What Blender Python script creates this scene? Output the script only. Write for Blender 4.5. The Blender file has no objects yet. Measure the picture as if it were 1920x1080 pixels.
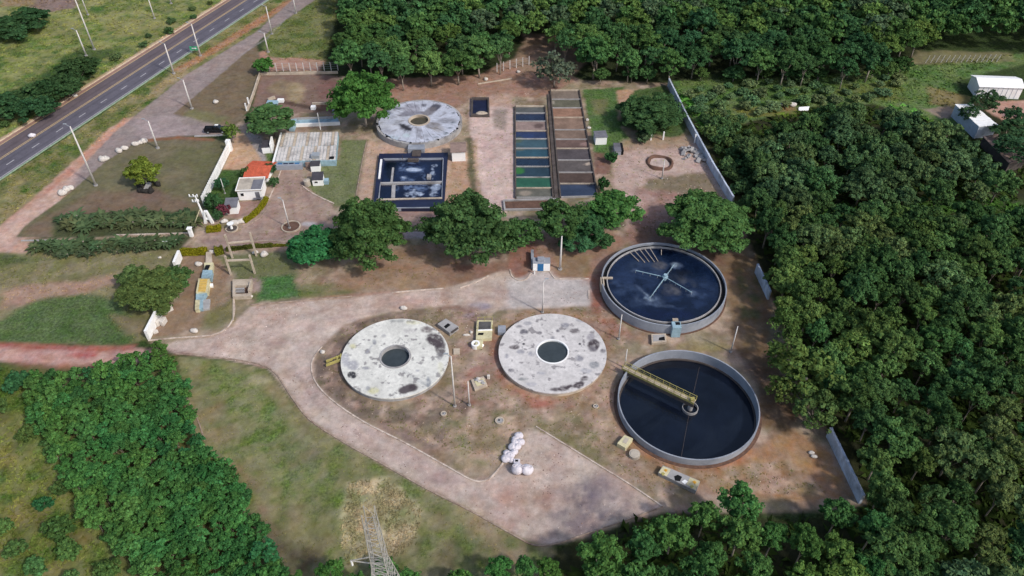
import bpy, math, random
import numpy as np
from mathutils import Vector, Matrix
random.seed(7)
rng = np.random.default_rng(7)
scn = bpy.context.scene
COL = scn.collection
PI = math.pi

# ------------------------------------------------------------------ camera, light, exposure
TH = math.radians(42.5); F = 1450.0; HC = 100.0
cam = bpy.data.cameras.new('camera'); camo = bpy.data.objects.new('camera', cam); COL.objects.link(camo)
camo.location = (0, 0, HC); camo.rotation_euler = (PI/2 - TH, 0, 0)
cam.sensor_width = 36; cam.lens = 36*F/1920; cam.clip_end = 9000; cam.clip_start = 1
scn.camera = camo
SUN_AZ = math.atan2(1.0, -0.75); SUN_EL = math.radians(44)
w = bpy.data.worlds.new('World'); scn.world = w; w.use_nodes = True
nt = w.node_tree; bg = nt.nodes['Background']
sky = nt.nodes.new('ShaderNodeTexSky'); sky.sky_type = 'NISHITA'; sky.sun_disc = False
sky.sun_elevation = SUN_EL; sky.sun_rotation = SUN_AZ; sky.air_density = 1.0; sky.dust_density = 2.5
nt.links.new(sky.outputs[0], bg.inputs[0]); bg.inputs[1].default_value = 0.15
sl = bpy.data.lights.new('sun', 'SUN'); sl.energy = 2.35; sl.angle = math.radians(4); sl.color = (1, .95, .89)
so = bpy.data.objects.new('sun', sl); COL.objects.link(so)
sd = Vector((math.sin(SUN_AZ)*math.cos(SUN_EL), math.cos(SUN_AZ)*math.cos(SUN_EL), math.sin(SUN_EL)))
so.rotation_euler = sd.to_track_quat('Z', 'Y').to_euler()
scn.view_settings.view_transform = 'Standard'; scn.view_settings.look = 'None'
scn.view_settings.exposure = 0.05; scn.view_settings.gamma = 1
scn.view_settings.use_curve_mapping = False

# ------------------------------------------------------------------ measuring helpers (survey: sight line -> place on the ground)
cT, sT = math.cos(TH), math.sin(TH)
def G(px, py, z=0.0):
    dx = (px-960)/F; u = (540-py)/F
    d = (dx, cT + u*sT, -sT + u*cT)
    t = (z-HC)/d[2]
    return Vector((d[0]*t, d[1]*t, z))
def topz(y, top_py):
    return HC - y*math.tan(TH + math.atan((top_py-540)/F))
def lin(c):
    return tuple((v/255/12.92 if v/255 <= .04045 else ((v/255+.055)/1.055)**2.4) for v in c[:3])

# ------------------------------------------------------------------ numpy noise
def _h(ix, iy, s):
    n = (ix*374761393 + iy*668265263 + s*1442695041) & 0xffffffff
    n = ((n ^ (n >> 13))*1274126177) & 0xffffffff
    return ((n ^ (n >> 16)) & 0xffff)/65535.0
def vnoise(x, y, s=0):
    ix = np.floor(x).astype(np.int64); iy = np.floor(y).astype(np.int64)
    fx = x-ix; fy = y-iy; fx = fx*fx*(3-2*fx); fy = fy*fy*(3-2*fy)
    a = _h(ix, iy, s); b = _h(ix+1, iy, s); c = _h(ix, iy+1, s); d = _h(ix+1, iy+1, s)
    return (a*(1-fx)+b*fx)*(1-fy)+(c*(1-fx)+d*fx)*fy
def fbm(x, y, s=0, o=4):
    r = 0; a = .5; t = 0
    for i in range(o):
        r = r + a*vnoise(x*2**i, y*2**i, s+i*17); t += a; a *= .55
    return r/t - .5

# ------------------------------------------------------------------ materials
def newmat(name):
    m = bpy.data.materials.new(name); m.use_nodes = True
    return m, m.node_tree, m.node_tree.nodes['Principled BSDF']
def nd(t, ty, **k):
    n = t.nodes.new(ty)
    for a, v in k.items():
        if a.startswith('i_'):
            n.inputs[int(a[2:]) if a[2:].isdigit() else a[2:]].default_value = v
        else: setattr(n, a, v)
    return n
def noise_ramp(t, scale, lo, hi, detail=5, p0=.35, p1=.65):
    tc = nd(t, 'ShaderNodeTexCoord')
    n = nd(t, 'ShaderNodeTexNoise'); n.inputs['Scale'].default_value = scale; n.inputs['Detail'].default_value = detail
    n.inputs['Roughness'].default_value = .65
    t.links.new(tc.outputs['Object'], n.inputs['Vector'])
    mr = nd(t, 'ShaderNodeMapRange'); mr.inputs[1].default_value = p0; mr.inputs[2].default_value = p1
    mr.inputs[3].default_value = lo; mr.inputs[4].default_value = hi
    t.links.new(n.outputs[0], mr.inputs[0])
    return mr.outputs[0], n.outputs[0]
def mulcol(t, col_out, fac_out):
    v = nd(t, 'ShaderNodeVectorMath', operation='SCALE')
    t.links.new(col_out, v.inputs[0]); t.links.new(fac_out, v.inputs['Scale'])
    return v.outputs[0]
def addbump(t, b, h, s, d=.05):
    bp = nd(t, 'ShaderNodeBump'); bp.inputs['Strength'].default_value = s; bp.inputs['Distance'].default_value = d
    t.links.new(h, bp.inputs['Height']); t.links.new(bp.outputs[0], b.inputs['Normal'])
def mat(name, rgb, rough=.85, amt=.2, scale=1.5, metal=0, stain=None, spec=.3, bump=.3):
    m, t, b = newmat(name)
    rg = nd(t, 'ShaderNodeRGB'); rg.outputs[0].default_value = (*lin(rgb), 1)
    f, raw = noise_ramp(t, scale, 1-amt, 1+amt)
    out = mulcol(t, rg.outputs[0], f)
    if stain:
        f2, _ = noise_ramp(t, scale*.45, 0, stain[1], 8, .48, .68)
        mx = nd(t, 'ShaderNodeMix', data_type='RGBA')
        mx.inputs[7].default_value = (*lin(stain[0]), 1)
        t.links.new(f2, mx.inputs[0]); t.links.new(out, mx.inputs[6]); out = mx.outputs[2]
    t.links.new(out, b.inputs['Base Color'])
    b.inputs['Roughness'].default_value = rough; b.inputs['Metallic'].default_value = metal
    b.inputs['Specular IOR Level'].default_value = spec
    if bump: addbump(t, b, raw, bump)
    return m
def vmat(name, fine=6.0, amt=.16, rough=.9, bump=.5, speck=0.0, spec=.2):
    """colour comes from the surface's own painted albedo, broken up by noise"""
    m, t, b = newmat(name)
    at = nd(t, 'ShaderNodeAttribute', attribute_name='Col')
    f, raw = noise_ramp(t, fine, 1-amt, 1+amt, 6)
    f2, raw2 = noise_ramp(t, fine*.17, 1-amt*.8, 1+amt*.8, 5)
    out = mulcol(t, mulcol(t, at.outputs['Color'], f), f2)
    if speck:
        f3, _ = noise_ramp(t, fine*2.2, 0, speck, 3, .60, .70)
        mx = nd(t, 'ShaderNodeMix', data_type='RGBA'); mx.inputs[7].default_value = (*lin((60, 52, 50)), 1)
        t.links.new(f3, mx.inputs[0]); t.links.new(out, mx.inputs[6]); out = mx.outputs[2]
    t.links.new(out, b.inputs['Base Color']); b.inputs['Roughness'].default_value = rough
    b.inputs['Specular IOR Level'].default_value = spec
    addbump(t, b, raw, bump, .08)
    return m
def ground_mat():
    m, t, b = newmat('ground_cover')
    at = nd(t, 'ShaderNodeAttribute', attribute_name='Col')
    sp = nd(t, 'ShaderNodeSeparateColor'); t.links.new(at.outputs['Color'], sp.inputs[0])
    df = nd(t, 'ShaderNodeMath', operation='SUBTRACT'); t.links.new(sp.outputs[1], df.inputs[0]); t.links.new(sp.outputs[0], df.inputs[1])
    av = nd(t, 'ShaderNodeMath', operation='DIVIDE'); t.links.new(df.outputs[0], av.inputs[0]); t.links.new(sp.outputs[1], av.inputs[1])
    veg = nd(t, 'ShaderNodeMapRange'); veg.inputs[1].default_value = -.05; veg.inputs[2].default_value = .25
    t.links.new(av.outputs[0], veg.inputs[0])
    gr, _ = noise_ramp(t, 9.0, .84, 1.18, 4)
    f, raw = noise_ramp(t, 1.9, .58, 1.42, 8)      # lush clumps
    g, raw2 = noise_ramp(t, 1.3, .87, 1.13, 9)     # bare soil
    g2, raw3 = noise_ramp(t, .35, .86, 1.14, 6)
    mx = nd(t, 'ShaderNodeMix', data_type='FLOAT')
    t.links.new(veg.outputs[0], mx.inputs[0]); t.links.new(g, mx.inputs[2]); t.links.new(f, mx.inputs[3])
    out = mulcol(t, mulcol(t, at.outputs['Color'], mx.outputs[0]), g2)
    out = mulcol(t, out, gr)
    # little hue drift
    hs = nd(t, 'ShaderNodeHueSaturation')
    h1, _ = noise_ramp(t, .22, .490, .512, 4); s1, _ = noise_ramp(t, .5, .76, 1.02, 4)
    sv = nd(t, 'ShaderNodeMapRange'); sv.inputs[3].default_value = 1.0; sv.inputs[4].default_value = 1.10
    t.links.new(veg.outputs[0], sv.inputs[0]); sm2 = nd(t, 'ShaderNodeMath', operation='MULTIPLY'); t.links.new(s1, sm2.inputs[0]); t.links.new(sv.outputs[0], sm2.inputs[1])
    t.links.new(h1, hs.inputs['Hue']); t.links.new(sm2.outputs[0], hs.inputs['Saturation']); t.links.new(out, hs.inputs['Color'])
    t.links.new(hs.outputs[0], b.inputs['Base Color']); b.inputs['Roughness'].default_value = .95
    b.inputs['Specular IOR Level'].default_value = .1
    bp = nd(t, 'ShaderNodeBump'); bp.inputs['Distance'].default_value = .25
    sm = nd(t, 'ShaderNodeMapRange'); sm.inputs[3].default_value = .12; sm.inputs[4].default_value = .9
    t.links.new(veg.outputs[0], sm.inputs[0]); t.links.new(sm.outputs[0], bp.inputs['Strength'])
    t.links.new(raw, bp.inputs['Height']); t.links.new(bp.outputs[0], b.inputs['Normal'])
    return m
def leaf_mat(name='foliage'):
    m = bpy.data.materials.new(name); m.use_nodes = True; t = m.node_tree; t.nodes.clear()
    at = nd(t, 'ShaderNodeAttribute', attribute_name='Col')
    oi = nd(t, 'ShaderNodeObjectInfo')
    mx = nd(t, 'ShaderNodeMix', data_type='RGBA', blend_type='MULTIPLY'); mx.inputs[0].default_value = 1
    t.links.new(oi.outputs['Color'], mx.inputs[6]); t.links.new(at.outputs['Color'], mx.inputs[7])
    hs = nd(t, 'ShaderNodeHueSaturation')
    mr = nd(t, 'ShaderNodeMapRange'); mr.inputs[3].default_value = .486; mr.inputs[4].default_value = .508
    t.links.new(oi.outputs['Random'], mr.inputs[0]); t.links.new(mr.outputs[0], hs.inputs['Hue']); t.links.new(mx.outputs[2], hs.inputs['Color'])
    d = nd(t, 'ShaderNodeBsdfDiffuse'); tr = nd(t, 'ShaderNodeBsdfTranslucent'); ms = nd(t, 'ShaderNodeMixShader')
    ms.inputs[0].default_value = .22
    t.links.new(hs.outputs[0], d.inputs[0]); t.links.new(hs.outputs[0], tr.inputs[0])
    t.links.new(d.outputs[0], ms.inputs[1]); t.links.new(tr.outputs[0], ms.inputs[2])
    o = nd(t, 'ShaderNodeOutputMaterial'); t.links.new(ms.outputs[0], o.inputs[0])
    return m
def water_mat(name, rgb, rough=.12, amt=.5, scale=.25, froth=None, wave=.15, spec=.5, rgb2=None):
    m, t, b = newmat(name)
    a = nd(t, 'ShaderNodeRGB'); a.outputs[0].default_value = (*lin(rgb), 1)
    f, raw = noise_ramp(t, scale, 1-amt, 1+amt, 6)
    out = mulcol(t, a.outputs[0], f)
    if rgb2:
        tc = nd(t, 'ShaderNodeTexCoord'); n = nd(t, 'ShaderNodeTexNoise'); n.inputs['Scale'].default_value = scale*.8
        n.inputs['Detail'].default_value = 7; n.inputs['Distortion'].default_value = 1.6
        t.links.new(tc.outputs['Object'], n.inputs['Vector'])
        mr = nd(t, 'ShaderNodeMapRange'); mr.inputs[1].default_value = .47; mr.inputs[2].default_value = .72; mr.inputs[4].default_value = .9
        t.links.new(n.outputs[0], mr.inputs[0])
        mx = nd(t, 'ShaderNodeMix', data_type='RGBA'); mx.inputs[7].default_value = (*lin(rgb2), 1)
        t.links.new(mr.outputs[0], mx.inputs[0]); t.links.new(out, mx.inputs[6]); out = mx.outputs[2]
    t.links.new(out, b.inputs['Base Color']); b.inputs['Roughness'].default_value = rough
    b.inputs['Specular IOR Level'].default_value = spec
    w1, rw = noise_ramp(t, 1.7, 0, 1, 3); addbump(t, b, rw, wave, .1)
    return m

M = {}
def mk_mats():
    M['ground'] = ground_mat(); M['leaf'] = leaf_mat()
    M['w_paint'] = vmat('open_water', 1.2, .22, .14, .12, spec=.5)
    M['asphalt'] = vmat('asphalt', 2.5, .10, .85, .2)
    M['paint_line'] = mat('road_paint', (172, 170, 172), .7, .25, 3)
    M['paint_yellow'] = mat('road_paint_yellow', (185, 160, 120), .7, .25, 3)
    M['kerb'] = mat('whitewashed_kerb', (200, 185, 172), .85, .3, 1.2, stain=((130, 105, 90), .8))
    M['kerb_dull'] = mat('dusty_kerb', (160, 142, 128), .85, .3, 1.2, stain=((120, 95, 80), .8))
    M['white'] = mat('white_paint', (244, 244, 242), .8, .04, .8, stain=((200, 195, 185), .3))
    M['whitewall'] = mat('weathered_white_wall', (190, 200, 215), .85, .12, .5, stain=((110, 115, 120), .8))
    M['cream'] = mat('cream_roof', (185, 175, 160), .9, .12, .9, stain=((120, 112, 105), .7))
    M['greyroof'] = mat('fibre_cement_roof', (115, 115, 122), .9, .15, .8, stain=((70, 70, 75), .7))
    M['darkroof'] = mat('dark_roof', (70, 68, 74), .9, .15, .8)
    M['brownroof'] = mat('brown_flat_roof', (150, 128, 118), .9, .15, .8, stain=((90, 78, 72), .7))
    M['tile'] = mat('red_clay_tile', (196, 100, 74), .85, .18, 1.4, stain=((150, 70, 50), .6))
    M['conc'] = mat('concrete', (165, 163, 162), .9, .14, .7, stain=((105, 100, 98), .7))
    M['conc_blue'] = mat('bluish_concrete', (150, 155, 164), .85, .12, .4, stain=((95, 105, 120), .7))
    M['conc_dark'] = mat('damp_concrete', (88, 80, 76), .9, .2, .7, stain=((55, 50, 48), .8))
    M['conc_warm'] = mat('warm_concrete', (190, 176, 158), .9, .14, .8, stain=((130, 115, 100), .7))
    M['slab'] = vmat('stained_slab', 1.8, .09, .85, .25, speck=.35)
    M['liner'] = mat('black_pond_liner', (30, 36, 62), .45, .25, .6, spec=.5)
    M['dark'] = mat('dark_opening', (14, 15, 18), .7, .1, 2)
    M['glass'] = mat('window_glass', (28, 32, 38), .15, .1, 2, spec=.6, bump=0)
    M['yellow'] = mat('faded_yellow_paint', (172, 162, 96), .8, .15, 2, stain=((130, 125, 90), .6))
    M['yellowpale'] = mat('pale_yellow_render', (208, 200, 162), .85, .12, 1.2, stain=((140, 130, 105), .6))
    M['orange'] = mat('orange_hatch', (205, 150, 50), .7, .1, 2)
    M['steel'] = mat('galvanised_steel', (170, 175, 178), .5, .1, 3, metal=.3)
    M['pole'] = mat('concrete_pole', (205, 200, 196), .85, .08, 1.5)
    M['bark'] = mat('bark', (150, 140, 128), .95, .3, 4)
    M['barkdark'] = mat('dark_bark', (72, 60, 50), .95, .3, 4)
    M['blue'] = mat('blue_paint', (45, 105, 155), .6, .1, 2)
    M['tealpaint'] = mat('pale_blue_render', (150, 178, 190), .85, .12, 1, stain=((100, 115, 120), .7))
    M['carblack'] = mat('black_car_paint', (18, 19, 24), .25, .05, 3, spec=.6, bump=0)
    M['rubber'] = mat('tyre_rubber', (20, 20, 20), .9, .1, 3)
    M['green_sign'] = mat('green_road_sign', (60, 165, 120), .5, .05, 2)
    M['sack'] = mat('white_woven_sack', (215, 210, 215), .85, .12, 2.5, stain=((165, 150, 150), .6), bump=.8)
    M['rock'] = mat('whitewashed_stone', (206, 200, 192), .9, .12, 2, stain=((165, 150, 140), .6))
    M['rockdark'] = mat('dark_stone', (48, 46, 44), .95, .3, 2)
    M['soil'] = mat('brown_soil', (105, 80, 68), .95, .25, 1.5, stain=((75, 58, 50), .7))
    M['red'] = mat('red_leaves', (115, 45, 52), .9, .3, 3)
    M['foam'] = mat('white_froth', (178, 188, 205), .7, .25, 1.6)
    M['wood'] = mat('grey_plank', (206, 201, 196), .9, .16, 1.0, stain=((125, 118, 112), .7))
    M['w_navy'] = water_mat('navy_water', (12, 18, 30), .10, .6, .12, rgb2=(26,33,44))
    M['w_swirl'] = water_mat('swirled_blue_water', (18, 34, 70), .12, .5, .14, rgb2=(72, 92, 124))
    M['w_pond'] = water_mat('pond_water', (16, 28, 58), .15, .5, .4, rgb2=(52, 72, 110))
    M['w_hole'] = water_mat('dull_green_water', (62, 70, 74), .4, .15, .8, spec=.2)
    M['w_holebrown'] = water_mat('brown_water', (78, 74, 62), .5, .25, .8, spec=.2)
mk_mats()

# ------------------------------------------------------------------ mesh builder and object helpers
class B:
    def __init__(s): s.v = []; s.f = []
    def add(s, vs, fs):
        o = len(s.v); s.v += [tuple(v) for v in vs]; s.f += [tuple(i+o for i in f) for f in fs]; return s
    def box(s, x0, x1, y0, y1, z0, z1):
        return s.add([(x0,y0,z0),(x1,y0,z0),(x1,y1,z0),(x0,y1,z0),(x0,y0,z1),(x1,y0,z1),(x1,y1,z1),(x0,y1,z1)],
                     [(3,2,1,0),(4,5,6,7),(0,1,5,4),(1,2,6,5),(2,3,7,6),(3,0,4,7)])
    def prism(s, poly, z0, z1):
        n = len(poly)
        z0 = z0 if hasattr(z0, '__len__') else [z0]*n; z1 = z1 if hasattr(z1, '__len__') else [z1]*n
        vs = [(p[0],p[1],z0[i]) for i, p in enumerate(poly)] + [(p[0],p[1],z1[i]) for i, p in enumerate(poly)]
        a = sum(poly[i][0]*poly[(i+1) % n][1]-poly[(i+1) % n][0]*poly[i][1] for i in range(n))
        fs = [tuple(range(n-1,-1,-1)), tuple(range(n,2*n))] + [(i,(i+1) % n,(i+1) % n+n,i+n) for i in range(n)]
        if a < 0: fs = [tuple(reversed(f)) for f in fs]
        return s.add(vs, fs)
    def bar(s, p, q, wd, z0, z1):
        p = Vector(p[:2]); q = Vector(q[:2]); d = (q-p).normalized(); n = Vector((-d.y, d.x))*wd/2
        return s.prism([p-n, q-n, q+n, p+n], z0, z1)
    def tube(s, p, q, r0, r1=None, n=8):
        r1 = r0 if r1 is None else r1; p = Vector(p); q = Vector(q); d = (q-p).normalized()
        a = d.orthogonal().normalized(); b = d.cross(a)
        vs = [p+(a*math.cos(k*2*PI/n)+b*math.sin(k*2*PI/n))*r0 for k in range(n)] + [q+(a*math.cos(k*2*PI/n)+b*math.sin(k*2*PI/n))*r1 for k in range(n)]
        return s.add(vs, [tuple(range(n-1,-1,-1)), tuple(range(n,2*n))]+[(k,(k+1) % n,(k+1) % n+n,k+n) for k in range(n)])
    def cyl(s, c, r, z0, z1, n=24, r1=None):
        return s.tube((c[0],c[1],z0), (c[0],c[1],z1), r, r1, n)
    def ring(s, c, ro, ri, z0, z1, n=96, a0=0, a1=2*PI):
        full = abs(a1-a0-2*PI) < 1e-6; m = n if full else n+1; vs = []
        for k in range(m):
            a = a0+(a1-a0)*k/n; ca, sa = math.cos(a), math.sin(a)
            vs += [(c[0]+ro*ca,c[1]+ro*sa,z0),(c[0]+ro*ca,c[1]+ro*sa,z1),(c[0]+ri*ca,c[1]+ri*sa,z1),(c[0]+ri*ca,c[1]+ri*sa,z0)]
        fs = []
        for k in range(n):
            i = 4*k; j = 4*((k+1) % m)
            fs += [(i,j,j+1,i+1),(i+1,j+1,j+2,i+2),(i+2,j+2,j+3,i+3),(i+3,j+3,j,i)]
        if not full: fs += [(0,1,2,3),(4*n+3,4*n+2,4*n+1,4*n)]
        return s.add(vs, fs)
    def blob(s, c, rx, ry, rz, seed=0, amp=.18, nu=10, nv=7, flat=False):
        r = random.Random(seed); vs = []; fs = []
        ph = [r.uniform(0, 6) for _ in range(6)]
        for i in range(nv+1):
            th = PI*i/nv
            for k in range(nu):
                a = 2*PI*k/nu
                q = 1+amp*(math.sin(2*a+ph[0]+th)+.6*math.sin(3*a+ph[1]-2*th)+.5*math.sin(4*th+ph[2]))/1.6
                z = math.cos(th)*rz*q
                if flat: z = max(z, -rz*.35)
                vs.append((c[0]+rx*q*math.sin(th)*math.cos(a), c[1]+ry*q*math.sin(th)*math.sin(a), c[2]+z))
        for i in range(nv):
            for k in range(nu):
                fs.append((i*nu+k,(i+1)*nu+k,(i+1)*nu+(k+1) % nu,i*nu+(k+1) % nu))
        return s.add(vs, fs)

def tag(o, label=None, cat=None, group=None, kind=None):
    if label: o['label'] = label
    if cat: o['category'] = cat
    if group: o['group'] = group
    if kind: o['kind'] = kind
    return o
def thing(name, label, cat, loc=(0,0,0), rotz=0, group=None):
    o = bpy.data.objects.new(name, None); COL.objects.link(o); o.empty_display_size = .2
    o.location = loc; o.rotation_euler = (0,0,rotz)
    return tag(o, label, cat, group)
def mesh_from(name, vs, fs, material, smooth=False, cols=None):
    me = bpy.data.meshes.new(name); me.from_pydata([tuple(v) for v in vs], [], fs); me.update()
    if material: me.materials.append(material)
    if smooth: me.polygons.foreach_set('use_smooth', [True]*len(me.polygons))
    if cols is not None: set_cols(me, cols)
    return me
def set_cols(me, cols):
    ca = me.color_attributes.new('Col', 'FLOAT_COLOR', 'POINT')
    c = np.ones((len(me.vertices), 4), np.float32); c[:, :3] = cols; ca.data.foreach_set('color', c.ravel())
def mk(name, b, material, parent=None, world=True, smooth=False, cols=None, bevel=0):
    """world-coordinate builder -> one mesh object; child of a thing, or top-level with its origin at its base"""
    vs = np.array(b.v, float)
    if parent is not None:
        if world:
            rz = parent.rotation_euler[2]; p = parent; off = np.array(parent.location)
            while p.parent: p = p.parent; off = off+np.array(p.location)
            vs = vs-off
            if rz:
                c, s_ = math.cos(-rz), math.sin(-rz)
                vs = np.stack([vs[:,0]*c-vs[:,1]*s_, vs[:,0]*s_+vs[:,1]*c, vs[:,2]], 1)
        loc = (0,0,0)
    else:
        loc = ((vs[:,0].min()+vs[:,0].max())/2, (vs[:,1].min()+vs[:,1].max())/2, vs[:,2].min()); vs = vs-np.array(loc)
    o = bpy.data.objects.new(name, mesh_from(name, vs, b.f, material, smooth, cols)); COL.objects.link(o)
    o.location = loc
    if parent is not None: o.parent = parent
    if bevel:
        md = o.modifiers.new('bevel', 'BEVEL'); md.width = bevel; md.segments = 2; md.limit_method = 'ANGLE'
    return o
def part_local(name, b, material, parent, **k): return mk(name, b, material, parent, world=False, **k)
def copy_tree(o, parent=None):
    c = o.copy(); COL.objects.link(c); c.parent = parent
    for ch in o.children: copy_tree(ch, c)
    return c

# ------------------------------------------------------------------ painter of albedo zones
def seg_sdf(P, poly):
    n = len(poly); d2 = np.full(len(P), 1e18); ins = np.zeros(len(P), bool)
    for i in range(n):
        a = poly[i]; b = poly[(i+1) % n]; ab = b-a
        t = np.clip(((P-a)@ab)/max(ab@ab, 1e-9), 0, 1)
        q = P-a-t[:,None]*ab; d2 = np.minimum(d2, (q*q).sum(1))
        c = ((a[1] > P[:,1]) != (b[1] > P[:,1]))
        with np.errstate(divide='ignore', invalid='ignore'):
            xx = (b[0]-a[0])*(P[:,1]-a[1])/(b[1]-a[1])+a[0]
        ins ^= c & (P[:,0] < xx)
    return np.where(ins, -1, 1)*np.sqrt(d2)
class Painter:
    def __init__(s, P, base):
        s.P = P; s.C = np.tile(np.array(lin(base)), (len(P), 1)); s.z = 0; s.k = 0
    def wpoly(s, poly, soft, amp):
        poly = np.array(poly, float); m = soft+amp+1
        lo = poly.min(0)-m; hi = poly.max(0)+m
        idx = np.nonzero((s.P[:,0] > lo[0]) & (s.P[:,0] < hi[0]) & (s.P[:,1] > lo[1]) & (s.P[:,1] < hi[1]))[0]
        if not len(idx): return idx, None
        Q = s.P[idx]; d = seg_sdf(Q, poly); s.k += 3
        if amp: d = d+amp*2*fbm(Q[:,0]/(.4+amp*2), Q[:,1]/(.4+amp*2), s.k, 5)
        return idx, np.clip(.5-d/max(soft, .01), 0, 1)
    def poly(s, pts, col, soft=1.0, amp=.5, a=1.0, patchy=0, ps=4.0):
        poly = [tuple(G(x, y, s.z)[:2]) for x, y in pts]
        idx, wt = s.wpoly(poly, soft, amp)
        if wt is None: return
        wt = wt*wt*(3-2*wt)*a
        if patchy:
            Q = s.P[idx]; n = fbm(Q[:,0]/ps, Q[:,1]/ps, s.k+5, 5)
            wt = wt*np.clip((.9 if patchy < .5 else .5)+n*patchy*4, 0, 1)
        s.C[idx] = s.C[idx]*(1-wt[:,None])+np.array(lin(col))*wt[:,None]
    def ell(s, x, y, rx, ry, col, soft=.8, amp=.4, a=1.0, patchy=0, ps=2.0, rot=0):
        pts = []
        for k in range(20):
            t = 2*PI*k/20; u, v = rx*math.cos(t), ry*math.sin(t)
            pts.append((x+u*math.cos(rot)-v*math.sin(rot), y+u*math.sin(rot)+v*math.cos(rot)))
        s.poly(pts, col, soft, amp, a, patchy, ps)
    def line(s, pts, wd, col, soft=.4, amp=.2, a=1.0, patchy=0):
        W = [np.array(G(x, y, s.z)[:2]) for x, y in pts]
        for p, q in zip(W[:-1], W[1:]):
            d = q-p; L = np.linalg.norm(d); d = d/L; n = np.array((-d[1], d[0]))*wd/2; e = d*wd*.2
            idx, wt = s.wpoly([p-n-e, q-n+e, q+n+e, p+n-e], soft, amp)
            if wt is None: continue
            wt = wt*a
            if patchy:
                Q = s.P[idx]; wt = wt*np.clip(.5+fbm(Q[:,0]/2, Q[:,1]/2, s.k)*patchy*4, 0, 1)
            s.C[idx] = s.C[idx]*(1-wt[:,None])+np.array(lin(col))*wt[:,None]

exec_order = None
#SECTION ground
# ------------------------------------------------------------------ ground sheet
def axis(a, b, st, far, grow=1.35):
    m = list(np.arange(a, b, st)); l = []; r = []; x = a; d = st
    while x > -far: d *= grow; x -= d; l.append(x)
    x = m[-1]; d = st
    while x < far: d *= grow; x += d; r.append(x)
    return np.array(l[::-1]+m+r)
xs = axis(-165, 165, .45, 4000)
ys = axis(34, 245, .45, 4000)
nx, ny = len(xs), len(ys)
XX, YY = np.meshgrid(xs, ys); P2 = np.stack([XX.ravel(), YY.ravel()], 1)
pt = Painter(P2, (52, 66, 36))
# wide country outside the view
n0 = fbm(P2[:,0]/30, P2[:,1]/30, 3, 5)
pt.C *= (1+.5*n0)[:,None]
# NW fields above the highway
pt.poly([(-300,-400),(700,-400),(640,-60),(425,0),(0,265),(-300,440)], (96,114,60), 3, 2)
pt.poly([(-300,-400),(700,-400),(425,0),(0,265),(-300,440)], (80,112,50), 3, 2, .9, 1.0, 9)
pt.poly([(-300,-400),(700,-400),(425,0),(0,265),(-300,440)], (128,124,82), 3, 2, .8, .8, 6)
pt.poly([(-300,-400),(700,-400),(425,0),(0,262),(-300,440)], (60,86,40), 3, 2, .6, 1.2, 4)
pt.poly([(-300,-400),(700,-400),(425,0),(0,262),(-300,440)], (146,142,84), 3, 2, .5, 1.2, 2.5)
pt.poly([(60,-20),(150,-20),(140,14),(90,22),(60,15)], (125,105,96), 2, 1.5)
pt.poly([(0,-10),(70,-10),(60,10),(0,14)], (135,115,85), 2, 1.5)
pt.poly([(180,30),(330,40),(300,66),(190,70)], (135,130,80), 3, 2, .8, .8, 4)
pt.poly([(0,230),(180,120),(230,90),(150,90),(60,150),(0,180)], (45,70,38), 3, 2, .8)
pt.line([(-60,302),(0,264),(362,37),(425,-1),(560,-85)], 1.6, (178,150,120), .6, .2)
# verge between highway and service road
verge = [(0,340),(125,258),(325,121),(480,17),(560,-36),(620,-80),(700,-80),(548,0),(480,60),(350,140),(250,220),(190,262),(100,340),(0,425),(-120,500),(-120,420)]
pt.poly(verge, (98,104,58), .6, .3)
pt.poly(verge, (66,92,44), .6, .3, .9, .9, 4)
pt.poly(verge, (150,132,92), .6, .3, .7, .7, 3)
pt.line([(335,132),(405,92),(470,50),(545,2)], 3.0, (158,112,84), 1.2, .7, .9)
pt.poly([(290,160),(350,120),(350,140),(300,178),(270,190)], (150,128,98), 2, 1, .8)
# fields either side of gate / yard
pt.poly([(590,0),(660,-20),(660,140),(505,130),(490,120),(500,60)], (118,118,76), 2, 1)
pt.poly([(590,0),(660,-20),(660,140),(505,130),(490,120),(500,60)], (80,98,52), 2, 1, .8, .9, 4)
pt.poly([(600,-80),(800,-80),(680,60),(630,40)], (110,112,70), 3, 2)
pt.poly([(495,108),(560,108),(640,116),(640,134),(500,134)], (160,122,104), 1.5, .8, .95)
pt.poly([(455,105),(500,95),(505,125),(460,135)], (162,115,96), 1.5, .8, .9)
dirttri = [(318,214),(388,156),(430,118),(480,82),(492,120),(485,145),(465,210),(440,236),(400,236),(345,234)]
pt.poly(dirttri, (112,96,74), .8, .3)
pt.poly([(330,225),(360,205),(430,220),(400,238),(345,236)], (112,110,72), 2, 1, .8)
pt.poly([(488,138),(636,136),(640,215),(600,215),(540,215),(470,215)], (122,98,86), .8, .3)
pt.ell(555,175,18,20, (150,130,98), 2, 1, .9); pt.ell(530,165,26,14, (128,112,82), 2, 1, .7)
pt.ell(615,165,22,20, (118,84,78), 2, 1, .8); pt.line([(505,188),(545,194),(600,206)], 1.6, (82,64,54), .8, .3, .9)
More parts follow.
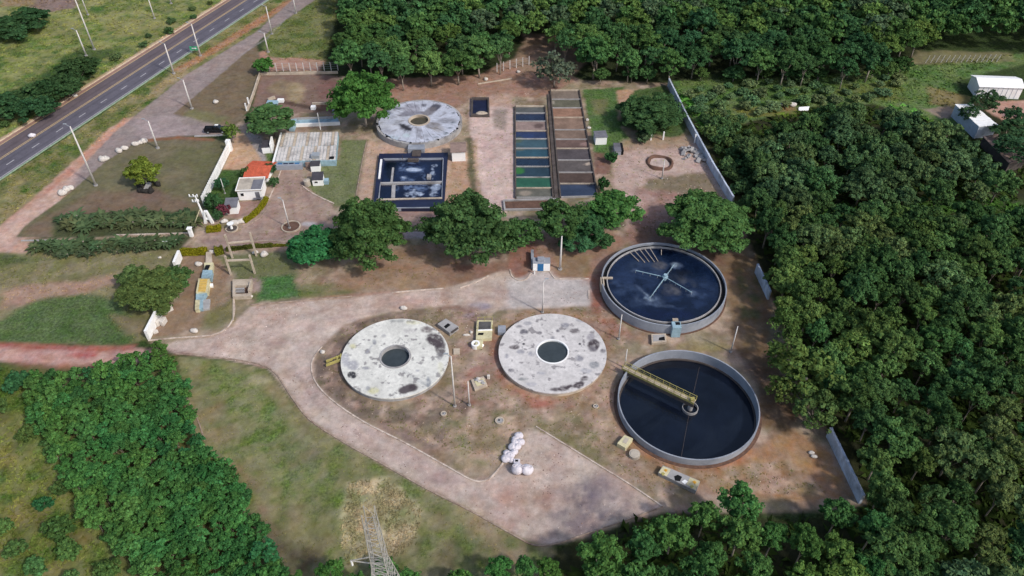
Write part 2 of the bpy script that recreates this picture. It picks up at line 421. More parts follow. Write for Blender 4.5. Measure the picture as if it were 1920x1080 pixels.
# service road: asphalt then dirt lane
svc = [(560,-36),(548,0),(480,60),(350,140),(250,220),(215,248),(180,285),(140,325),(100,362),(60,395),(20,428),(-60,480),(-60,540),(20,470),(50,432),(110,378),(150,345),(200,302),(262,263),(330,254),(420,252),(420,237),(345,234),(325,213),(390,160),(480,82),(505,58),(590,0),(615,-36)]
pt.poly([(250,218),(205,240),(100,338),(0,424),(-140,510),(-140,560),(60,470),(180,300),(240,250)], (178,138,118), 1, .5)
pt.poly([(120,325),(190,262),(215,250),(130,330),(40,405)], (168,118,96), 1, .5, .8)
pt.poly(svc, (136,122,118), .6, .3)
pt.poly(svc, (150,130,120), .6, .3, .6, .8, 5)
pt.poly([(120,372),(60,420),(20,470),(-100,560),(-140,520),(-60,470),(0,425),(60,385),(150,318)], (182,148,132), 2.5, .6)
pt.poly([(250,225),(330,215),(420,238),(420,250),(260,262)], (148,132,130), 2, .6, .8)
pt.line([(236,222),(180,275),(110,336)], 1.2, (176,126,104), .8, .3, .8)
pt.line([(440,110),(500,72),(560,10)], .5, (150,142,142), .6, .1, .6)
# mown field
field = [(262,264),(330,256),(425,263),(428,290),(400,360),(378,398),(300,402),(150,405),(110,410),(100,445),(30,445),(45,425),(110,378),(150,345),(200,302)]
pt.poly(field, (108,100,76), .5, .2)
pt.poly(field, (96,96,62), .5, .2, .8, .7, 7)
pt.poly([(60,420),(180,360),(300,360),(380,385),(300,402),(110,410),(90,445),(35,445)], (116,94,78), 3, 1, .8)
pt.line([(270,264),(330,258),(400,262)], 1.3, (132,86,62), .8, .3, .8)
pt.line([(120,400),(230,345),(330,330)], .6, (126,112,88), 1, .3, .5)
pt.ell(275,365,32,14, (110,88,80), 2, 1, .7)
# palms strip
pt.poly([(100,405),(378,395),(372,450),(350,465),(60,470),(50,448),(100,445)], (72,78,52), 1.2, .5)
pt.line([(40,452),(360,440)], .9, (150,130,105), .5, .2, .8)
# scrub field left below palms
scr = [(-100,478),(60,474),(340,468),(335,500),(345,520),(300,590),(278,636),(230,648),(0,640),(-100,640)]
pt.poly(scr, (128,118,88), 1, .5)
pt.poly(scr, (104,104,62), 1, .5, .8, 1, 2.5)
pt.poly([(-100,470),(30,478),(90,486),(0,500),(-100,505)], (68,84,46), 2, 1, .8)
pt.poly([(0,545),(60,530),(150,530),(205,515),(225,530),(160,552),(60,572),(0,578)], (156,124,106), 2, 1, .9)
pt.poly([(-100,640),(-100,600),(0,600),(70,560),(150,552),(215,560),(260,610),(240,648),(100,646)], (84,102,64), 2, 1, .95)
pt.poly([(-100,640),(0,600),(150,552),(215,560),(260,610),(240,648)], (72,94,54), 2, 1, .8, .9, 3)
pt.poly([(210,590),(270,600),(272,630),(240,625)], (132,112,88), 2, 1, .7)
# red road left
pt.poly([(-100,640),(0,645),(120,652),(240,652),(300,655),(260,680),(150,690),(20,680),(-100,668)], (176,134,122), 1.2, .5)
pt.line([(-60,645),(60,650),(180,655),(250,652)], 1.3, (150,86,72), .8, .4, .95)
pt.ell(155,666,26,7, (160,84,78), 1.2, .5, .9); pt.line([(20,684),(120,690),(210,688)], 1.4, (146,96,82), 1, .4, .8)
# bottom-left rough field and thicket floor
pt.poly([(-200,672),(20,684),(150,692),(250,684),(330,664),(360,820),(440,900),(520,1100),(-200,1200)], (92,92,52), 2, 1)
pt.poly([(-200,672),(20,684),(60,760),(150,930),(240,1100),(-200,1200)], (120,108,62), 2, 1, .9, .8, 4)
pt.poly([(-200,672),(20,684),(60,760),(150,930),(240,1100),(-200,1200)], (66,92,38), 2, 1, .9, .9, 5)
pt.poly([(300,1080),(360,1050),(430,1070),(440,1120),(280,1120)], (150,138,80), 2, 1, .8)
pt.line([(30,770),(100,880),(180,1000),(240,1090)], 1.0, (112,116,66), .8, .3, .8)
# site soil
site = [(440,236),(470,210),(640,212),(640,135),(1000,110),(1090,150),(1250,155),(1310,270),(1375,380),(1425,500),(1500,690),(1560,830),(1625,945),(1500,960),(1240,960),(1100,1005),(1000,1020),(900,970),(640,830),(580,790),(505,690),(280,640),(335,520),(345,460),(365,440),(372,400),(400,370),(430,280)]
pt.poly(site, (136,110,94), 1, .3)
pt.poly(site, (150,126,112), 1, .3, .8, .8, 8)
pt.poly(site, (118,98,74), 1, .3, .7, .7, 5)
pt.poly(site, (176,152,134), 1, .3, .7, 1.0, 2.2)
pt.poly(site, (104,108,72), 1, .3, .45, 1.0, 3.2)
pt.poly([(720,150),(1000,110),(1080,150),(1030,180),(880,185),(860,200),(720,200)], (146,112,94), 2, 1)
pt.poly([(1020,60),(1100,70),(1080,110),(1000,120),(960,115)], (140,112,92), 3, 1.5, .8)
pt.poly([(880,185),(962,195),(966,380),(945,400),(915,400),(895,330),(880,240)], (188,162,152), 1, .5)
pt.poly([(895,180),(960,175),(962,200),(890,200)], (165,135,118), 2, 1)
pt.poly([(900,250),(960,250),(960,300),(905,300)], (168,142,134), 1.5, .8, .8, .7, 1.5)
pt.poly([(922,205),(950,205),(948,245),(925,240)], (118,108,98), 1.5, .8, .7)
pt.poly([(690,262),(720,272),(860,272),(895,260),(900,400),(668,400),(672,375)], (172,142,120), 1.2, .5)
pt.poly([(845,305),(885,300),(895,400),(835,400)], (160,128,102), 1.2, .5)
pt.line([(880,260),(884,320),(890,380)], 1.5, (86,84,58), .8, .5, .9)
pt.poly([(640,262),(690,262),(672,340),(665,390),(620,385),(575,350),(600,300),(636,300)], (106,112,76), .8, .4)
pt.line([(688,268),(676,320),(667,375)], .35, (120,100,88), .3, .1, .8)
# court in front of the houses
court = [(525,318),(566,318),(576,350),(590,365),(622,382),(640,430),(560,462),(395,465),(365,445),(400,432),(450,424),(480,408),(503,376)]
pt.poly(court, (158,134,120), .5, .2)
pt.poly(court, (138,112,100), .5, .2, .7, .7, 3)
pt.poly([(380,450),(470,448),(640,440),(640,462),(395,466)], (148,126,116), .8, .3)
for a, b in [((452,440),(560,436)), ((380,452),(520,456)), ((540,350),(556,420)), ((560,330),(600,420))]:
    pt.line([a, b], .8, (132,104,94), .8, .3, .6)
pt.ell(578,420,14,4, (172,172,178), 1, .4, .7)
# gardens
pt.poly([(440,300),(470,318),(450,370),(420,400),(385,405),(380,385),(415,320)], (64,86,44), .8, .3)
pt.poly([(440,250),(475,245),(490,300),(475,318),(418,318),(434,280)], (176,140,110), .8, .3)
pt.poly([(455,245),(490,255),(500,300),(492,303),(470,268)], (150,142,140), .8, .3)
pt.poly([(497,285),(520,290),(510,320),(505,350),(497,345),(503,310)], (82,100,58), .8, .3)
pt.poly([(445,378),(498,376),(470,400),(440,410),(425,405)], (142,112,100), .6, .2)
pt.poly([(343,478),(405,480),(430,480),(430,515),(410,600),(330,628),(285,632),(340,545)], (132,108,86), 1, .4)
pt.poly([(385,585),(436,560),(436,598),(420,616),(380,620)], (108,106,66), 2, .8, .9)
pt.poly([(405,480),(545,470),(560,520),(480,560),(440,560),(440,520)], (104,106,72), 1.5, .7)
pt.poly([(490,520),(545,515),(560,540),(600,548),(560,558),(480,568)], (66,104,58), 1.5, .7, .95)
pt.poly([(560,535),(650,530),(700,540),(640,556),(560,560)], (104,106,64), 1.5, .7, .8)
pt.poly([(470,520),(492,525),(490,545),(470,550)], (142,122,116), 1.2, .5, .9)
# band under the tree row
pt.poly([(745,395),(830,395),(830,425),(750,430)], (152,124,114), .8, .3)
pt.poly([(755,424),(820,424),(815,434),(758,434)], (70,84,52), .6, .2)
pt.poly([(755,434),(815,434),(812,448),(758,448)], (150,138,140), .6, .2)
pt.poly([(700,470),(820,455),(900,520),(830,545),(700,545),(620,545)], (142,112,88), 2, 1, .8)
pt.poly([(820,500),(940,490),(1000,515),(900,528),(850,540)], (128,96,80), 2, 1, .9)
pt.poly([(1000,440),(1130,430),(1180,450),(1120,520),(1040,520)], (142,108,90), 2, 1, .9)
pt.poly([(1040,478),(1110,478),(1105,520),(1050,520)], (128,106,76), 1.5, .8, .8)
# right compound
pt.poly([(1092,168),(1170,163),(1165,240),(1192,275),(1130,300),(1118,300),(1098,200)], (80,104,58), 1, .5)
pt.poly([(1110,185),(1140,185),(1135,215),(1112,215)], (112,106,70), 2, 1, .8)
pt.poly([(1156,168),(1196,168),(1186,205),(1160,225)], (164,128,100), 1.2, .6)
pt.poly([(1190,170),(1250,160),(1290,240),(1270,260),(1210,250),(1160,235),(1165,215)], (70,88,50), 1.5, .8)
pt.poly([(1148,275),(1305,268),(1370,378),(1300,400),(1190,400),(1150,350)], (172,146,134), 1, .6)
pt.poly([(1170,262),(1290,255),(1300,275),(1150,285)], (150,124,100), 1.5, .8, .8)
pt.poly([(1215,335),(1325,322),(1355,372),(1250,366),(1200,352)], (112,100,76), 1.5, .9, .9)
pt.poly([(1110,285),(1145,290),(1145,325),(1115,328)], (120,84,74), 1, .6, .9)
pt.poly([(1195,350),(1260,360),(1340,380),(1270,430),(1200,470),(1170,440),(1180,380)], (138,106,94), 2, 1, .9)
pt.poly([(1180,360),(1230,370),(1200,400),(1175,430)], (170,142,130), 1.5, .8, .8)
pt.ell(1237,304,20,9, (176,158,148), .8, .4, .9)
# main drive
drive = [(300,652),(330,640),(400,632),(436,612),(452,592),(470,575),(560,566),(660,558),(735,548),(830,542),(880,528),(930,512),(958,505),(965,520),(985,525),(999,510),(1031,510),(1045,522),(1108,524),(1108,572),(1020,578),(945,580),(900,596),(860,572),(800,575),(700,590),(640,610),(603,650),(584,680),(590,715),(620,750),(680,790),(760,830),(840,875),(885,900),(908,902),(925,890),(945,868),(985,800),(1010,805),(1060,835),(1120,872),(1180,908),(1240,950),(1180,972),(1100,1000),(1050,1018),(1005,1022),(960,1000),(880,955),(800,915),(720,870),(640,825),(580,785),(545,740),(505,690),(420,672),(330,662)]
pt.poly(drive, (174,152,139), .9, .45)
pt.poly([(470,575),(640,562),(840,545),(860,570),(700,590),(600,620),(520,620),(440,610)], (178,146,132), 1.2, .8, .8, .8, 3)
pt.poly([(950,520),(1108,524),(1108,572),(950,578)], (184,174,170), 1.2, .5, .9)
pt.ell(1075,548,22,18, (150,146,146), 1.2, .6, .7); pt.ell(1065,535,10,8, (128,124,126), .8, .4, .6)
pt.poly([(540,640),(580,640),(590,720),(640,770),(620,790),(570,740)], (184,164,156), 1.5, .5, .7)
pt.poly([(700,820),(860,905),(860,925),(720,850)], (160,136,130), 1.2, .6, .7)
pt.poly([(900,905),(1000,900),(1060,940),(1000,985),(930,950)], (160,124,110), 1.5, 1, .7)
pt.poly([(1030,960),(1090,905),(1130,900),(1180,930),(1200,950),(1120,990),(1060,1005)], (128,118,122), 3.5, 2.0, .9, .8, 3.5)
pt.poly([(1070,905),(1100,915),(1140,960),(1110,975),(1080,945)], (108,100,110), 1.5, 1.2, .8, .9, 1.0)
pt.ell(1150,955,24,12, (116,106,110), 2, 1.2, .8, .9, 1.2)
pt.ell(1060,1000,45,10, (126,108,102), 1.2, .8, .8); pt.ell(970,1000,28,8, (128,100,92), 1.2, .6, .8)
pt.line([(890,935),(960,985)], 2.2, (142,100,88), 1.2, .5, .7)
for q in [(945,905),(956,905),(916,917),(1003,940),(1018,941),(1026,858)]: pt.ell(q[0],q[1],4.5,3.5,(120,92,88),.3,.15,.8)
pt.poly([(300,652),(480,680),(500,690),(420,670),(330,664)], (142,104,92), 1, .4, .8)
pt.line([(400,650),(520,670)], 1.2, (150,110,100), 1, .4, .6)
pt.line([(590,560),(760,545)], .8, (160,110,92), .8, .3, .5)
for q in [((450,640),(560,590),(700,574)), ((440,655),(540,640),(600,600),(720,582)), ((900,560),(1090,560)), ((900,545),(1090,548))]:
    pt.line(q, .7, (158,130,120), .8, .3, .85)
for q in [((575,700),(600,745),(700,815),(860,900),(960,960)), ((560,705),(590,752),(690,830),(840,915),(950,975))]:
    pt.line(q, .6, (154,130,124), .6, .2, .85)
pt.ell(600,620,50,14, (190,170,160), 2, 1, .6)
# pale washed patch, purple stain at the junction
pt.ell(900,574,22,7, (128,122,138), 1, .5, .9); pt.ell(880,588,12,8, (138,126,138), .8, .4, .8)
pt.ell(860,580,40,8, (132,98,86), 1, .6, .8)
pt.poly([(840,595),(905,590),(900,640),(850,620)], (158,124,118), 1.2, .6, .7)
pt.poly([(830,535),(850,560),(840,575),(825,560)], (140,98,80), 1, .5, .8)
# around the round slabs
pt.poly([(603,655),(640,615),(720,590),(800,578),(830,590),(700,600),(660,640),(650,700),(720,760),(800,760),(860,720),(880,780),(850,850),(760,825),(680,785),(620,745),(592,712),(590,680)], (124,104,92), 1, .4)
pt.poly([(640,625),(700,596),(780,590),(800,600),(700,610),(650,660),(640,700)], (96,84,80), 1, .5, .9)
pt.poly([(600,690),(640,700),(660,740),(720,765),(840,750),(800,790),(690,775),(620,735)], (104,88,80), 1.5, .6, .9)
pt.ell(608,665,10,14, (102,92,78), 1, .4, .8); pt.ell(600,718,8,8, (98,96,72), 1, .4, .8)
pt.poly([(850,640),(940,640),(930,700),(960,740),(900,760),(850,720)], (150,120,108), 1.5, .8, .9)
pt.poly([(940,590),(1040,580),(1130,590),(1150,660),(1130,720),(1180,740),(1150,790),(1000,760),(940,720),(925,640)], (156,118,98), 1.5, .8, .8)
pt.line([(935,690),(960,730),(1000,755),(1060,758)], 1.6, (158,104,84), 1, .4, .8)
pt.line([(935,605),(985,588),(1060,584),(1120,600)], 1.2, (150,118,82), 1, .4, .8)
pt.poly([(1108,520),(1135,500),(1130,560),(1165,620),(1140,640),(1108,580)], (146,92,74), 1.2, .7, .9)
pt.ell(1100,528,12,8, (148,84,66), 1, .5, .8)
pt.line([(880,695),(878,730),(888,755)], 1.0, (152,96,84), .8, .4, .8); pt.line([(884,695),(905,688),(925,690)], .9, (144,90,78), .8, .4, .8)
pt.poly([(960,440),(1010,450),(1010,505),(985,524),(962,520),(950,490)], (138,96,80), 1, .4, .95)
pt.poly([(830,790),(960,770),(1000,800),(960,870),(900,890),(840,850)], (142,124,98), 2, 1, .9)
for e in [(880,820,30,16),(850,790,22,8),(905,860,22,10),(945,780,24,12),(760,790,26,8)]:
    pt.ell(*e, (106,110,70), 1.5, .8, .8, .8, 1.5)
pt.poly([(1005,780),(1060,775),(1120,810),(1180,880),(1230,940),(1150,890),(1060,832),(1010,805)], (112,106,68), 1.5, .8, .9, .8, 2)
pt.poly([(1120,760),(1180,790),(1240,870),(1225,930),(1180,890),(1120,820)], (152,124,98), 1.5, .8, .8)
pt.poly([(1200,840),(1300,870),(1400,860),(1480,800),(1560,850),(1600,930),(1480,940),(1330,920),(1230,900)], (148,112,78), 1.5, .8)
pt.line([(1200,840),(1260,868),(1340,874),(1410,850)], 1.6, (160,106,72), 1, .6, .8)
pt.poly([(1370,640),(1440,640),(1500,760),(1480,820),(1430,800),(1425,730)], (96,74,54), 1.5, .8, .9)
pt.poly([(1330,470),(1420,480),(1450,600),(1440,650),(1370,640),(1365,560)], (120,94,68), 1.5, .8, .9)
pt.poly([(1380,500),(1420,520),(1430,600),(1390,600)], (84,88,54), 1.5, .8, .8, .8, 2)
pt.ell(1320,650,50,10, (128,116,74), 1.5, .8, .8)
pt.poly([(1200,420),(1330,440),(1360,500),(1300,470),(1180,465)], (120,92,80), 1.5, .8, .8)
# lawn triangle lower left with straw heap
lawn = [(335,668),(420,676),(502,694),(540,745),(580,790),(640,830),(720,875),(800,920),(880,960),(960,1004),(1040,1030),(1040,1100),(480,1100),(500,1040),(455,960),(430,890),(370,830),(345,750)]
pt.poly(lawn, (106,108,66), .6, .3)
pt.poly(lawn, (126,112,80), .6, .3, .9, .8, 7)
pt.poly([(380,690),(480,700),(560,800),(640,860),(640,960),(560,960),(460,820)], (90,108,56), 3, 1.5, .8, .9, 5)
pt.ell(465,715,38,12, (150,142,108), 2, 1, .8, .8, 2)
pt.poly([(350,740),(372,770),(400,860),(450,880),(440,900),(365,830)], (134,112,84), 1.5, .8, .8)
pt.poly([(450,880),(480,950),(510,1040),(540,1060),(520,1000),(480,900)], (128,104,82), 1.5, .8, .8)
pt.poly([(520,810),(600,830),(600,900),(540,880)], (122,112,92), 2, 1, .8)
pt.poly([(655,905),(730,895),(790,960),(780,1010),(740,1050),(650,1060),(640,1000),(645,950)], (186,170,132), 1.2, 1.2)
pt.poly([(655,905),(730,895),(790,960),(780,1010),(740,1050),(650,1060)], (136,118,92), 1.2, 1.2, .7, 1, .8)
pt.poly([(860,940),(940,985),(1000,1030),(960,1060),(880,1010)], (140,118,92), 2, 1, .8)
pt.poly([(520,1010),(600,1030),(580,1080),(500,1080)], (84,72,58), 2, 1, .8)
pt.poly([(760,1000),(900,1020),(960,1060),(940,1100),(700,1100)], (92,84,60), 2, 1, .8)
# woods floor and meadow on the right
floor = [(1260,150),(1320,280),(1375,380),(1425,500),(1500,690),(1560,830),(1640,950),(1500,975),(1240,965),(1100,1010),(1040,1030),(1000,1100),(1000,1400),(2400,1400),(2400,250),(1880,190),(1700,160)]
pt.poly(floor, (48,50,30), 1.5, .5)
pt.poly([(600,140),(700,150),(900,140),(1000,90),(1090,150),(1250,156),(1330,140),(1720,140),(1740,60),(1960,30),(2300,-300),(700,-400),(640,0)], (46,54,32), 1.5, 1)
pt.poly([(985,60),(1085,70),(1100,120),(1060,150),(960,125)], (140,114,94), 2, 1.5, .9)
mead = [(1262,152),(1400,148),(1560,140),(1700,125),(1920,100),(1920,120),(1800,150),(1790,200),(1840,260),(1760,230),(1640,195),(1500,200),(1330,250),(1300,225)]
pt.poly(mead, (98,114,68), 1.5, 1)
pt.poly(mead, (76,104,56), 1.5, 1, .9, .9, 4)
pt.poly([(1370,200),(1500,202),(1490,215),(1400,220)], (110,110,56), 1.5, .7, .9)
pt.poly([(1440,196),(1490,200),(1490,208),(1440,204)], (132,100,66), 1, .5, .8)
pt.poly([(1720,95),(1900,98),(1900,115),(1700,120)], (122,116,82), 2, 1, .8)
pt.poly([(1540,165),(1680,150),(1740,190),(1600,190)], (98,104,54), 2, 1, .8, .8, 3)
pt.poly([(1740,160),(1800,180),(1800,205),(1745,195)], (126,112,72), 2, 1, .9)
pt.poly([(1730,205),(1780,200),(1800,210),(1770,225)], (142,120,108), 1.5, .8, .9)
pt.poly([(1865,190),(2000,186),(2000,240),(1880,225),(1850,208)], (164,124,106), 1.2, .5)
pt.poly([(1880,210),(2000,214),(2000,222),(1880,218)], (132,108,112), 1, .4, .8)
pt.poly([(1395,385),(1930,375),(1930,400),(1440,410)], (64,78,46), 2, 1, .9)
pt.poly(drive, (146,124,110), .5, .15, .45, 1.0, 2.5)
pt.poly(drive, (192,176,164), .5, .15, .4, 1.0, 3.5)
comp = [(603,655),(640,615),(800,578),(930,590),(1130,575),(1180,620),(1160,700),(1200,850),(1330,880),(1480,860),(1560,930),(1330,920),(1230,930),(1120,850),(1000,790),(930,870),(850,850),(690,785),(600,720)]
pt.poly(comp, (182,154,134), 1, .4, .7, 1.1, 1.3)
pt.poly(comp, (116,88,74), 1, .4, .45, 1.1, 2.0)
pt.poly(comp, (112,108,74), 1, .4, .4, 1.2, 2.6)
pt.poly(lawn, (84,106,52), .6, .3, .6, 1.0, 3.0)
pt.poly(lawn, (140,130,98), .6, .3, .45, 1.1, 1.6)
pt.poly([(1020,965),(1060,930),(1095,905),(1130,900),(1180,930),(1205,950),(1120,990),(1060,1008)], (112,100,106), 3.0, 1.5, .75, .9, 2.0)
pt.poly([(1070,910),(1105,915),(1145,960),(1110,980),(1080,950)], (92,84,94), 1.5, 1.2, .8, .8, 1.0)
pt.poly([(603,655),(640,618),(720,592),(800,580),(800,596),(700,604),(650,655),(636,690),(650,735),(720,768),(820,765),(880,745),(880,770),(800,800),(690,788),(620,748),(592,712),(590,680)], (98,82,74), 1.2, .6, .7, .7, 1.5)
pt.line([(932,620),(926,660),(935,700),(965,735),(1010,757),(1070,757),(1120,735)], 1.5, (146,92,72), 1.2, .6, .8, .6)
pt.line([(1118,500),(1112,560),(1135,605),(1180,630),(1230,640)], 2.2, (142,92,74), 1.5, .8, .8, .5)
pt.line([(1150,700),(1150,770),(1190,840),(1260,878),(1350,882)], 1.8, (156,104,74), 1.5, .8, .7, .6)
pt.poly([(985,518),(1000,510),(1031,510),(1045,522),(1106,524),(1106,572),(960,574),(950,530)], (176,168,164), 1.5, .6, .8)
pt.poly([(-200,690),(30,700),(60,770),(150,935),(240,1100),(-200,1200)], (92,112,56), 3, 1, .6, .8, 3.0)
pt.poly([(-200,760),(50,780),(140,935),(160,1100),(-200,1200)], (134,126,74), 3, 1, .5, 1.0, 2.5)
C = 1.06*pt.C*(1+.34*fbm(P2[:,0]/1.3, P2[:,1]/1.3, 99, 4)+.20*fbm(P2[:,0]/7, P2[:,1]/7, 98, 3))[:,None]
ZZ = np.zeros(len(P2))
def in_poly(pts, P=P2): return seg_sdf(P, np.array([tuple(G(x,y)[:2]) for x, y in pts])) < 0
# split the one sheet into the parts of the setting, sharing their edges
ii, jj = np.meshgrid(np.arange(nx-1), np.arange(ny-1)); a_ = (jj*nx+ii).ravel()
quads = np.stack([a_, a_+1, a_+1+nx, a_+nx], 1)
fc = P2[quads].mean(1)
cls = np.zeros(len(quads), int)
zones = [('ground', None), ('dirt_drive', drive), ('service_road', svc), ('mown_field', field), ('lawn', lawn), ('courtyard', court), ('woodland_floor', floor), ('meadow', mead), ('red_dirt_road', [(-100,640),(0,645),(120,652),(240,652),(300,655),(260,680),(150,690),(20,680),(-100,668)])]
for k, (nme, pl) in enumerate(zones):
    if pl is None: continue
    cls[in_poly(pl, fc)] = k
def big_mesh(name, V, Q, cols, material, smooth=False):
    me = bpy.data.meshes.new(name); me.vertices.add(len(V)); me.vertices.foreach_set('co', np.asarray(V, np.float32).ravel())
    k = Q.shape[1]
    me.loops.add(Q.size); me.loops.foreach_set('vertex_index', Q.astype(np.int32).ravel())
    me.polygons.add(len(Q)); me.polygons.foreach_set('loop_start', np.arange(0, Q.size, k, dtype=np.int32))
    me.update(calc_edges=True); me.validate()
    if material: me.materials.append(material)
    me.polygons.foreach_set('use_smooth', np.full(len(me.polygons), smooth))
    if cols is not None: set_cols(me, cols)
    return me
_k = G(1290.5,752.5,1.45); hole = (fc[:,0]-_k.x)**2+(fc[:,1]-_k.y)**2 < 10.6**2
rr0 = np.hypot(P2[:,0]-_k.x, P2[:,1]-_k.y); ZZ[rr0 < 11.3] = -1.5
for k, (nme, pl) in enumerate(zones):
    q = quads[cls == k]
    if not len(q): continue
    u, inv = np.unique(q, return_inverse=True)
    V = np.stack([P2[u,0], P2[u,1], ZZ[u]], 1)
    o = bpy.data.objects.new(nme, big_mesh(nme, V, inv.reshape(-1, 4), C[u], M['ground'], True)); COL.objects.link(o)
    tag(o, kind='structure')
Cg = C.reshape(ny, nx, 3)
def ground_col(x, y):
    i = np.clip(np.searchsorted(xs, x), 0, nx-1); j = np.clip(np.searchsorted(ys, y), 0, ny-1)
    return Cg[j, i]

# highway sheet with its lanes' own albedo
def strip(name, A, Bl, nacross, colf, z, material, ext=(0, 0)):
    a0, a1 = Vector(G(*A[0])), Vector(G(*A[1])); b0, b1 = Vector(G(*Bl[0])), Vector(G(*Bl[1]))
    vs = []; cols = []; n = 420
    for i in range(n+1):
        t = -ext[0]+(1+ext[0]+ext[1])*i/n
        for j in range(nacross+1):
            s = j/nacross; p = a0.lerp(a1, t) if False else (a0+(a1-a0)*t)*(1-s)+(b0+(b1-b0)*t)*s
            vs.append((p.x, p.y, z)); cols.append(colf(s, t, p))
    fs = [(i*(nacross+1)+j, (i+1)*(nacross+1)+j, (i+1)*(nacross+1)+j+1, i*(nacross+1)+j+1) for i in range(n) for j in range(nacross)]
    b = B(); b.add(vs, fs)
    return mk(name, b, material, cols=np.array(cols))
hw_up = [(0,266),(425,0)]; hw_lo = [(0,337),(503,0)]
def hwcol(s, t, p):
    c = np.array(lin((97,94,103)))
    if s < .10: c = np.array(lin((150,120,108)))
    elif s < .45: c = np.array(lin((102,92,96)))
    if abs(s-.62) < .03 or abs(s-.84) < .03 or abs(s-.3) < .03: c = c*.86
    if s > .96: c = np.array(lin((130,126,128)))
    n = float(fbm(np.array([p.x/3.]), np.array([p.y/9.]), 5)[0])
    return c*(1+.35*n)
hw = strip('highway', hw_up, hw_lo, 50, hwcol, .03, M['asphalt'], (.8, 1.0)); tag(hw, kind='structure')
HU0, HU1, HL0, HL1 = [G(*p) for p in (hw_up[0], hw_up[1], hw_lo[0], hw_lo[1])]
def hp(s, t):
    return (HU0+(HU1-HU0)*t)*(1-s)+(HL0+(HL1-HL0)*t)*s
def stripe(name, s, wd, mat_, dashes=None):
    b = B()
    rngs = [(-.8, 2.0)] if not dashes else dashes
    for t0, t1 in rngs:
        b.bar(hp(s, t0), hp(s, t1), wd, .034, .038)
    return tag(mk(name, b, mat_), kind='structure')
stripe('road_marking', .10, .28, M['paint_yellow'])
stripe('road_marking', .455, .22, M['paint_yellow']); stripe('road_marking', .49, .22, M['paint_yellow'])
stripe('road_marking', .955, .2, M['paint_line'])
dl = []
t = -.5
while t < 1.9: dl.append((t, t+.022)); t += .074
stripe('road_marking', .735, .26, M['paint_line'], dl)
b = B(); b.bar(hp(1.012, -.8), hp(1.012, 2), .35, 0, .14); M['kerbgreen'] = mat('mossy_kerb', (142,162,138), .9, .2, 1)
tag(mk('kerb', b, M['kerbgreen']), kind='structure')
b = B(); b.bar(hp(-.012, -.8), hp(-.012, 2), .4, 0, .14); tag(mk('kerb', b, mat('tan_kerb', (205,185,158), .9, .2, 1)), kind='structure')

# kerbs
def smooth_line(pts, sub=4):
    W = [G(*p) for p in pts]; out = []
    for i in range(len(W)-1):
        p0 = W[max(i-1,0)]; p1 = W[i]; p2 = W[i+1]; p3 = W[min(i+2,len(W)-1)]
        for k in range(sub):
            t = k/sub
            out.append(.5*((2*p1)+(p2-p0)*t+(2*p0-5*p1+4*p2-p3)*t*t+(3*p1-p0-3*p2+p3)*t**3))
    out.append(W[-1]); return out
def kerb(pts, m='kerb', wd=.22, h=.14):
    L = smooth_line(pts); b = B()
    n = len(L); nor = []
    for i in range(n):
        d = (L[min(i+1,n-1)]-L[max(i-1,0)]).normalized(); nor.append(Vector((-d.y, d.x, 0))*wd/2)
    vs = []
    for p, q in zip(L, nor): vs += [(p.x-q.x,p.y-q.y,-.02),(p.x+q.x,p.y+q.y,-.02),(p.x+q.x,p.y+q.y,h),(p.x-q.x,p.y-q.y,h)]
    fs = [(3,2,1,0)]
    for i in range(n-1):
        for k in range(4): fs.append((4*i+k, 4*i+(k+1) % 4, 4*i+4+(k+1) % 4, 4*i+4+k))
    fs.append((4*n-4,4*n-3,4*n-2,4*n-1)); b.add(vs, fs)
    return tag(mk('kerb', b, M[m]), kind='structure')
kerb([(278,639),(330,634),(395,629),(424,616),(437,598),(440,575),(436,545)], 'kerb')
kerb([(330,664),(420,672),(504,690),(545,742),(580,787),(640,827),(680,850)], 'kerb_dull')
kerb([(680,850),(720,872),(800,917),(880,957),(960,1002),(1004,1023),(1050,1018)], 'kerb_dull')
kerb([(1050,1018),(1100,1001),(1180,973),(1242,950)], 'kerb_dull', .16)
kerb([(604,650),(590,668),(584,688),(592,717),(622,750),(680,790),(760,831),(840,876),(884,900),(908,902),(926,890),(945,866)], 'kerb')
kerb([(1005,800),(1060,834),(1120,871),(1180,908),(1242,950)], 'kerb')
kerb([(470,572),(530,567),(600,561),(660,556)], 'kerb_dull'); kerb([(735,549),(780,545),(832,541)], 'kerb')
kerb([(862,540),(890,530),(916,517)], 'kerb')
kerb([(956,506),(960,518),(972,526),(986,524),(996,512)], 'kerb'); kerb([(1031,510),(1038,520),(1048,523),(1104,523)], 'kerb')
kerb([(1104,545),(1104,560)], 'kerb')
kerb([(527,320),(515,350),(503,376)], 'kerb'); kerb([(566,348),(588,364),(626,382)], 'kerb', .3)
kerb([(503,376),(495,400),(470,420),(448,430)], 'kerb_dull')
kerb([(425,458),(500,452),(550,456)], 'kerb_dull', .3)
kerb([(365,256),(395,255),(432,253)], 'conc', .5, .2)
kerb([(345,738),(362,768),(372,790),(384,826)], 'kerb_dull', .18)
kerb([(688,262),(676,320),(666,378)], 'kerb_dull', .15)
kerb([(215,442),(290,440),(360,438)], 'kerb', .3, .25); kerb([(40,452),(110,451)], 'conc', .3, .2)
kerb([(752,431),(820,431)], 'kerb', .25)

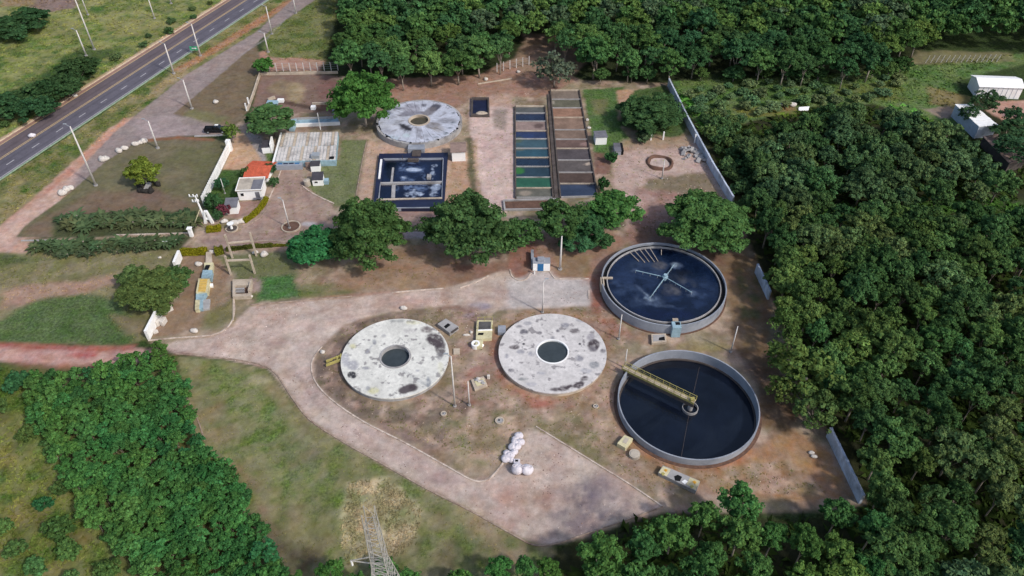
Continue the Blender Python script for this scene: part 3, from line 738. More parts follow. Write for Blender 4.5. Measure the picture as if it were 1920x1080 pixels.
#SECTION tanks
# ------------------------------------------------------------------ round slabs
def wedge_panel(name, c, r0, r1, a0, a1, z, th, stains, parent, nr=10, na=8, base=(196,204,214), shadez=True):
    """one annular sector with a finely divided top so that its stains have a shape"""
    vs = []; 
    for i in range(nr+1):
        r = r0+(r1-r0)*i/nr
        for j in range(na+1):
            a = a0+(a1-a0)*j/na; vs.append((c[0]+r*math.cos(a), c[1]+r*math.sin(a), z))
    nt_ = len(vs); m = na+1
    fs = [(i*m+j, (i+1)*m+j, (i+1)*m+j+1, i*m+j+1) for i in range(nr) for j in range(na)]
    border = [j for j in range(m)]+[i*m+na for i in range(1,nr+1)]+[nr*m+j for j in range(na-1,-1,-1)]+[i*m for i in range(nr-1,0,-1)]
    for k in border: vs.append((vs[k][0], vs[k][1], z-th))
    nb = len(border)
    for k in range(nb): fs.append((border[(k+1) % nb], border[k], nt_+k, nt_+(k+1) % nb))
    P = np.array(vs)[:,:2]; q = Painter(P, base); q.z = z; q.k = 50
    n = fbm(P[:,0]/2.2, P[:,1]/2.2, 11, 6); n2 = fbm(P[:,0]/.5, P[:,1]/.5, 13, 4); rr_ = np.hypot(P[:,0]-c[0], P[:,1]-c[1]); an = np.arctan2(P[:,1]-c[1], P[:,0]-c[0]); st_ = fbm(an*9, rr_/5, 17, 4)
    q.C *= (1+.34*n+.16*n2+.22*st_)[:,None]
    sp_ = np.clip((fbm(P[:,0]/.9, P[:,1]/.9, 23, 5)-.14)*9, 0, .75); q.C = q.C*(1-sp_[:,None])+np.array(lin((120,116,118)))*sp_[:,None]
    for st in stains: q.ell(*(st if len(st) > 9 else tuple(st)+(.45, .4)))
    b = B(); b.add(vs, fs)
    return mk(name, b, M['slab'], parent, cols=q.C)
D1 = G(741,668.5,1.0); R1 = 9.28
t = thing('covered_tank', 'left round slab tank, pale, with one brown stain at its upper right edge', 'tank', (D1.x, D1.y, 0), group='covered round tanks')
dk = (78,70,74)
st1 = [(815,637,18,12,dk,.6,.6,1,.35,.5,.7),(826,652,10,16,dk,.5,.3,.9),(800,618,12,6,(110,100,100),.5,.3,.8),(825,668,6,8,(120,118,120),.5,.3,.7),
       (764,729,18,8,dk,.5,.3,.95,0,1,-.25),(775,727,9,7,(66,58,62),.4,.2,.8),(660,703,9,6,(44,44,52),.3,.2,1),(662,685,10,10,(140,140,150),.8,.5,.7),
       (648,675,8,12,(150,150,160),.6,.4,.7),(685,690,8,3,(128,130,140),.4,.2,.8),(702,641,4,5,(130,134,142),.4,.2,.8),(692,655,10,2,(150,152,160),.5,.3,.7,0,1,-.9),
       (720,630,4,3,(150,150,155),.4,.2,.7),(662,649,6,5,(205,200,150),.6,.3,.7),(700,733,10,6,(206,202,150),.6,.3,.7),(690,728,4,5,(130,132,140),.4,.2,.7),
       (803,716,4,9,(120,126,136),.4,.2,.8),(775,605,14,4,(206,202,160),.6,.3,.6),(768,620,12,4,(170,165,165),.6,.4,.5),(826,690,5,12,(208,206,180),.6,.3,.6),(782,695,4,2,(140,140,150),.3,.1,.7),(745,602,12,3,(150,152,150),.5,.3,.7)]
wedge_panel('slab', D1, 2.75, R1, 0, 2*PI, 1.0, .25, st1, t, 60, 360, (214,213,205))
b = B(); b.ring(D1, R1-.15, R1-.5, 0, .76); mk('wall', b, M['conc'], t)
b = B(); b.ring(D1, 2.72, 2.45, -.0, 1.08, 48); mk('opening_rim', b, M['conc'], t)
b = B(); b.cyl(D1, 2.46, .1, .35, 48); mk('water', b, M['w_hole'], t)
D2 = G(1036,659,1.0); R2 = 9.38
t = thing('covered_tank', 'right round slab tank, mottled grey with dark stains along its lower right edge', 'tank', (D2.x, D2.y, 0), group='covered round tanks')
st2 = [(1085,722,14,5,dk,.4,.5,1,.4,.5,-.35),(1060,726,16,5,dk,.4,.5,1,.4,.5,-.2),(1094,710,8,5,dk,.4,.4,1,.4,.5,-.6),(1040,730,10,4,dk,.4,.3,.9),
       (1114,646,11,11,dk,.5,.5,1,.45,.6,.4),(1112,655,8,5,(110,106,112),.5,.3,.8),(1131,658,5,4,(96,92,98),.4,.2,.8),(1078,620,10,4,dk,.5,.4,.8),(1060,610,8,4,(130,130,138),.5,.4,.8),
       (1046,620,4,3,(84,82,90),.3,.2,.9),(1012,624,4,3,(96,94,100),.3,.2,.9),(983,622,8,4,(96,94,102),.4,.3,.9),(972,612,6,3,(120,118,124),.4,.3,.8),(990,606,8,3,(140,140,146),.4,.3,.7),
       (964,651,9,3.5,dk,.4,.3,.9),(976,660,8,4,(150,150,156),.5,.4,.8),(995,663,7,4,(150,150,158),.5,.4,.8),(950,667,4,5,(140,140,148),.4,.3,.8),(982,645,2.5,2,(50,50,58),.15,.05,1),(1087,645,2.5,2,(60,60,66),.15,.05,1),
       (1085,672,8,5,(120,120,128),.5,.3,.8),(1114,684,9,6,(128,132,136),.5,.4,.8),(1100,695,10,4,(160,160,166),.5,.4,.7),(958,694,6,3,(100,98,106),.4,.3,.8),(980,711,9,3,(120,124,124),.4,.3,.8),
       (1015,700,8,4,(170,170,178),.5,.3,.6),(997,720,10,4,(165,165,172),.5,.4,.7),(1036,634,4,4,(120,120,126),.4,.2,.7),(1090,600,12,4,(150,150,156),.5,.4,.7),(1108,632,8,6,(140,136,142),.5,.4,.8)]
wedge_panel('slab', D2, 2.95, R2, 0, 2*PI, 1.0, .25, st2, t, 60, 360, (203,199,196))
b = B(); b.ring(D2, R2-.15, R2-.5, 0, .76); mk('wall', b, M['conc_warm'], t)
b = B(); b.ring(D2, 2.92, 2.65, 0, 1.06, 48); mk('opening_rim', b, M['white'], t)
b = B(); b.cyl(D2, 2.66, .1, .75, 48); mk('water', b, M['w_hole'], t)
b = B(); c_ = G(944,618,.6); b.box(c_.x-1.0, c_.x+.4, c_.y-.9, c_.y+.9, 0, .8); mk('inlet_box', b, M['conc_blue'], t, bevel=.05)
D3 = G(786,226,1.6); R3 = 10.55
t = thing('covered_tank', 'large round tank roofed with black-streaked radial slabs, above the rectangular blue pond', 'tank', (D3.x, D3.y, 0), group='covered round tanks')
bk = (52,52,60)
st3 = [(762,240,12,6,bk,.5,.4,1,0,1,.3),(756,236,10,4,bk,.5,.4,.9,0,1,.3),(770,213,24,5,(110,108,118),.8,.8,.8,0,1,-.1),(775,198,14,4,(120,118,128),.8,.6,.8),(770,205,16,6,(140,138,148),.8,.6,.7),
       (815,202,12,6,(70,70,80),.7,.5,.95,0,1,-.4),(805,210,14,7,(108,104,108),.8,.7,.85,0,1,-.4),(745,203,8,3,(90,90,98),.5,.3,.9),(795,197,5,3,(70,70,80),.4,.3,.9),
       (838,226,18,5,(120,120,126),.8,.8,.8),(812,236,14,7,(115,110,108),.8,.8,.85),(822,242,12,5,(140,134,130),.8,.8,.7),(785,248,6,10,(130,130,138),.6,.4,.8),(745,229,10,4,(130,132,138),.6,.6,.7),
       (732,248,12,5,(150,150,160),.8,.8,.8),(722,243,12,4,(150,152,166),.8,.8,.7),(800,255,8,4,(140,142,150),.6,.5,.7),(760,190,14,3,(128,132,144),.6,.4,.7),(728,222,14,12,(170,176,194),1,.5,.6),(735,258,16,5,(175,190,200),.8,.5,.7),(762,254,8,4,(190,208,212),.6,.4,.7),
       (850,212,4,2,(90,96,104),.3,.2,.9),(850,230,4,2,(80,90,98),.3,.2,.9),(845,240,4,2,(70,84,88),.3,.2,.9),(835,250,4,2.5,(80,90,92),.3,.2,.9),(817,257,4,2,(80,88,92),.3,.2,.9),(801,262,2.5,2,(60,66,74),.2,.1,.9)]
for k in range(28):
    a0 = k*2*PI/28+.004; a1 = (k+1)*2*PI/28-.004
    wedge_panel('slab_panel', D3, 2.7, R3-.55-(.25 if k % 2 else 0), a0, a1, 1.6+(.02 if k % 3 else .0), .3, st3, t, 10, 5, (186,190,202))
b = B(); b.ring(D3, R3, R3-.5, 0, 1.5); mk('wall', b, M['conc'], t)
b = B(); b.ring(D3, R3-.5, 2.7, .9, 1.2); mk('inner_ledge', b, M['conc_dark'], t)
b = B(); b.ring(D3, 2.68, 2.25, .3, 1.78, 48); mk('opening_rim', b, M['conc_warm'], t)
b = B(); b.cyl(D3, 2.26, .3, 1.2, 48); mk('water', b, M['w_holebrown'], t)
b = B(); c_ = G(780,276,1.2); b.box(c_.x-1.9, c_.x+2.0, c_.y-.9, c_.y+2.2, 0, 1.3); mk('outlet_box', b, M['conc_blue'], t, bevel=.05)
b = B(); b.box(c_.x-.7, c_.x+1.3, c_.y-3.2, c_.y-.9, .3, 1.0); mk('chute', b, M['conc_dark'], t)
for k in range(14):
    a = -PI*.95+k*PI*.9/13; p = (D3.x+math.cos(a)*(R3-.25), D3.y+math.sin(a)*(R3-.25))
    b = B(); b.box(p[0]-.22, p[0]+.22, p[1]-.18, p[1]+.18, 1.5, 1.72); mk('rim_block', b, M['dark' if k % 3 == 0 else 'conc'], t)
# yellow steps beside slab one
q = G(628,678,.0)
t = thing('access_steps', 'short yellow steel steps leaning on the left side of the left round slab', 'steps', (q.x, q.y, 0))
b = B(); b.bar(G(612,687,.3), G(640,672,.9), .12, .3, .9); mk('rail', b, M['yellow'], t)
b = B(); b.bar(G(612,680,.3), G(640,665,.9), .12, .3, .9); mk('rail', b, M['yellow'], t)
for k in range(5):
    s = k/4; p = G(613+26*s, 686-15*s, .1+.7*s); r_ = G(613+26*s, 679-15*s, .1+.7*s)
    b = B(); b.bar(p, r_, .3, .1+.75*s, .18+.75*s); mk('step', b, M['yellow' if k > 2 else 'conc_dark'], t)

# ------------------------------------------------------------------ open clarifier (lower right)
K = G(1290.5,752.5,1.45); RK = 11.4
t = thing('clarifier_tank', 'large round open tank of still dark navy water crossed by a yellow railed bridge', 'tank', (K.x, K.y, 0))
b = B(); b.ring(K, RK, RK-.22, -1.2, 1.45, 128); mk('wall', b, M['conc_blue'], t, bevel=.03)
b = B(); b.cyl(K, RK-.2, -1.0, -.75, 128); mk('water', b, M['w_navy'], t)
b = B(); b.ring(K, RK-.2, RK-.5, -.9, -.5, 128); mk('launder', b, M['conc_dark'], t)
b = B(); b.ring(K, RK+.55, RK, -.05, .07, 96); mk('footing', b, M['soil'], t)
p0 = G(1169,688,1.6); p1 = G(1303,753,1.6)
t2 = thing('access_bridge', 'narrow yellow railed walkway reaching from the rim to the middle of the navy tank', 'bridge', (p0.x, p0.y, 1.45))
d = (p1-p0).normalized(); nrm = Vector((-d.y, d.x, 0))
b = B(); b.bar(p0, p1, .85, 1.47, 1.6); mk('deck', b, M['conc_warm'], t2)
for s in (-1, 1):
    o_ = nrm*s*.46; b = B(); b.tube(p0+o_+Vector((0,0,.9)), p1+o_+Vector((0,0,.9)), .05, n=6); b.tube(p0+o_+Vector((0,0,.45)), p1+o_+Vector((0,0,.45)), .035, n=6)
    b.bar(p0+o_, p1+o_, .07, 1.3, 1.72)
    rl = mk('railing', b, M['yellow'], t2)
    for k in range(12):
        q = p0.lerp(p1, k/11)+o_; b = B(); b.box(q.x-.04, q.x+.04, q.y-.04, q.y+.04, 1.6, 2.55)
        mk('rail_post', b, M['yellow'], t2)
b = B(); b.bar(p0.lerp(p1,.02)-nrm*.3, p1-nrm*.3, .3, .5, 1.47); mk('girder', b, M['conc_dark'], t2)
cc = p1-d*.5
b = B(); b.cyl(cc, .42, -.8, 1.46, 20); mk('centre_pier', b, M['conc'], t)
b = B(); b.ring(cc, 1.3, 1.2, -.8, -.2, 40); mk('stilling_ring', b, M['conc'], t)
b = B(); b.bar(cc, cc+Vector((-3,-9.6,0)), .05, -.73, -.70); b.bar(cc, cc+Vector((3.2,9.2,0)), .05, -.73, -.70); mk('scraper_cable', b, M['conc_dark'], t)
b = B(); b.box(cc.x-.35, cc.x+.35, cc.y-.3, cc.y+.3, 1.61, 2.1); mk('drive_motor', b, M['yellow'], t2, bevel=.06)

# ------------------------------------------------------------------ tank with rotating arms
K = G(1244.5,528,2.2); RK = 11.72
t = thing('trickling_tank', 'large round tank of swirling blue water with four white pipe arms, beside the wall', 'tank', (K.x, K.y, 0))
b = B(); b.ring(K, RK, RK-.24, 0, 2.2, 128); mk('wall', b, M['conc_blue'], t, bevel=.03)
b = B(); b.ring(K, RK-.22, RK-1.0, .9, 1.62, 128); mk('channel_floor', b, M['dark'], t)
b = B(); b.ring(K, RK-1.0, RK-1.18, .9, 2.0, 128); mk('weir_wall', b, M['conc'], t)
b = B(); b.ring(K, RK+.3, RK, 0, .12, 96); mk('footing', b, M['soil'], t)
ctr = G(1247,520,2.2)
b = B(); b.cyl(ctr, .35, 1.5, 2.9, 16); b.cyl(ctr, .55, 2.2, 2.5, 16); mk('centre_column', b, M['tealpaint'], t)
for e in [(1264,496), (1219,558), (1192,507), (1297,548)]:
    q = G(e[0], e[1], 2.15); b = B(); b.tube(ctr+Vector((0,0,.05)), q, .085, .07, 8)
    ar = mk('distributor_arm', b, M['tealpaint'], t)
    n_ = max(3, int((q-ctr).length/1.2))
    b = B()
    for k in range(1, n_+1):
        s = ctr.lerp(q, k/n_); b.tube((s.x,s.y,1.6), (s.x,s.y,2.15), .05, n=5)
    mk('nozzle', b, M['steel'], ar)
def painted_disc(name, c, R_, z, base, marks, parent, m_, nr=60, na=200, poly=None):
    vs = []; fs = []
    if poly is None:
        vs.append((c.x, c.y, z))
        for i in range(1, nr+1):
            for k in range(na): vs.append((c.x+R_*i/nr*math.cos(2*PI*k/na), c.y+R_*i/nr*math.sin(2*PI*k/na), z))
        for k in range(na): fs.append((0, 1+k, 1+(k+1) % na))
        for i in range(nr-1):
            for k in range(na): fs.append((1+i*na+k, 1+(i+1)*na+k, 1+(i+1)*na+(k+1) % na, 1+i*na+(k+1) % na))
    else:
        a, b2, c2, d2 = poly
        for i in range(nr+1):
            for j in range(na+1):
                u, v = j/na, i/nr; p = (a*(1-u)+b2*u)*(1-v)+(d2*(1-u)+c2*u)*v; vs.append((p.x,p.y,z))
        fs = [tuple(reversed((i*(na+1)+j, i*(na+1)+j+1, (i+1)*(na+1)+j+1, (i+1)*(na+1)+j))) for i in range(nr) for j in range(na)]
    P = np.array(vs)[:,:2]; q = Painter(P, base); q.z = z; q.k = 300
    q.C *= (1+.9*fbm(P[:,0]/3.5, P[:,1]/3.5, 61, 5))[:,None]
    for mk_ in marks: q.ell(*mk_)
    b = B(); b.add(vs, fs); return mk(name, b, M[m_], parent, cols=q.C)
def foam_patch(parent, px, py, rx, ry, z, seed, rot=0, m='foam', n=26):
    r = random.Random(seed); c = G(px, py, z); e1 = G(px+rx, py, z)-c; e2 = G(px, py-ry, z)-c
    ph = [r.uniform(0,6) for _ in range(5)]; ring = []
    for k in range(n):
        a = 2*PI*k/n; q = 1+.22*math.sin(3*a+ph[0])+.16*math.sin(5*a+ph[1])+.14*math.sin(9*a+ph[2])+r.uniform(-.1,.1)
        u = math.cos(a)*q; v = math.sin(a)*q; u, v = u*math.cos(rot)-v*math.sin(rot)*0+0*v, v+u*math.sin(rot)
        ring.append(c+e1*u+e2*v)
    b = B(); vs = [(p.x,p.y,z) for p in ring]+[(c.x+(p.x-c.x)*.7, c.y+(p.y-c.y)*.7, z+.035) for p in ring]
    b.add(vs, [(k,(k+1) % n,(k+1) % n+n,k+n) for k in range(n)]+[tuple(range(n,2*n))])
    return mk('froth', b, M[m], parent, smooth=True)
M['froth_thin'] = mat('thin_froth', (92,118,140), .5, .3, 1.2)
M['froth_mid'] = mat('blue_grey_froth', (60,82,116), .4, .35, .8)
fr = (140,156,172); fm = (78,92,116); fd = (46,60,86)
marks = [(1200,520,50,26,(36,50,78),3,1.5,.8,.9,3),(1180,545,30,12,fd,1.5,1,.8,.8,2),(1290,560,40,14,(34,48,76),2,1.5,.8,.9,2.5),(1215,500,40,12,(44,56,78),2,1.2,.8,.8,2),
 (1220,562,26,10,fm,1.5,1,.8,.7,1.5),(1219,559,11,5,fr,1.0,.7,.95,.8,.8),(1205,547,18,2.6,fm,.6,.4,.9,.6,1,.75),(1210,551,12,1.6,fr,.5,.3,.9,.5,.8,.75),(1238,572,26,2,fm,.8,.5,.7,.6,1,.1),(1262,577,18,1.6,fd,.8,.5,.8,.6,1,.1),
 (1266,499,14,7,fm,1,.7,.8,.7,1),(1266,497,7,4,fr,.8,.5,.9,.6,.7),(1298,550,10,5,fm,1,.6,.8,.6,1),(1299,548,5,2.5,fr,.6,.3,.8,.5,.6),(1191,508,9,4,fm,.8,.5,.8,.6,1),(1165,533,18,5,fd,1,.8,.8,.7,1.2),(1150,527,12,6,fd,1,.8,.7,.6,1.2),(1175,570,26,7,fd,1.4,1,.7,.8,1.4),
 (1320,545,18,14,fd,1.5,1,.7,.9,1.6),(1237,497,13,7,(84,82,84),1,.6,.8,.5,1),(1256,543,20,9,(80,80,84),1.2,.8,.85,.5,1.4,.2),(1284,527,20,6,(76,78,84),1.2,.8,.85,.5,1.4,.45),(1275,515,22,9,(30,34,44),1.5,1,.8,.6,2),(1240,590,60,8,(16,26,56),2,1,.8)]
painted_disc('water', K, RK-1.17, 1.62, (17,29,52), marks, t, 'w_paint')
M['pale_stain'] = mat('sunken_media', (86,84,84), .6, .3, .8)
for k, (x0, y0, x1, y1) in enumerate([(1190,470,1209,492),(1200,468,1217,491),(1209,467,1227,491),(1219,466,1234,490),(1182,474,1198,490),(1240,468,1240,478)]):
    b = B(); b.tube(G(x0,y0,2.02), G(x1,y1,1.75), .07, n=6); mk('submerged_pipe', b, M['conc_warm'], t)
b = B(); q = G(1130,520,2.2); b.box(q.x-.2, q.x+1.9, q.y-.3, q.y+.1, 1.95, 2.28); b.box(q.x-.45, q.x+.2, q.y-1.9, q.y+.1, 0, 2.2); mk('inlet_channel', b, M['conc_warm'], t, bevel=.04)
q = G(1268,610,2.2)
b = B(); b.box(q.x-.8, q.x+.8, q.y-.9, q.y+.7, 0, 2.5); ob = mk('outlet_chamber', b, M['tealpaint'], t, bevel=.05)
b = B(); b.box(q.x-.15, q.x+.65, q.y-.2, q.y+.5, 2.5, 2.54); mk('hatch', b, M['dark'], ob)
b = B(); b.box(q.x-.5, q.x+.5, q.y+.9, q.y+1.5, 2.0, 2.5); mk('gate_plate', b, M['conc_warm'], t)

# ------------------------------------------------------------------ rectangular aeration pond
zt = .8
O = [G(711,288,zt), G(840,286,zt), G(832,391,zt), G(699,391,zt)]
I = [G(721,297,zt), G(831,296,zt), G(828,371,zt), G(710,374,zt)]
ctr = sum((p for p in O), Vector())/4
t = thing('aeration_pond', 'rectangular blue-black pond with white froth and a pale cross wall', 'pond', (ctr.x, ctr.y, 0))
def ringquad(Oq, Iq, z0, z1a, z1b):
    vs = [(p.x,p.y,z0) for p in Oq]+[(p.x,p.y,z1a) for p in Oq]+[(p.x,p.y,z1b) for p in Iq]+[(p.x,p.y,z0) for p in Iq]; fs = []
    for k in range(4):
        j = (k+1) % 4; fs += [(k,j,4+j,4+k),(4+k,4+j,8+j,8+k),(8+k,8+j,12+j,12+k)]
    b = B(); b.add(vs, [tuple(reversed(f)) for f in fs]); return b
mk('liner', ringquad(O, I, 0, zt, zt-.15), M['liner'], t)
pf = (165,178,198); pm = (100,118,150)
marks = [(775,330,44,26,(26,38,66),2,1.2,.8,.9,2.5),(776,318,20,6,pm,.8,.6,.9,.5,.8),(776,318,14,3.4,pf,.5,.25,1,0),(752,315,5,10,pm,.6,.5,.8,.8,.8,.3),(758,332,9,4,pm,.6,.5,.9,.8,.8),(757,333,5,2,pf,.4,.3,.9,.6,.5),
 (811,325,4,11,pf,.5,.4,.9,.7,.7),(815,311,6,3,pf,.4,.3,.8,.7,.6),(795,330,5,8,pm,.6,.5,.8,.8,.7,-.4),(765,338,14,3,pm,.5,.4,.8,.8,.7),(798,351,10,4,pm,.5,.4,.9,.8,.7),(776,365,19,5,pf,.6,.5,.9,.7,.8),(776,360,8,6,pf,.6,.4,.8,.7,.7),
 (816,350,13,7,pf,.6,.4,.95,.5,.8),(813,362,8,6,pf,.5,.4,.9,.6,.8),(766,352,9,6,pm,.6,.5,.9,.9,.7),(744,352,4,10,pm,.5,.4,.6,.8,.7),(775,303,12,4,pm,.6,.5,.8,.8,.7),(790,352,14,8,pm,.8,.6,.8,.9,.8),(733,315,10,22,(14,18,30),.8,.5,.8),(806,350,4,14,(12,16,36),.6,.4,.8)]
painted_disc('water', None, 0, .35, (18,28,54), marks, t, 'w_paint', 90, 110, poly=I)
b = B(); b.bar(G(713,343,zt), G(829,340.5,zt), .55, .1, .82); mk('cross_wall', b, M['conc'], t)
b = B(); b.bar(G(706,374,zt), G(829,371,zt), .5, .1, .84); mk('end_wall', b, M['conc_warm'], t)
b = B(); b.bar(G(715,299,zt), G(711,335,zt), .45, .1, .9); mk('side_wall', b, M['white'], t)
b = B(); b.bar(G(719,297.5,zt), G(831,296.5,zt), .15, .3, .86); b.bar(G(831,297,zt), G(828.5,370,zt), .15, .3, .86); b.bar(G(713,345,zt), G(710,372,zt), .15, .3, .86); mk('coping', b, M['conc_blue'], t)
b = B(); b.bar(G(737,314,.6), G(734,341,.6), .45, .3, .62); mk('baffle', b, M['conc'], t); b = B(); b.bar(G(738,346,.6), G(737,370,.6), .8, .3, .55); mk('baffle', b, M['conc'], t); b = B(); b.box(*[v for v in (G(804,332,.6).x-.4, G(804,332,.6).x+.5, G(804,332,.6).y-.6, G(804,332,.6).y+.8)], .3, .9); mk('baffle', b, M['conc'], t)
q = G(775,297,1.2)
b = B(); b.box(q.x-1.3, q.x+1.2, q.y-.5, q.y+.3, .5, 1.1); b.tube((q.x-2.5,q.y,.9),(q.x-2.5,q.y,2.1),.06); mk('inlet_weir', b, M['conc_dark'], t)
b = B(); b.prism([(p.x,p.y) for p in (G(742,376,.5), G(828,374,.5), G(826,388,.5), G(740,389,.5))], .1, .7); mk('settling_bay', b, M['liner'], t)
b = B(); b.bar(G(738,390.5,.8), G(828,389.5,.8), .25, .1, .95); mk('lower_wall', b, M['conc_blue'], t)
# small dark square basin
A_ = [G(884,182,.6), G(917,182,.6), G(918,216,.6), G(883,216,.6)]
In = [G(887,185,.6), G(914,185,.6), G(915,213,.6), G(886,213,.6)]
q = sum((p for p in A_), Vector())/4
t = thing('square_basin', 'small square basin of black water with a pale heap at its near edge', 'basin', (q.x, q.y, 0))
mk('wall', ringquad(A_, In, 0, .6, .6), M['conc_dark'], t)
b = B(); b.prism([(p.x,p.y) for p in In], .0, .15); mk('water', b, M['liner'], t)
b = B(); c_ = G(903,213,.4); b.blob((c_.x,c_.y,.2), 2.0, 1.0, .6, 5, .15, flat=True); mk('silt_heap', b, M['conc_warm'], t, smooth=True)

# ------------------------------------------------------------------ sludge drying beds
def beds(label, left, right, ysL, ysR, cols, extra=None):
    z = .55
    def at(line, y):
        (xa, ya), (xb, yb) = line; return G(xa+(xb-xa)*(y-ya)/(yb-ya), y, z)
    c0 = (at(left, ysL[0])+at(right, ysR[-1]))/2
    t = thing('drying_beds', label, 'drying beds', (c0.x, c0.y, 0), group='rows of sludge drying beds')
    for ln, yy in ((left, ysL), (right, ysR)):
        b = B(); b.bar(at(ln, yy[0]), at(ln, yy[-1]), .28, 0, .57); mk('side_wall', b, M['conc_dark'], t)
    for k in range(len(ysL)):
        p, q = at(left, ysL[k]), at(right, ysR[k]); e = (q-p).normalized()*.15
        b = B(); b.bar(p+e, q-e, .17 if k else .4, 0, .5+.02*(k % 2)); mk('partition', b, M['conc' if k % 3 else 'conc_warm'], t)
    for k in range(len(ysL)-1):
        a, b2, c, d_ = at(left, ysL[k]), at(right, ysR[k]), at(right, ysR[k+1]), at(left, ysL[k+1])
        nme, col, rough, spec = cols[k]
        P = []
        n = 14
        vs = []; fs = []
        for i in range(n+1):
            for j in range(n+1):
                u, v = i/n, j/n; p = (a*(1-u)+b2*u)*(1-v)+(d_*(1-u)+c*u)*v; vs.append((p.x,p.y,.22))
        fs = [(i*(n+1)+j, i*(n+1)+j+1, (i+1)*(n+1)+j+1, (i+1)*(n+1)+j) for i in range(n) for j in range(n)]
        fs = [tuple(reversed(f)) for f in fs]
        PP = np.array(vs)[:,:2]; q = Painter(PP, col); q.z = .22; q.k = 70+k
        q.C *= (1+.7*fbm(PP[:,0]/2.5, PP[:,1]/1.6, 40+k, 5))[:,None]
        if extra:
            for e_ in extra: q.ell(*e_)
        key = f'bed_{rough}_{spec}'
        if key not in M: M[key] = vmat('bed_surface', 2.0, .14, rough, .2, spec=spec)
        bb = B(); bb.add(vs, fs); mk(nme, bb, M[key], t, cols=q.C)
    return t
lw = ('bed_water'); S_ = 'bed_sludge'
beds('left row of drying beds, flooded navy and teal with one green bed',
     ((966,200),(967,369)), ((1022,200),(1037,369)), [198,211,226,244,259,277,294,311,331,351,369], [198,211,226,244,259,277,294,311,331,351,369],
     [(S_,(92,94,92),.6,.3),(lw,(36,46,68),.25,.5),(S_,(140,122,116),.9,.2),(lw,(38,50,80),.25,.5),(lw,(60,84,92),.3,.5),(lw,(44,76,88),.3,.5),(lw,(28,44,62),.25,.5),(lw,(40,60,70),.3,.5),(lw,(44,92,70),.4,.4),(S_,(96,96,88),.8,.2)],
     [(974,320,9,6,(50,110,45),.6,.4,.9),(973,262,8,6,(80,90,60),.6,.4,.7),(975,279,9,4,(84,90,78),.5,.4,.7),(1010,236,10,4,(80,66,64),.6,.4,.8),(990,255,12,4,(40,58,100),.8,.4,.5),(985,362,10,5,(150,138,124),.8,.6,.8)])
beds('right row of drying beds, mostly dry brown sludge with one dark blue bed',
     ((1032,168),(1051,368)), ((1086,168),(1121,368)), [168,185,201,219,242,260,277,299,322,343,368], [168,185,201,219,242,260,277,299,322,343,366],
     [(S_,(124,112,102),.9,.2),(S_,(100,98,84),.9,.2),(S_,(142,110,92),.9,.2),(S_,(130,108,94),.9,.2),(S_,(120,102,90),.9,.2),(S_,(100,82,76),.9,.2),(S_,(84,78,80),.8,.2),(S_,(90,84,82),.8,.2),(S_,(84,70,64),.9,.2),(lw,(50,60,80),.35,.5)],
     [(1104,307,7,3,(182,166,150),.4,.3,.9),(1096,270,10,3,(150,124,118),.5,.3,.7),(1036,192,5,3,(150,144,132),.4,.3,.8)])
q = G(1036,275)
b = B(); b.prism([G(1026,178), G(1031,178), G(1046,372), G(1040,372)], .0, .3); tag(mk('channel_walkway', b, M['conc_dark']), 'dark narrow walkway running between the two rows of drying beds', 'walkway')
b = B()
zc = .5; Q = [G(943,374,zc), G(1046,371,zc), G(1047,391,zc), G(945,393,zc)]
t = thing('planter_trough', 'low concrete trough overgrown with weeds below the flooded row of drying beds', 'trough', ((Q[0].x+Q[2].x)/2, (Q[0].y+Q[2].y)/2, 0))
Qi = [G(946,376,zc), G(1044,373,zc), G(1045,389.5,zc), G(948,391,zc)]
mk('wall', ringquad(Q, Qi, 0, .5, .5), M['conc'], t)
b = B(); b.prism([(p.x,p.y) for p in Qi], 0, .2); mk('soil_bed', b, M['soil'], t)

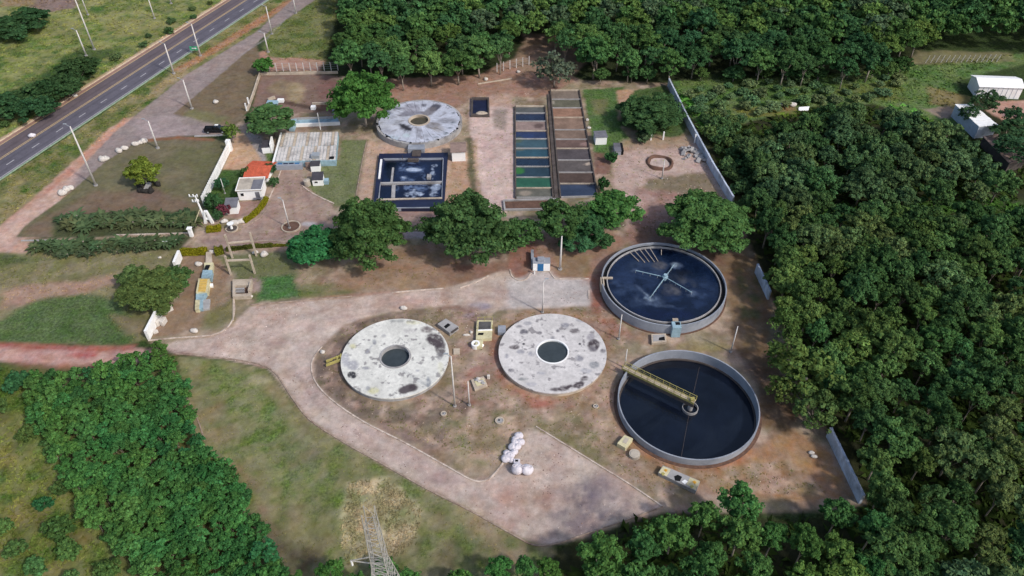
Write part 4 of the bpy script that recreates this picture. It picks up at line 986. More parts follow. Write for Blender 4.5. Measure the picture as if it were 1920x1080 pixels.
#SECTION buildings
# ------------------------------------------------------------------ small buildings
def frame_px(A, Bp):
    a, b_ = G(*A), G(*Bp); d = b_-a; return a, math.atan2(d.y, d.x), math.hypot(d.x, d.y)
def building(name, label, cat, A, Bp, top, back, wall, roof, rkind='flat', over=.15, wins=(), doors=(), group=None, H=None):
    a, rz, L = frame_px(A, Bp)
    mid = (A[0]+Bp[0])/2
    if H is None: H = topz(a.y, top)
    D = max(1.0, G(mid, back, H).y-a.y)
    t = thing(name, label, cat, a, rz, group)
    b = B(); b.box(0, L, 0, D, 0, H-.01); wl = part_local('wall', b, M[wall], t, bevel=.02)
    if rkind == 'flat':
        b = B(); b.box(-over, L+over, -over, D+over, H, H+.16); part_local('roof', b, M[roof], t, bevel=.02)
        if L > 4.2:
            b = B(); b.box(-over, L+over, -over-.0, -over+.14, H+.16, H+.3); b.box(-over, L+over, D+over-.14, D+over, H+.16, H+.3)
            b.box(-over, -over+.14, -over+.14, D+over-.14, H+.16, H+.3); b.box(L+over-.14, L+over, -over+.14, D+over-.14, H+.16, H+.3); part_local('parapet', b, M[wall], t)
    elif rkind == 'shed':
        b = B(); b.prism([(-over,-over),(L+over,-over),(L+over,D+over),(-over,D+over)], [H,H,H+.5,H+.5], [H+.12,H+.12,H+.62,H+.62]); part_local('roof', b, M[roof], t)
        b = B(); b.prism([(0,.2),(L,.2),(L,D),(0,D)], H-.02, [H,H,H+.48,H+.48]); part_local('gable', b, M[wall], t)
    elif rkind == 'gable':
        h = H+.16*D; y = D/2; o = over
        b = B(); b.add([(-o,-o,H-.05),(L+o,-o,H-.05),(L+o,y,h),(-o,y,h),(-o,-o,H+.07),(L+o,-o,H+.07),(L+o,y,h+.12),(-o,y,h+.12)], [(3,2,1,0),(4,5,6,7),(0,1,5,4),(1,2,6,5),(2,3,7,6),(3,0,4,7)]); part_local('roof_slope', b, M[roof], t)
        b = B(); b.add([(-o,y,h),(L+o,y,h),(L+o,D+o,H-.05),(-o,D+o,H-.05),(-o,y,h+.12),(L+o,y,h+.12),(L+o,D+o,H+.07),(-o,D+o,H+.07)], [(3,2,1,0),(4,5,6,7),(0,1,5,4),(1,2,6,5),(2,3,7,6),(3,0,4,7)]); part_local('roof_slope', b, M[roof], t)
        b = B(); b.add([(0,0,H-.02),(0,D,H-.02),(0,y,h-.02),(.05,0,H-.02),(.05,D,H-.02),(.05,y,h-.02)], [(0,2,1),(3,4,5),(0,1,4,3),(1,2,5,4),(2,0,3,5)])
        b.add([(L-.05,0,H-.02),(L-.05,D,H-.02),(L-.05,y,h-.02),(L,0,H-.02),(L,D,H-.02),(L,y,h-.02)], [(0,2,1),(3,4,5),(0,1,4,3),(1,2,5,4),(2,0,3,5)]); part_local('gable', b, M[wall], t)
    for (x0, x1, z0, z1) in wins:
        b = B(); x0, x1 = x0*L, x1*L; z0, z1 = z0*H, z1*H
        b.box(x0-.08,x1+.08,-.06,.02,z0-.08,z0); b.box(x0-.08,x1+.08,-.06,.02,z1,z1+.08); b.box(x0-.08,x0,-.06,.02,z0,z1); b.box(x1,x1+.08,-.06,.02,z0,z1)
        f = part_local('window', b, M[wall], t); b = B(); b.box(x0,x1,-.03,.01,z0,z1); part_local('pane', b, M['glass'], f)
    for (x0, x1, z1, m_) in doors:
        b = B(); b.box(x0*L, x1*L, -.05, .03, .02, z1*H); part_local('door', b, M[m_], t)
    return t, L, D, H
t, L, D, H = building('white_house', 'white flat-roofed house with a cream and grey roof in front of the red tiled one', 'house', (449,376), (494,374), 358, 336, 'white', 'cream', 'flat', .25, [(.12,.25,.45,.75)], [(.72,.9,.8,'greyroof')])
b = B(); b.box(L*.6, L+.1, -.1, D*.8, H+.3, H+.36); part_local('roof_patch', b, M['greyroof'], t)
b = B(); b.box(L*.62, L*.98, -.75, -.27, H*.25, H*.3); part_local('ledge', b, M['greyroof'], t)
t, L, D, H = building('tiled_house', 'small white house under an orange-red clay tile roof', 'house', (464,340), (502,342), 330, 304, 'white', 'tile', 'gable', .5)
# tile courses standing proud of the roof slopes
for s in range(2):
    b = B(); y = D/2; h = H+.16*D
    for k in range(1, 9):
        f = k/9
        if s == 0: yy = -.5+(y+.5)*f; zz = H+.07+(h+.12-H-.07)*f
        else: yy = y+(D+.5-y)*f; zz = h+.12+(H+.07-h-.12)*f
        b.box(-.5, L+.5, yy-.05, yy+.05, zz+.0, zz+.05)
    for k in range(int((L+1)/.45)):
        x = -.5+k*.45
        if s == 0: b.add([(x,-.5,H+.07),(x+.14,-.5,H+.07),(x+.14,y,h+.12),(x,y,h+.12),(x,-.5,H+.12),(x+.14,-.5,H+.12),(x+.14,y,h+.17),(x,y,h+.17)], [(4,5,6,7),(0,1,5,4),(1,2,6,5),(3,0,4,7)])
    o = part_local('tile_courses', b, M['tile'], t); o['kind'] = 'stuff'
building('white_cabin', 'little white cabin with a grey-green roof beside the garden shrubs', 'cabin', (425,402), (447,401), 389, 376, 'white', 'greyroof', 'shed', .15)
t, L, D, H = building('pump_house', 'white pump house with a dark roof and tall right side wall beside the umbrella tree', 'building', (493,288), (508,287), 277, 264, 'white', 'darkroof', 'flat', .1)
b = B(); b.box(L+.12, L+.5, -.05, D+.3, 0, H+.9); part_local('side_wall', b, M['white'], t)
building('white_kiosk', 'upper white kiosk with a slate roof, at the corner of the planked tank', 'kiosk', (584,323), (601,322), 312, 303, 'white', 'darkroof', 'flat', .08)
t, L, D, H = building('white_kiosk', 'lower white kiosk with a window and a pale side box', 'kiosk', (587,349), (607,348), 338, 327, 'white', 'darkroof', 'shed', .1, [(.2,.5,.5,.8)])
b = B(); b.box(L+.1, L+1.1, .3, D*.7, 0, H*.6); part_local('side_box', b, M['tealpaint'], t, bevel=.05)
q = G(577,347); b = B(); b.cyl(q, .75, 0, 1.3, 24); b.cyl(q, .65, 1.3, 1.5, 24, .2); o = mk('water_drum', b, M['cream']); tag(o, 'cream round water drum standing left of the lower white kiosk', 'drum')
building('blower_house', 'white building with a brown flat roof at the upper right corner of the blue pond', 'building', (848,303), (873,302), 285, 269, 'white', 'brownroof', 'flat', .3)
t, L, D, H = building('control_cabin', 'white cabin with a grey inset roof on the grass beside the brown drying beds', 'cabin', (1116,272), (1137,271), 258, 247, 'white', 'greyroof', 'flat', .15)
t, L, D, H = building('grey_pump_box', 'low grey and black pump box between the white cabin and the dirt yard', 'pump box', (1152,291), (1164,291), 284, 269, 'conc_blue', 'greyroof', 'flat', .05)
b = B(); b.box(L+.1, L+.6, .1, D, 0, H+.2); part_local('side_panel', b, M['dark'], t)
t, L, D, H = building('gate_kiosk', 'small white and blue kiosk with a blue door at the head of the concrete apron', 'kiosk', (999,508), (1031,508), 494, 484, 'white', 'conc_blue', 'flat', .05, [], [(.27,.62,.95,'blue')])
b = B(); b.box(L*.27, L*.66, .3, D*.8, H+.16, H+.7); b.box(-.3, .25, D*.4, D+3.5, 0, 1.2); part_local('pipe_housing', b, M['conc_blue'], t)
b = B(); b.tube((.3,-.9,0), (.3,-.9,1.1), .12, n=8); b.box(.1,.5,-1.1,-.7,1.1,1.3); part_local('valve', b, M['white'], t)
# warehouses far right
t, L, D, H = building('warehouse', 'long white warehouse with a white metal roof at the right edge of the photo', 'warehouse', (1828,183), (1909,186), 162, 142, 'white', 'white', 'gable', .3)
for k in range(1, 9):
    b = B(); b.box(L*k/9-.04, L*k/9+.04, -.05, -.0, 0, H-.06); part_local('wall_rib', b, M['whitewall'], t)
def quad_building(name, label, cat, roof_px, H, wall, roof, slope=0, sheets=0):
    P = [G(x, y, H) for x, y in roof_px]; c = sum(P, Vector())/4
    t = thing(name, label, cat, (c.x, c.y, 0))
    b = B(); b.prism([(c.x+(p.x-c.x)*.96, c.y+(p.y-c.y)*.96) for p in P], 0, H-.02); mk('wall', b, M[wall], t)
    if sheets:
        for k in range(sheets):
            f0, f1 = k/sheets, (k+1)/sheets-.012
            a0 = P[0].lerp(P[3], f0); a1 = P[0].lerp(P[3], f1); b0 = P[1].lerp(P[2], f0); b1 = P[1].lerp(P[2], f1)
            b = B(); b.prism([a0,b0,b1,a1], H, H+.12+.05*(k % 2)); mk('roof_sheet', b, M[roof], t)
    else:
        b = B(); b.prism([(p.x,p.y) for p in P], H, H+.15); mk('roof', b, M[roof], t)
    return t
quad_building('shed', 'white-roofed shed standing diagonally below the long warehouse', 'shed', [(1790,196),(1824,196),(1872,236),(1836,239)], 3.2, 'whitewall', 'white', 0, 8)
quad_building('shed', 'low shed with a dull grey-brown roof at the lower end of the white-roofed shed', 'shed', [(1842,256),(1872,252),(1925,300),(1893,308)], 2.4, 'conc_dark', 'brownroof', 0, 6)

# planked tank (grit / flotation) with blue openings
z = 1.6
T4 = [G(530,249,z), G(634,247,z), G(629,300,z), G(516,303,z)]
c = sum(T4, Vector())/4
t = thing('planked_tank', 'broad rectangular tank covered with pale planks beside the red-roofed house', 'tank', (c.x, c.y, 0))
b = B(); b.prism([(p.x,p.y) for p in T4], 0, z-.12); mk('wall', b, M['tealpaint'], t)
n = 18
for r_ in range(2):
    for k in range(n):
        f0, f1 = k/n+.004, (k+1)/n-.004; g0, g1 = (0, .48) if r_ == 0 else (.5, .98)
        a0, a1 = T4[0].lerp(T4[1], f0), T4[0].lerp(T4[1], f1); d0, d1 = T4[3].lerp(T4[2], f0), T4[3].lerp(T4[2], f1)
        b = B(); hz = random.uniform(0, .05)
        b.prism([a0.lerp(d0,g0), a1.lerp(d1,g0), a1.lerp(d1,g1), a0.lerp(d0,g1)], z-.12, z+hz); mk('plank', b, M['wood' if (k+r_) % 4 else 'conc_warm'], t)
e0 = T4[3]; e1 = T4[2]
b = B(); b.bar(e0+Vector((-.2,-.6,0)), e0.lerp(e1,.45)+Vector((0,-.6,0)), 1.1, 0, 1.2); lo = mk('front_channel', b, M['conc_blue'], t)
for k in range(4):
    b = B(); p = e0.lerp(e1, .04+k*.095); q = e0.lerp(e1, .115+k*.095); b.bar(p+Vector((0,-.35,0)), q+Vector((0,-.35,0)), .5, 1.2, 1.24); mk('blue_hatch', b, M['blue' if k in (0,3) else 'liner'], t)
b = B(); b.bar(e0.lerp(e1,.5)+Vector((0,-.4,0)), e0.lerp(e1,.7)+Vector((0,-.4,0)), .5, 0, 1.4); mk('step_block', b, M['brownroof'], t)
b = B(); q = e0.lerp(e1, .66); b.box(q.x-.9,q.x+.9,q.y+.6,q.y+2.2,z,z+.9); mk('gantry_frame', b, M['steel'], t)
b = B(); q = e0.lerp(e1, .93); b.box(q.x-.5,q.x+.5,q.y+.4,q.y+1.2,z,z+.25); mk('cover', b, M['dark'], t)
b = B(); b.bar(T4[3]+Vector((-.35,-1,0)), T4[0]+Vector((-.35,0,0)), .35, 0, z+.15); mk('edge_beam', b, M['white'], t)
# grit channels behind
q = G(595,225)
t = thing('grit_channel', 'pale concrete grit channel with a white cross post behind the planked tank', 'channel', (q.x, q.y, 0))
b = B(); b.bar(G(551,222,.8), G(632,219,.8), .3, 0, .9); mk('rear_wall', b, M['conc'], t)
b = B(); b.bar(G(548,233,.8), G(637,229,.8), .3, 0, .9); mk('front_wall', b, M['white'], t)
b = B(); b.prism([G(552,223,.4), G(632,220,.4), G(636,228,.4), G(550,232,.4)], 0, .45); mk('channel_bed', b, M['tealpaint'], t)
b = B(); b.box(G(549,240,0).x-.5, G(549,240,0).x+.8, G(549,247,0).y, G(549,232,0).y, 0, 1.4); mk('side_box', b, M['tealpaint'], t, bevel=.05)
q = G(601,243); b = B(); b.tube((q.x,q.y,0), (q.x,q.y,topz(q.y,212)), .12, .09, 8); mk('post', b, M['white'], t)
q = G(605,205)
t = thing('inlet_pit', 'sunken brick inlet pit with a small white block beside the big tree', 'pit', (q.x, q.y, 0))
b = B(); b.bar(G(585,193,.5), G(627,192,.5), .35, 0, .6); mk('rear_wall', b, M['conc_warm'], t)
b = B(); b.bar(G(627,192,.5), G(624,212,.5), .3, 0, .6); mk('side_wall', b, M['conc_blue'], t)
b = B(); b.prism([G(602,196,.1), G(624,196,.1), G(622,207,.1), G(600,207,.1)], 0, .06); mk('pit_opening', b, M['soil'], t)
b = B(); q = G(588,205); b.box(q.x-.6,q.x+.6,q.y-.5,q.y+.7,0,.9); mk('block', b, M['white'], t, bevel=.08)
q = G(512,197); t = thing('valve_chamber', 'small mossy valve chamber with white lids left of the sunken inlet pit', 'chamber', (q.x, q.y, 0))
b = B(); b.box(q.x-1.6,q.x+1.2,q.y-2.2,q.y+1.4,0,.7); mk('chamber_body', b, M['tealpaint'], t, bevel=.05)
b = B(); q2 = G(527,191); b.box(q2.x-.8,q2.x+.8,q2.y-.5,q2.y+.5,0,.8); mk('lid', b, M['white'], t, bevel=.05)
b = B(); q2 = G(509,183); b.bar(G(502,186,.6), G(515,181,.6), .4, 0, .8); mk('kerb_piece', b, M['conc_warm'], t)

#SECTION small structures
def slab_box(name, label, cat, corners, z, wall, tops=(), group=None, lip=.0):
    P = [G(x, y, z) for x, y in corners]; c = sum(P, Vector())/len(P)
    t = thing(name, label, cat, (c.x, c.y, 0), group=group)
    b = B(); b.prism([(p.x,p.y) for p in P], 0, z); mk('body', b, M[wall], t, bevel=.04)
    for k, (nm, cs, m_, h) in enumerate(tops):
        b = B(); b.prism([(G(x,y,z+h).x, G(x,y,z+h).y) for x, y in cs], z+.001 if h > .02 else z-.01, z+h); mk(nm, b, M[m_], t)
    return t
slab_box('valve_box', 'pale grey box with a black rectangular opening, touching the left round slab', 'chamber', [(820,607),(836,597),(860,612),(843,624)], .9, 'conc', [('opening',[(832,612),(840,606),(845,609),(836,616)],'dark',.03),('step',[(845,622),(858,613),(860,616),(848,625)],'conc_dark',.02)])
t = slab_box('pump_pit', 'pale yellow pump pit with a sunken tray and railings, between the two round slabs', 'pump pit', [(894,600),(924,600),(922,634),(892,636)], .7, 'yellowpale', [('tray',[(898,603),(921,603),(920,617),(897,618)],'pale_stain',.03),('hatch',[(897,624),(907,624),(906,628),(896,628)],'dark',.04),('rim',[(896,618),(923,617),(923,619),(896,620)],'white',.12)])
for x, y in [(896,602),(909,601),(923,601),(896,617),(923,616)]:
    q = G(x, y, .7); b = B(); b.tube((q.x,q.y,.7), (q.x,q.y,1.7), .05, n=6); mk('rail_post', b, M['yellow'], t)
b = B(); b.tube(G(896,595,1.65), G(923,594,1.65), .04, n=6); b.tube(G(896,602,1.65), G(896,612,1.65), .04, n=6); mk('handrail', b, M['yellow'], t)
slab_box('pale_block', 'pale yellow block at the near end of the yellow pump pit', 'block', [(893,637),(906,636),(904,649),(890,650)], .8, 'yellowpale')
q = G(892,650); b = B(); b.ring(q, .75, .45, 0, .9, 24); t = thing('round_manhole', 'white round manhole with broken pieces at the foot of the yellow pump pit', 'manhole', (q.x,q.y,0)); mk('ring', b, M['white'], t)
b = B(); b.cyl(q, .44, 0, .3, 20); mk('opening', b, M['conc_dark'], t)
b = B(); q2 = G(902,650); b.blob((q2.x,q2.y,.3),.5,.4,.4,3); mk('rubble', b, M['white'], t)
slab_box('concrete_lid', 'square pale concrete lid lying on bare soil right of the left round slab', 'lid', [(850,653),(862,653),(862,664),(850,664)], .3, 'conc_warm')
b = B(); q = G(878,629); b.blob((q.x-.3,q.y,.12),.7,.25,.25,8); b.blob((q.x+.5,q.y+.7,.12),.35,.3,.3,9); tag(mk('broken_stone', b, M['rock'], smooth=True), 'broken white stone on the soil left of the yellow pump pit', 'stone')
t = slab_box('sandy_platform', 'sandy coloured platform with scattered rubble, right of two thin poles', 'platform', [(883,712),(907,705),(914,722),(890,731)], .5, 'conc_warm', [('pad',[(889,714),(906,709),(910,718),(894,724)],'yellowpale',.08)])
for k, (x, y) in enumerate([(894,713),(899,716),(903,715),(897,710),(906,719)]):
    q = G(x, y, .55); b = B(); b.blob((q.x,q.y,.65),.35,.28,.18,k); mk('rubble', b, M['rock' if k % 2 else 'conc'], t)
b = B(); q = G(916,710); b.box(q.x-.25,q.x+.25,q.y-.2,q.y+.2,0,.9); tag(mk('marker_block', b, M['rock'], bevel=.08), 'small pale block standing on the upper right corner of the sandy platform', 'block')
for lab, x, y, r in [('pale round manhole cover on worn grass above the sack pile','937',790,.75),('small round manhole cover below two thin poles and left of the grass','832',777,.5),('small round lid on soil below the right round slab','1117',763,.45)]:
    q = G(float(x), y); t = thing('round_manhole', lab, 'manhole', (q.x,q.y,0)); b = B(); b.ring(q, r, r*.72, 0, .28, 28); mk('ring', b, M['conc_warm'], t)
    b = B(); b.cyl(q, r*.7, 0, .2, 24); c_ = mk('cover', b, M['conc'], t); b = B(); b.cyl((q.x-.1,q.y+.1), r*.22, .2, .23, 12); mk('handle', b, M['dark'], c_)
t = slab_box('valve_box', 'small pale box with a dark corner opening, between the two big open tanks', 'chamber', [(1221,626),(1249,625),(1250,641),(1222,643)], .6, 'conc_warm', [('tray',[(1224,628),(1246,627),(1247,638),(1225,640)],'conc',.03),('opening',[(1236,633),(1246,631),(1247,638),(1235,638)],'dark',.045)])
slab_box('chamber', 'pale cream rectangular box beside a round lid, left of the navy tank', 'chamber', [(1157,831),(1171,815),(1187,822),(1173,840)], .9, 'yellowpale', [('lid',[(1167,829),(1173,820),(1180,823),(1174,832)],'cream',.05)])
q = G(1190,851,.5); b = B(); b.cyl(q, .85, 0, .6, 32); b.cyl(q, .7, .6, .66, 32, .6); tag(mk('round_lid_tank', b, M['cream']), 'round cream lidded chamber next to the pale cream box', 'manhole')
t = slab_box('junction_box', 'long pale box with yellow end panels and a black opening, below the navy tank', 'chamber', [(1234,886),(1243,872),(1313,902),(1305,921)], .8, 'conc',
    [('end_panel',[(1235,886),(1243,874),(1258,880),(1250,893)],'yellowpale',.03),('end_panel',[(1287,908),(1294,895),(1312,902),(1304,919)],'yellowpale',.03),('opening',[(1264,893),(1271,890),(1279,894),(1275,902),(1266,901)],'dark',.04),
     ('hatch',[(1244,881),(1248,879),(1252,881),(1249,885)],'orange',.07),('hatch',[(1239,887),(1244,885),(1247,888),(1243,892)],'yellow',.07),('hatch',[(1298,903),(1302,901),(1306,904),(1303,908)],'orange',.07),('hatch',[(1293,911),(1298,909),(1301,912),(1297,916)],'yellow',.07),('patch',[(1278,903),(1284,899),(1290,903),(1284,908)],'white',.05)])
# small things at the lower end of the wall
for k, (x, y) in enumerate([(1521,850),(1526,857),(1510,712)]):
    q = G(x, y); b = B(); b.blob((q.x,q.y,.2),.55,.3,.3,k+40); tag(mk('white_stone', b, M['rock'], smooth=True), ['upper whitish stone lying in shade near the lower wall stretch','lower whitish stone lying in shade near the lower wall stretch','pale stone half hidden under the feathery tree'][k], 'stone')

# tall channel structure left (pale blue and yellow)
q = G(380,545)
t = thing('flume_tank', 'long narrow pale blue and yellow stepped channel beside the open concrete pit', 'channel', (q.x,q.y,0))
def seg(nm, cs, z, m_):
    b = B(); b.prism([(G(x,y,z).x, G(x,y,z).y) for x, y in cs], 0, z); return mk(nm, b, M[m_], t, bevel=.04)
seg('upper_trough', [(386,472),(396,472),(398,494),(385,494)], .5, 'conc_warm'); seg('head_box', [(383,492),(400,492),(399,506),(382,506)], .9, 'yellowpale')
s_ = seg('blue_section', [(380,506),(398,506),(396,521),(377,521)], 1.1, 'tealpaint')
b = B(); p = G(388,502,1.2); b.box(p.x-.4,p.x+.4,p.y-.5,p.y+.8,1.1,1.25); mk('opening', b, M['dark'], s_)
seg('yellow_cover', [(372,522),(393,522),(389,546),(367,548)], 1.2, 'yellowpale')
for k in range(5):
    f = k/5; y0 = 523+f*24; b = B(); x0 = 372-4*f; b.prism([(G(x0+3,y0,1.3).x,G(x0+3,y0,1.3).y),(G(x0+17,y0,1.3).x,G(x0+17,y0,1.3).y),(G(x0+16,y0+4,1.3).x,G(x0+16,y0+4,1.3).y),(G(x0+2.4,y0+4,1.3).x,G(x0+2.4,y0+4,1.3).y)], 1.2, 1.27); mk('cover_plate', b, mat('ochre_plate', (205,170,90), .8, .15, 2) if k == 0 and 'ochre' not in M else M['ochre'], t)
    if k == 0: M['ochre'] = bpy.data.materials['ochre_plate']
seg('lower_channel', [(367,549),(389,547),(380,562),(380,578),(367,579)], .8, 'tealpaint'); seg('outlet_pad', [(381,562),(394,560),(392,578),(379,580)], .5, 'conc')
seg('side_block', [(391,531),(399,531),(399,536),(391,536)], .5, 'white'); seg('end_strip', [(366,562),(375,562),(373,580),(365,580)], .85, 'yellowpale')
# open frame pit
z = .8
O = [G(436,524,z), G(473,523,z), G(470,555,z), G(436,556,z)]; I2 = [G(441,535,z), G(467,534,z), G(465,550,z), G(441,551,z)]
c = sum(O, Vector())/4; t = thing('open_pit', 'open concrete pit with beams and dark inside, right of the pale blue channel', 'pit', (c.x,c.y,0))
mk('wall', ringquad(O, I2, 0, z, z), M['conc_warm'], t); b = B(); b.prism([(p.x,p.y) for p in I2], 0, .1); mk('floor', b, M['soil'], t)
for y in (540, 545): b = B(); b.bar(G(441,y,z), G(458,y-.5,z), .25, .3, .7); mk('beam', b, M['conc'], t)
b = B(); b.bar(G(467,548,z), G(471,530,z), .3, 0, 1.3); mk('side_beam', b, M['conc_warm'], t)
b = B(); b.bar(G(437,558,.3), G(437,600,.3), .18, 0, .25); mk('drain_pipe', b, M['conc_warm'], t)

def pole(px, py, top, label, cat='lamp post', arm=None, r=.14, group='tall thin poles', m='pole', name='street_pole', head=True, topx=None):
    q = G(px, py); h = max(1.5, topz(q.y, top)); t = thing(name, label, cat, (q.x,q.y,0), group=group)
    b = B(); b.tube((q.x,q.y,0), (q.x,q.y,h), r*1.25, r*.65, 10); mk('shaft', b, M[m], t, smooth=True)
    b = B(); b.cyl(q, r*2.2, 0, .25, 12); mk('base', b, M['conc'], t)
    if head:
        dx, dy = arm or (1.2, 0)
        b = B(); b.tube((q.x,q.y,h-.1), (q.x+dx,q.y+dy,h+.25), .07, .05, 6); mk('arm', b, M['steel'], t)
        b = B(); b.box(q.x+dx-.35, q.x+dx+.35, q.y+dy-.14, q.y+dy+.14, h+.18, h+.32); mk('lamp_head', b, M['steel'], t, bevel=.04)
    return t
LP = [(177,93,-8,'tallest white lamp post in the green field beyond the highway'),(162,105,57,'shorter post beside the tallest one in the field beyond the highway'),(165,28,-30,'post at the top edge behind the tallest field post'),
      (290,35,-8,'post at the top edge of the field, midway along it'),(321,7,-40,'post at the very top edge near where the highway leaves the photo'),(326,138,82,'lamp post on the verge in front of the highway, left of the green sign'),
      (376,105,45,'lamp post on the verge just right of the green sign'),(510,64,12,'lamp post beside the service road near the top edge'),(555,25,-12,'lamp post where the service road meets the top edge'),
      (503,98,62,'short post on the pink soil right of the service road'),(360,204,150,'lamp post on the dirt triangle at the road fork'),(296,278,227,'lamp post at the corner of the mown field below the fork'),
      (180,348,237,'tall lamp post at the left edge of the mown field')]
for x, y, ty, lb in LP: pole(x, y, ty, lb, arm=(-1.3,.6), r=.2 if y > 90 else .18, group='lamp posts along the highway and service road')
pole(422,363,335,'thin post at the foot of the white picket fence', r=.1, head=False)
pole(853,762,668,'left of two thin poles between the round slabs and the sack pile', r=.13, arm=(-.8,.3))
pole(880,760,715,'right and shorter of two thin poles below the sandy platform', r=.12, head=False)
pole(1160,636,590,'thin pole between the right round slab and the blue water tank', r=.12, head=False)
pole(1171,690,655,'thin pole beside the start of the yellow bridge', r=.11, head=False)
pole(1017,586,528,'thin pole on the near edge of the concrete apron', r=.13, arm=(.6,.5))
pole(1050,505,443,'white pole beside the trees right of the blue-doored kiosk', r=.2, head=False)
pole(1370,660,612,'leaning pale pole right of the blue water tank by the woods', r=.12, head=False)
pole(1241,335,300,'white post in front of the ring of soil', r=.14, head=False)
pole(543,428,375,'pole standing in the round planter in the court', r=.14, arm=(-.7,.4))
q = G(546,426); t = thing('round_planter', 'round kerbed planter of dark soil in the middle of the court', 'planter', (q.x,q.y,0))
b = B(); b.ring(q, 2.0, 1.75, 0, .28, 40); mk('kerb_ring', b, M['conc_warm'], t); b = B(); b.cyl(q, 1.74, 0, .12, 32); mk('soil_bed', b, M['soil'], t)
# portal frames
def portal(px0, px1, topa, xb, label):
    a, c = G(*px0), G(*px1); h = topz(a.y, topa); t = thing('portal_frame', label, 'frame', ((a.x+c.x)/2, (a.y+c.y)/2, 0))
    for p in (a, c): b = B(); b.box(p.x-.16,p.x+.16,p.y-.16,p.y+.16,0,h); mk('post', b, M['conc_warm'], t)
    b = B(); b.bar(a, c, .3, h*xb, h*xb+.32); mk('crossbeam', b, M['conc_warm'], t)
    return t
portal((433,515),(478,513),480,.72,'concrete portal frame of two tall posts and a crossbeam above the open pit')
portal((436,484),(481,480),440,.62,'rear portal frame standing behind the yellow hedge')
# utility pole and gate
q = G(387,417); h = topz(q.y, 367); t = thing('utility_pole', 'white utility pole carrying insulators at the end of the palm rows', 'utility pole', (q.x,q.y,0))
b = B(); b.tube((q.x,q.y,0),(q.x-.5,q.y,h),.24,.15,10); mk('shaft', b, M['white'], t)
for z, L_ in ((h-.3,1.3),(h-1.6,1.0)):
    b = B(); b.box(q.x-.5-L_,q.x-.5+L_*.4,q.y-.1,q.y+.1,z,z+.18); mk('crossarm', b, M['steel'], t)
    for k in range(3): b = B(); b.cyl((q.x-.5-L_+.15+k*L_*.6, q.y), .14, z+.18, z+.6, 8); mk('insulator', b, M['white'], t)
b = B(); b.tube((q.x-.45,q.y-.1,h*.5),(q.x-2.3,q.y-1.5,0),.08,n=6); mk('guy_strut', b, M['yellowpale'], t)
for k, (x, y, x2, y2, hh) in enumerate([(391,410,386,422,2.6),(398,405,392,418,2.6)]):
    pass
q = G(392,418); t = thing('gate_pillar', 'white A-shaped gate pillar beside the utility pole', 'pillar', (q.x,q.y,0))
b = B(); b.add([(q.x-1.0,q.y-.3,0),(q.x-.4,q.y-.3,0),(q.x+.05,q.y-.3,3.2),(q.x-.25,q.y-.3,3.2),(q.x-1.0,q.y+.2,0),(q.x-.4,q.y+.2,0),(q.x+.05,q.y+.2,3.2),(q.x-.25,q.y+.2,3.2)], [(0,1,2,3),(7,6,5,4),(0,4,5,1),(1,5,6,2),(2,6,7,3),(3,7,4,0)]); mk('left_leg', b, M['white'], t)
b = B(); b.add([(q.x+.5,q.y-.3,0),(q.x+1.1,q.y-.3,0),(q.x+.4,q.y-.3,3.2),(q.x+.08,q.y-.3,3.2),(q.x+.5,q.y+.2,0),(q.x+1.1,q.y+.2,0),(q.x+.4,q.y+.2,3.2),(q.x+.08,q.y+.2,3.2)], [(0,1,2,3),(7,6,5,4),(0,4,5,1),(1,5,6,2),(2,6,7,3),(3,7,4,0)]); mk('right_leg', b, M['white'], t)
b = B(); b.box(q.x-.5,q.x+.6,q.y-.25,q.y+.15,1.0,1.35); mk('crosspiece', b, M['white'], t)
q = G(360,443); b = B(); b.box(q.x-.35,q.x+.35,q.y-.3,q.y+.3,0,2.0); b.prism([(q.x-.5,q.y-.45),(q.x+.5,q.y-.45),(q.x+.5,q.y+.45),(q.x-.5,q.y+.45)],2.0,2.2); tag(mk('gate_pillar', b, M['white'], bevel=.03), 'short white gate pillar at the right end of the low palm-row kerb', 'pillar')
q = G(306,462); t = thing('white_bench', 'small white slatted bench among the lower palm plants', 'bench', (q.x,q.y,0))
b = B(); b.box(q.x-1,q.x+1,q.y-.3,q.y+.3,.45,.55); mk('seat', b, M['white'], t); b = B(); b.box(q.x-1,q.x+1,q.y+.3,q.y+.38,.55,1.1); mk('backrest', b, M['white'], t)
for s in (-1, 1): b = B(); b.box(q.x+s*.85-.08,q.x+s*.85+.08,q.y-.28,q.y+.28,0,.45); mk('leg', b, M['white'], t)
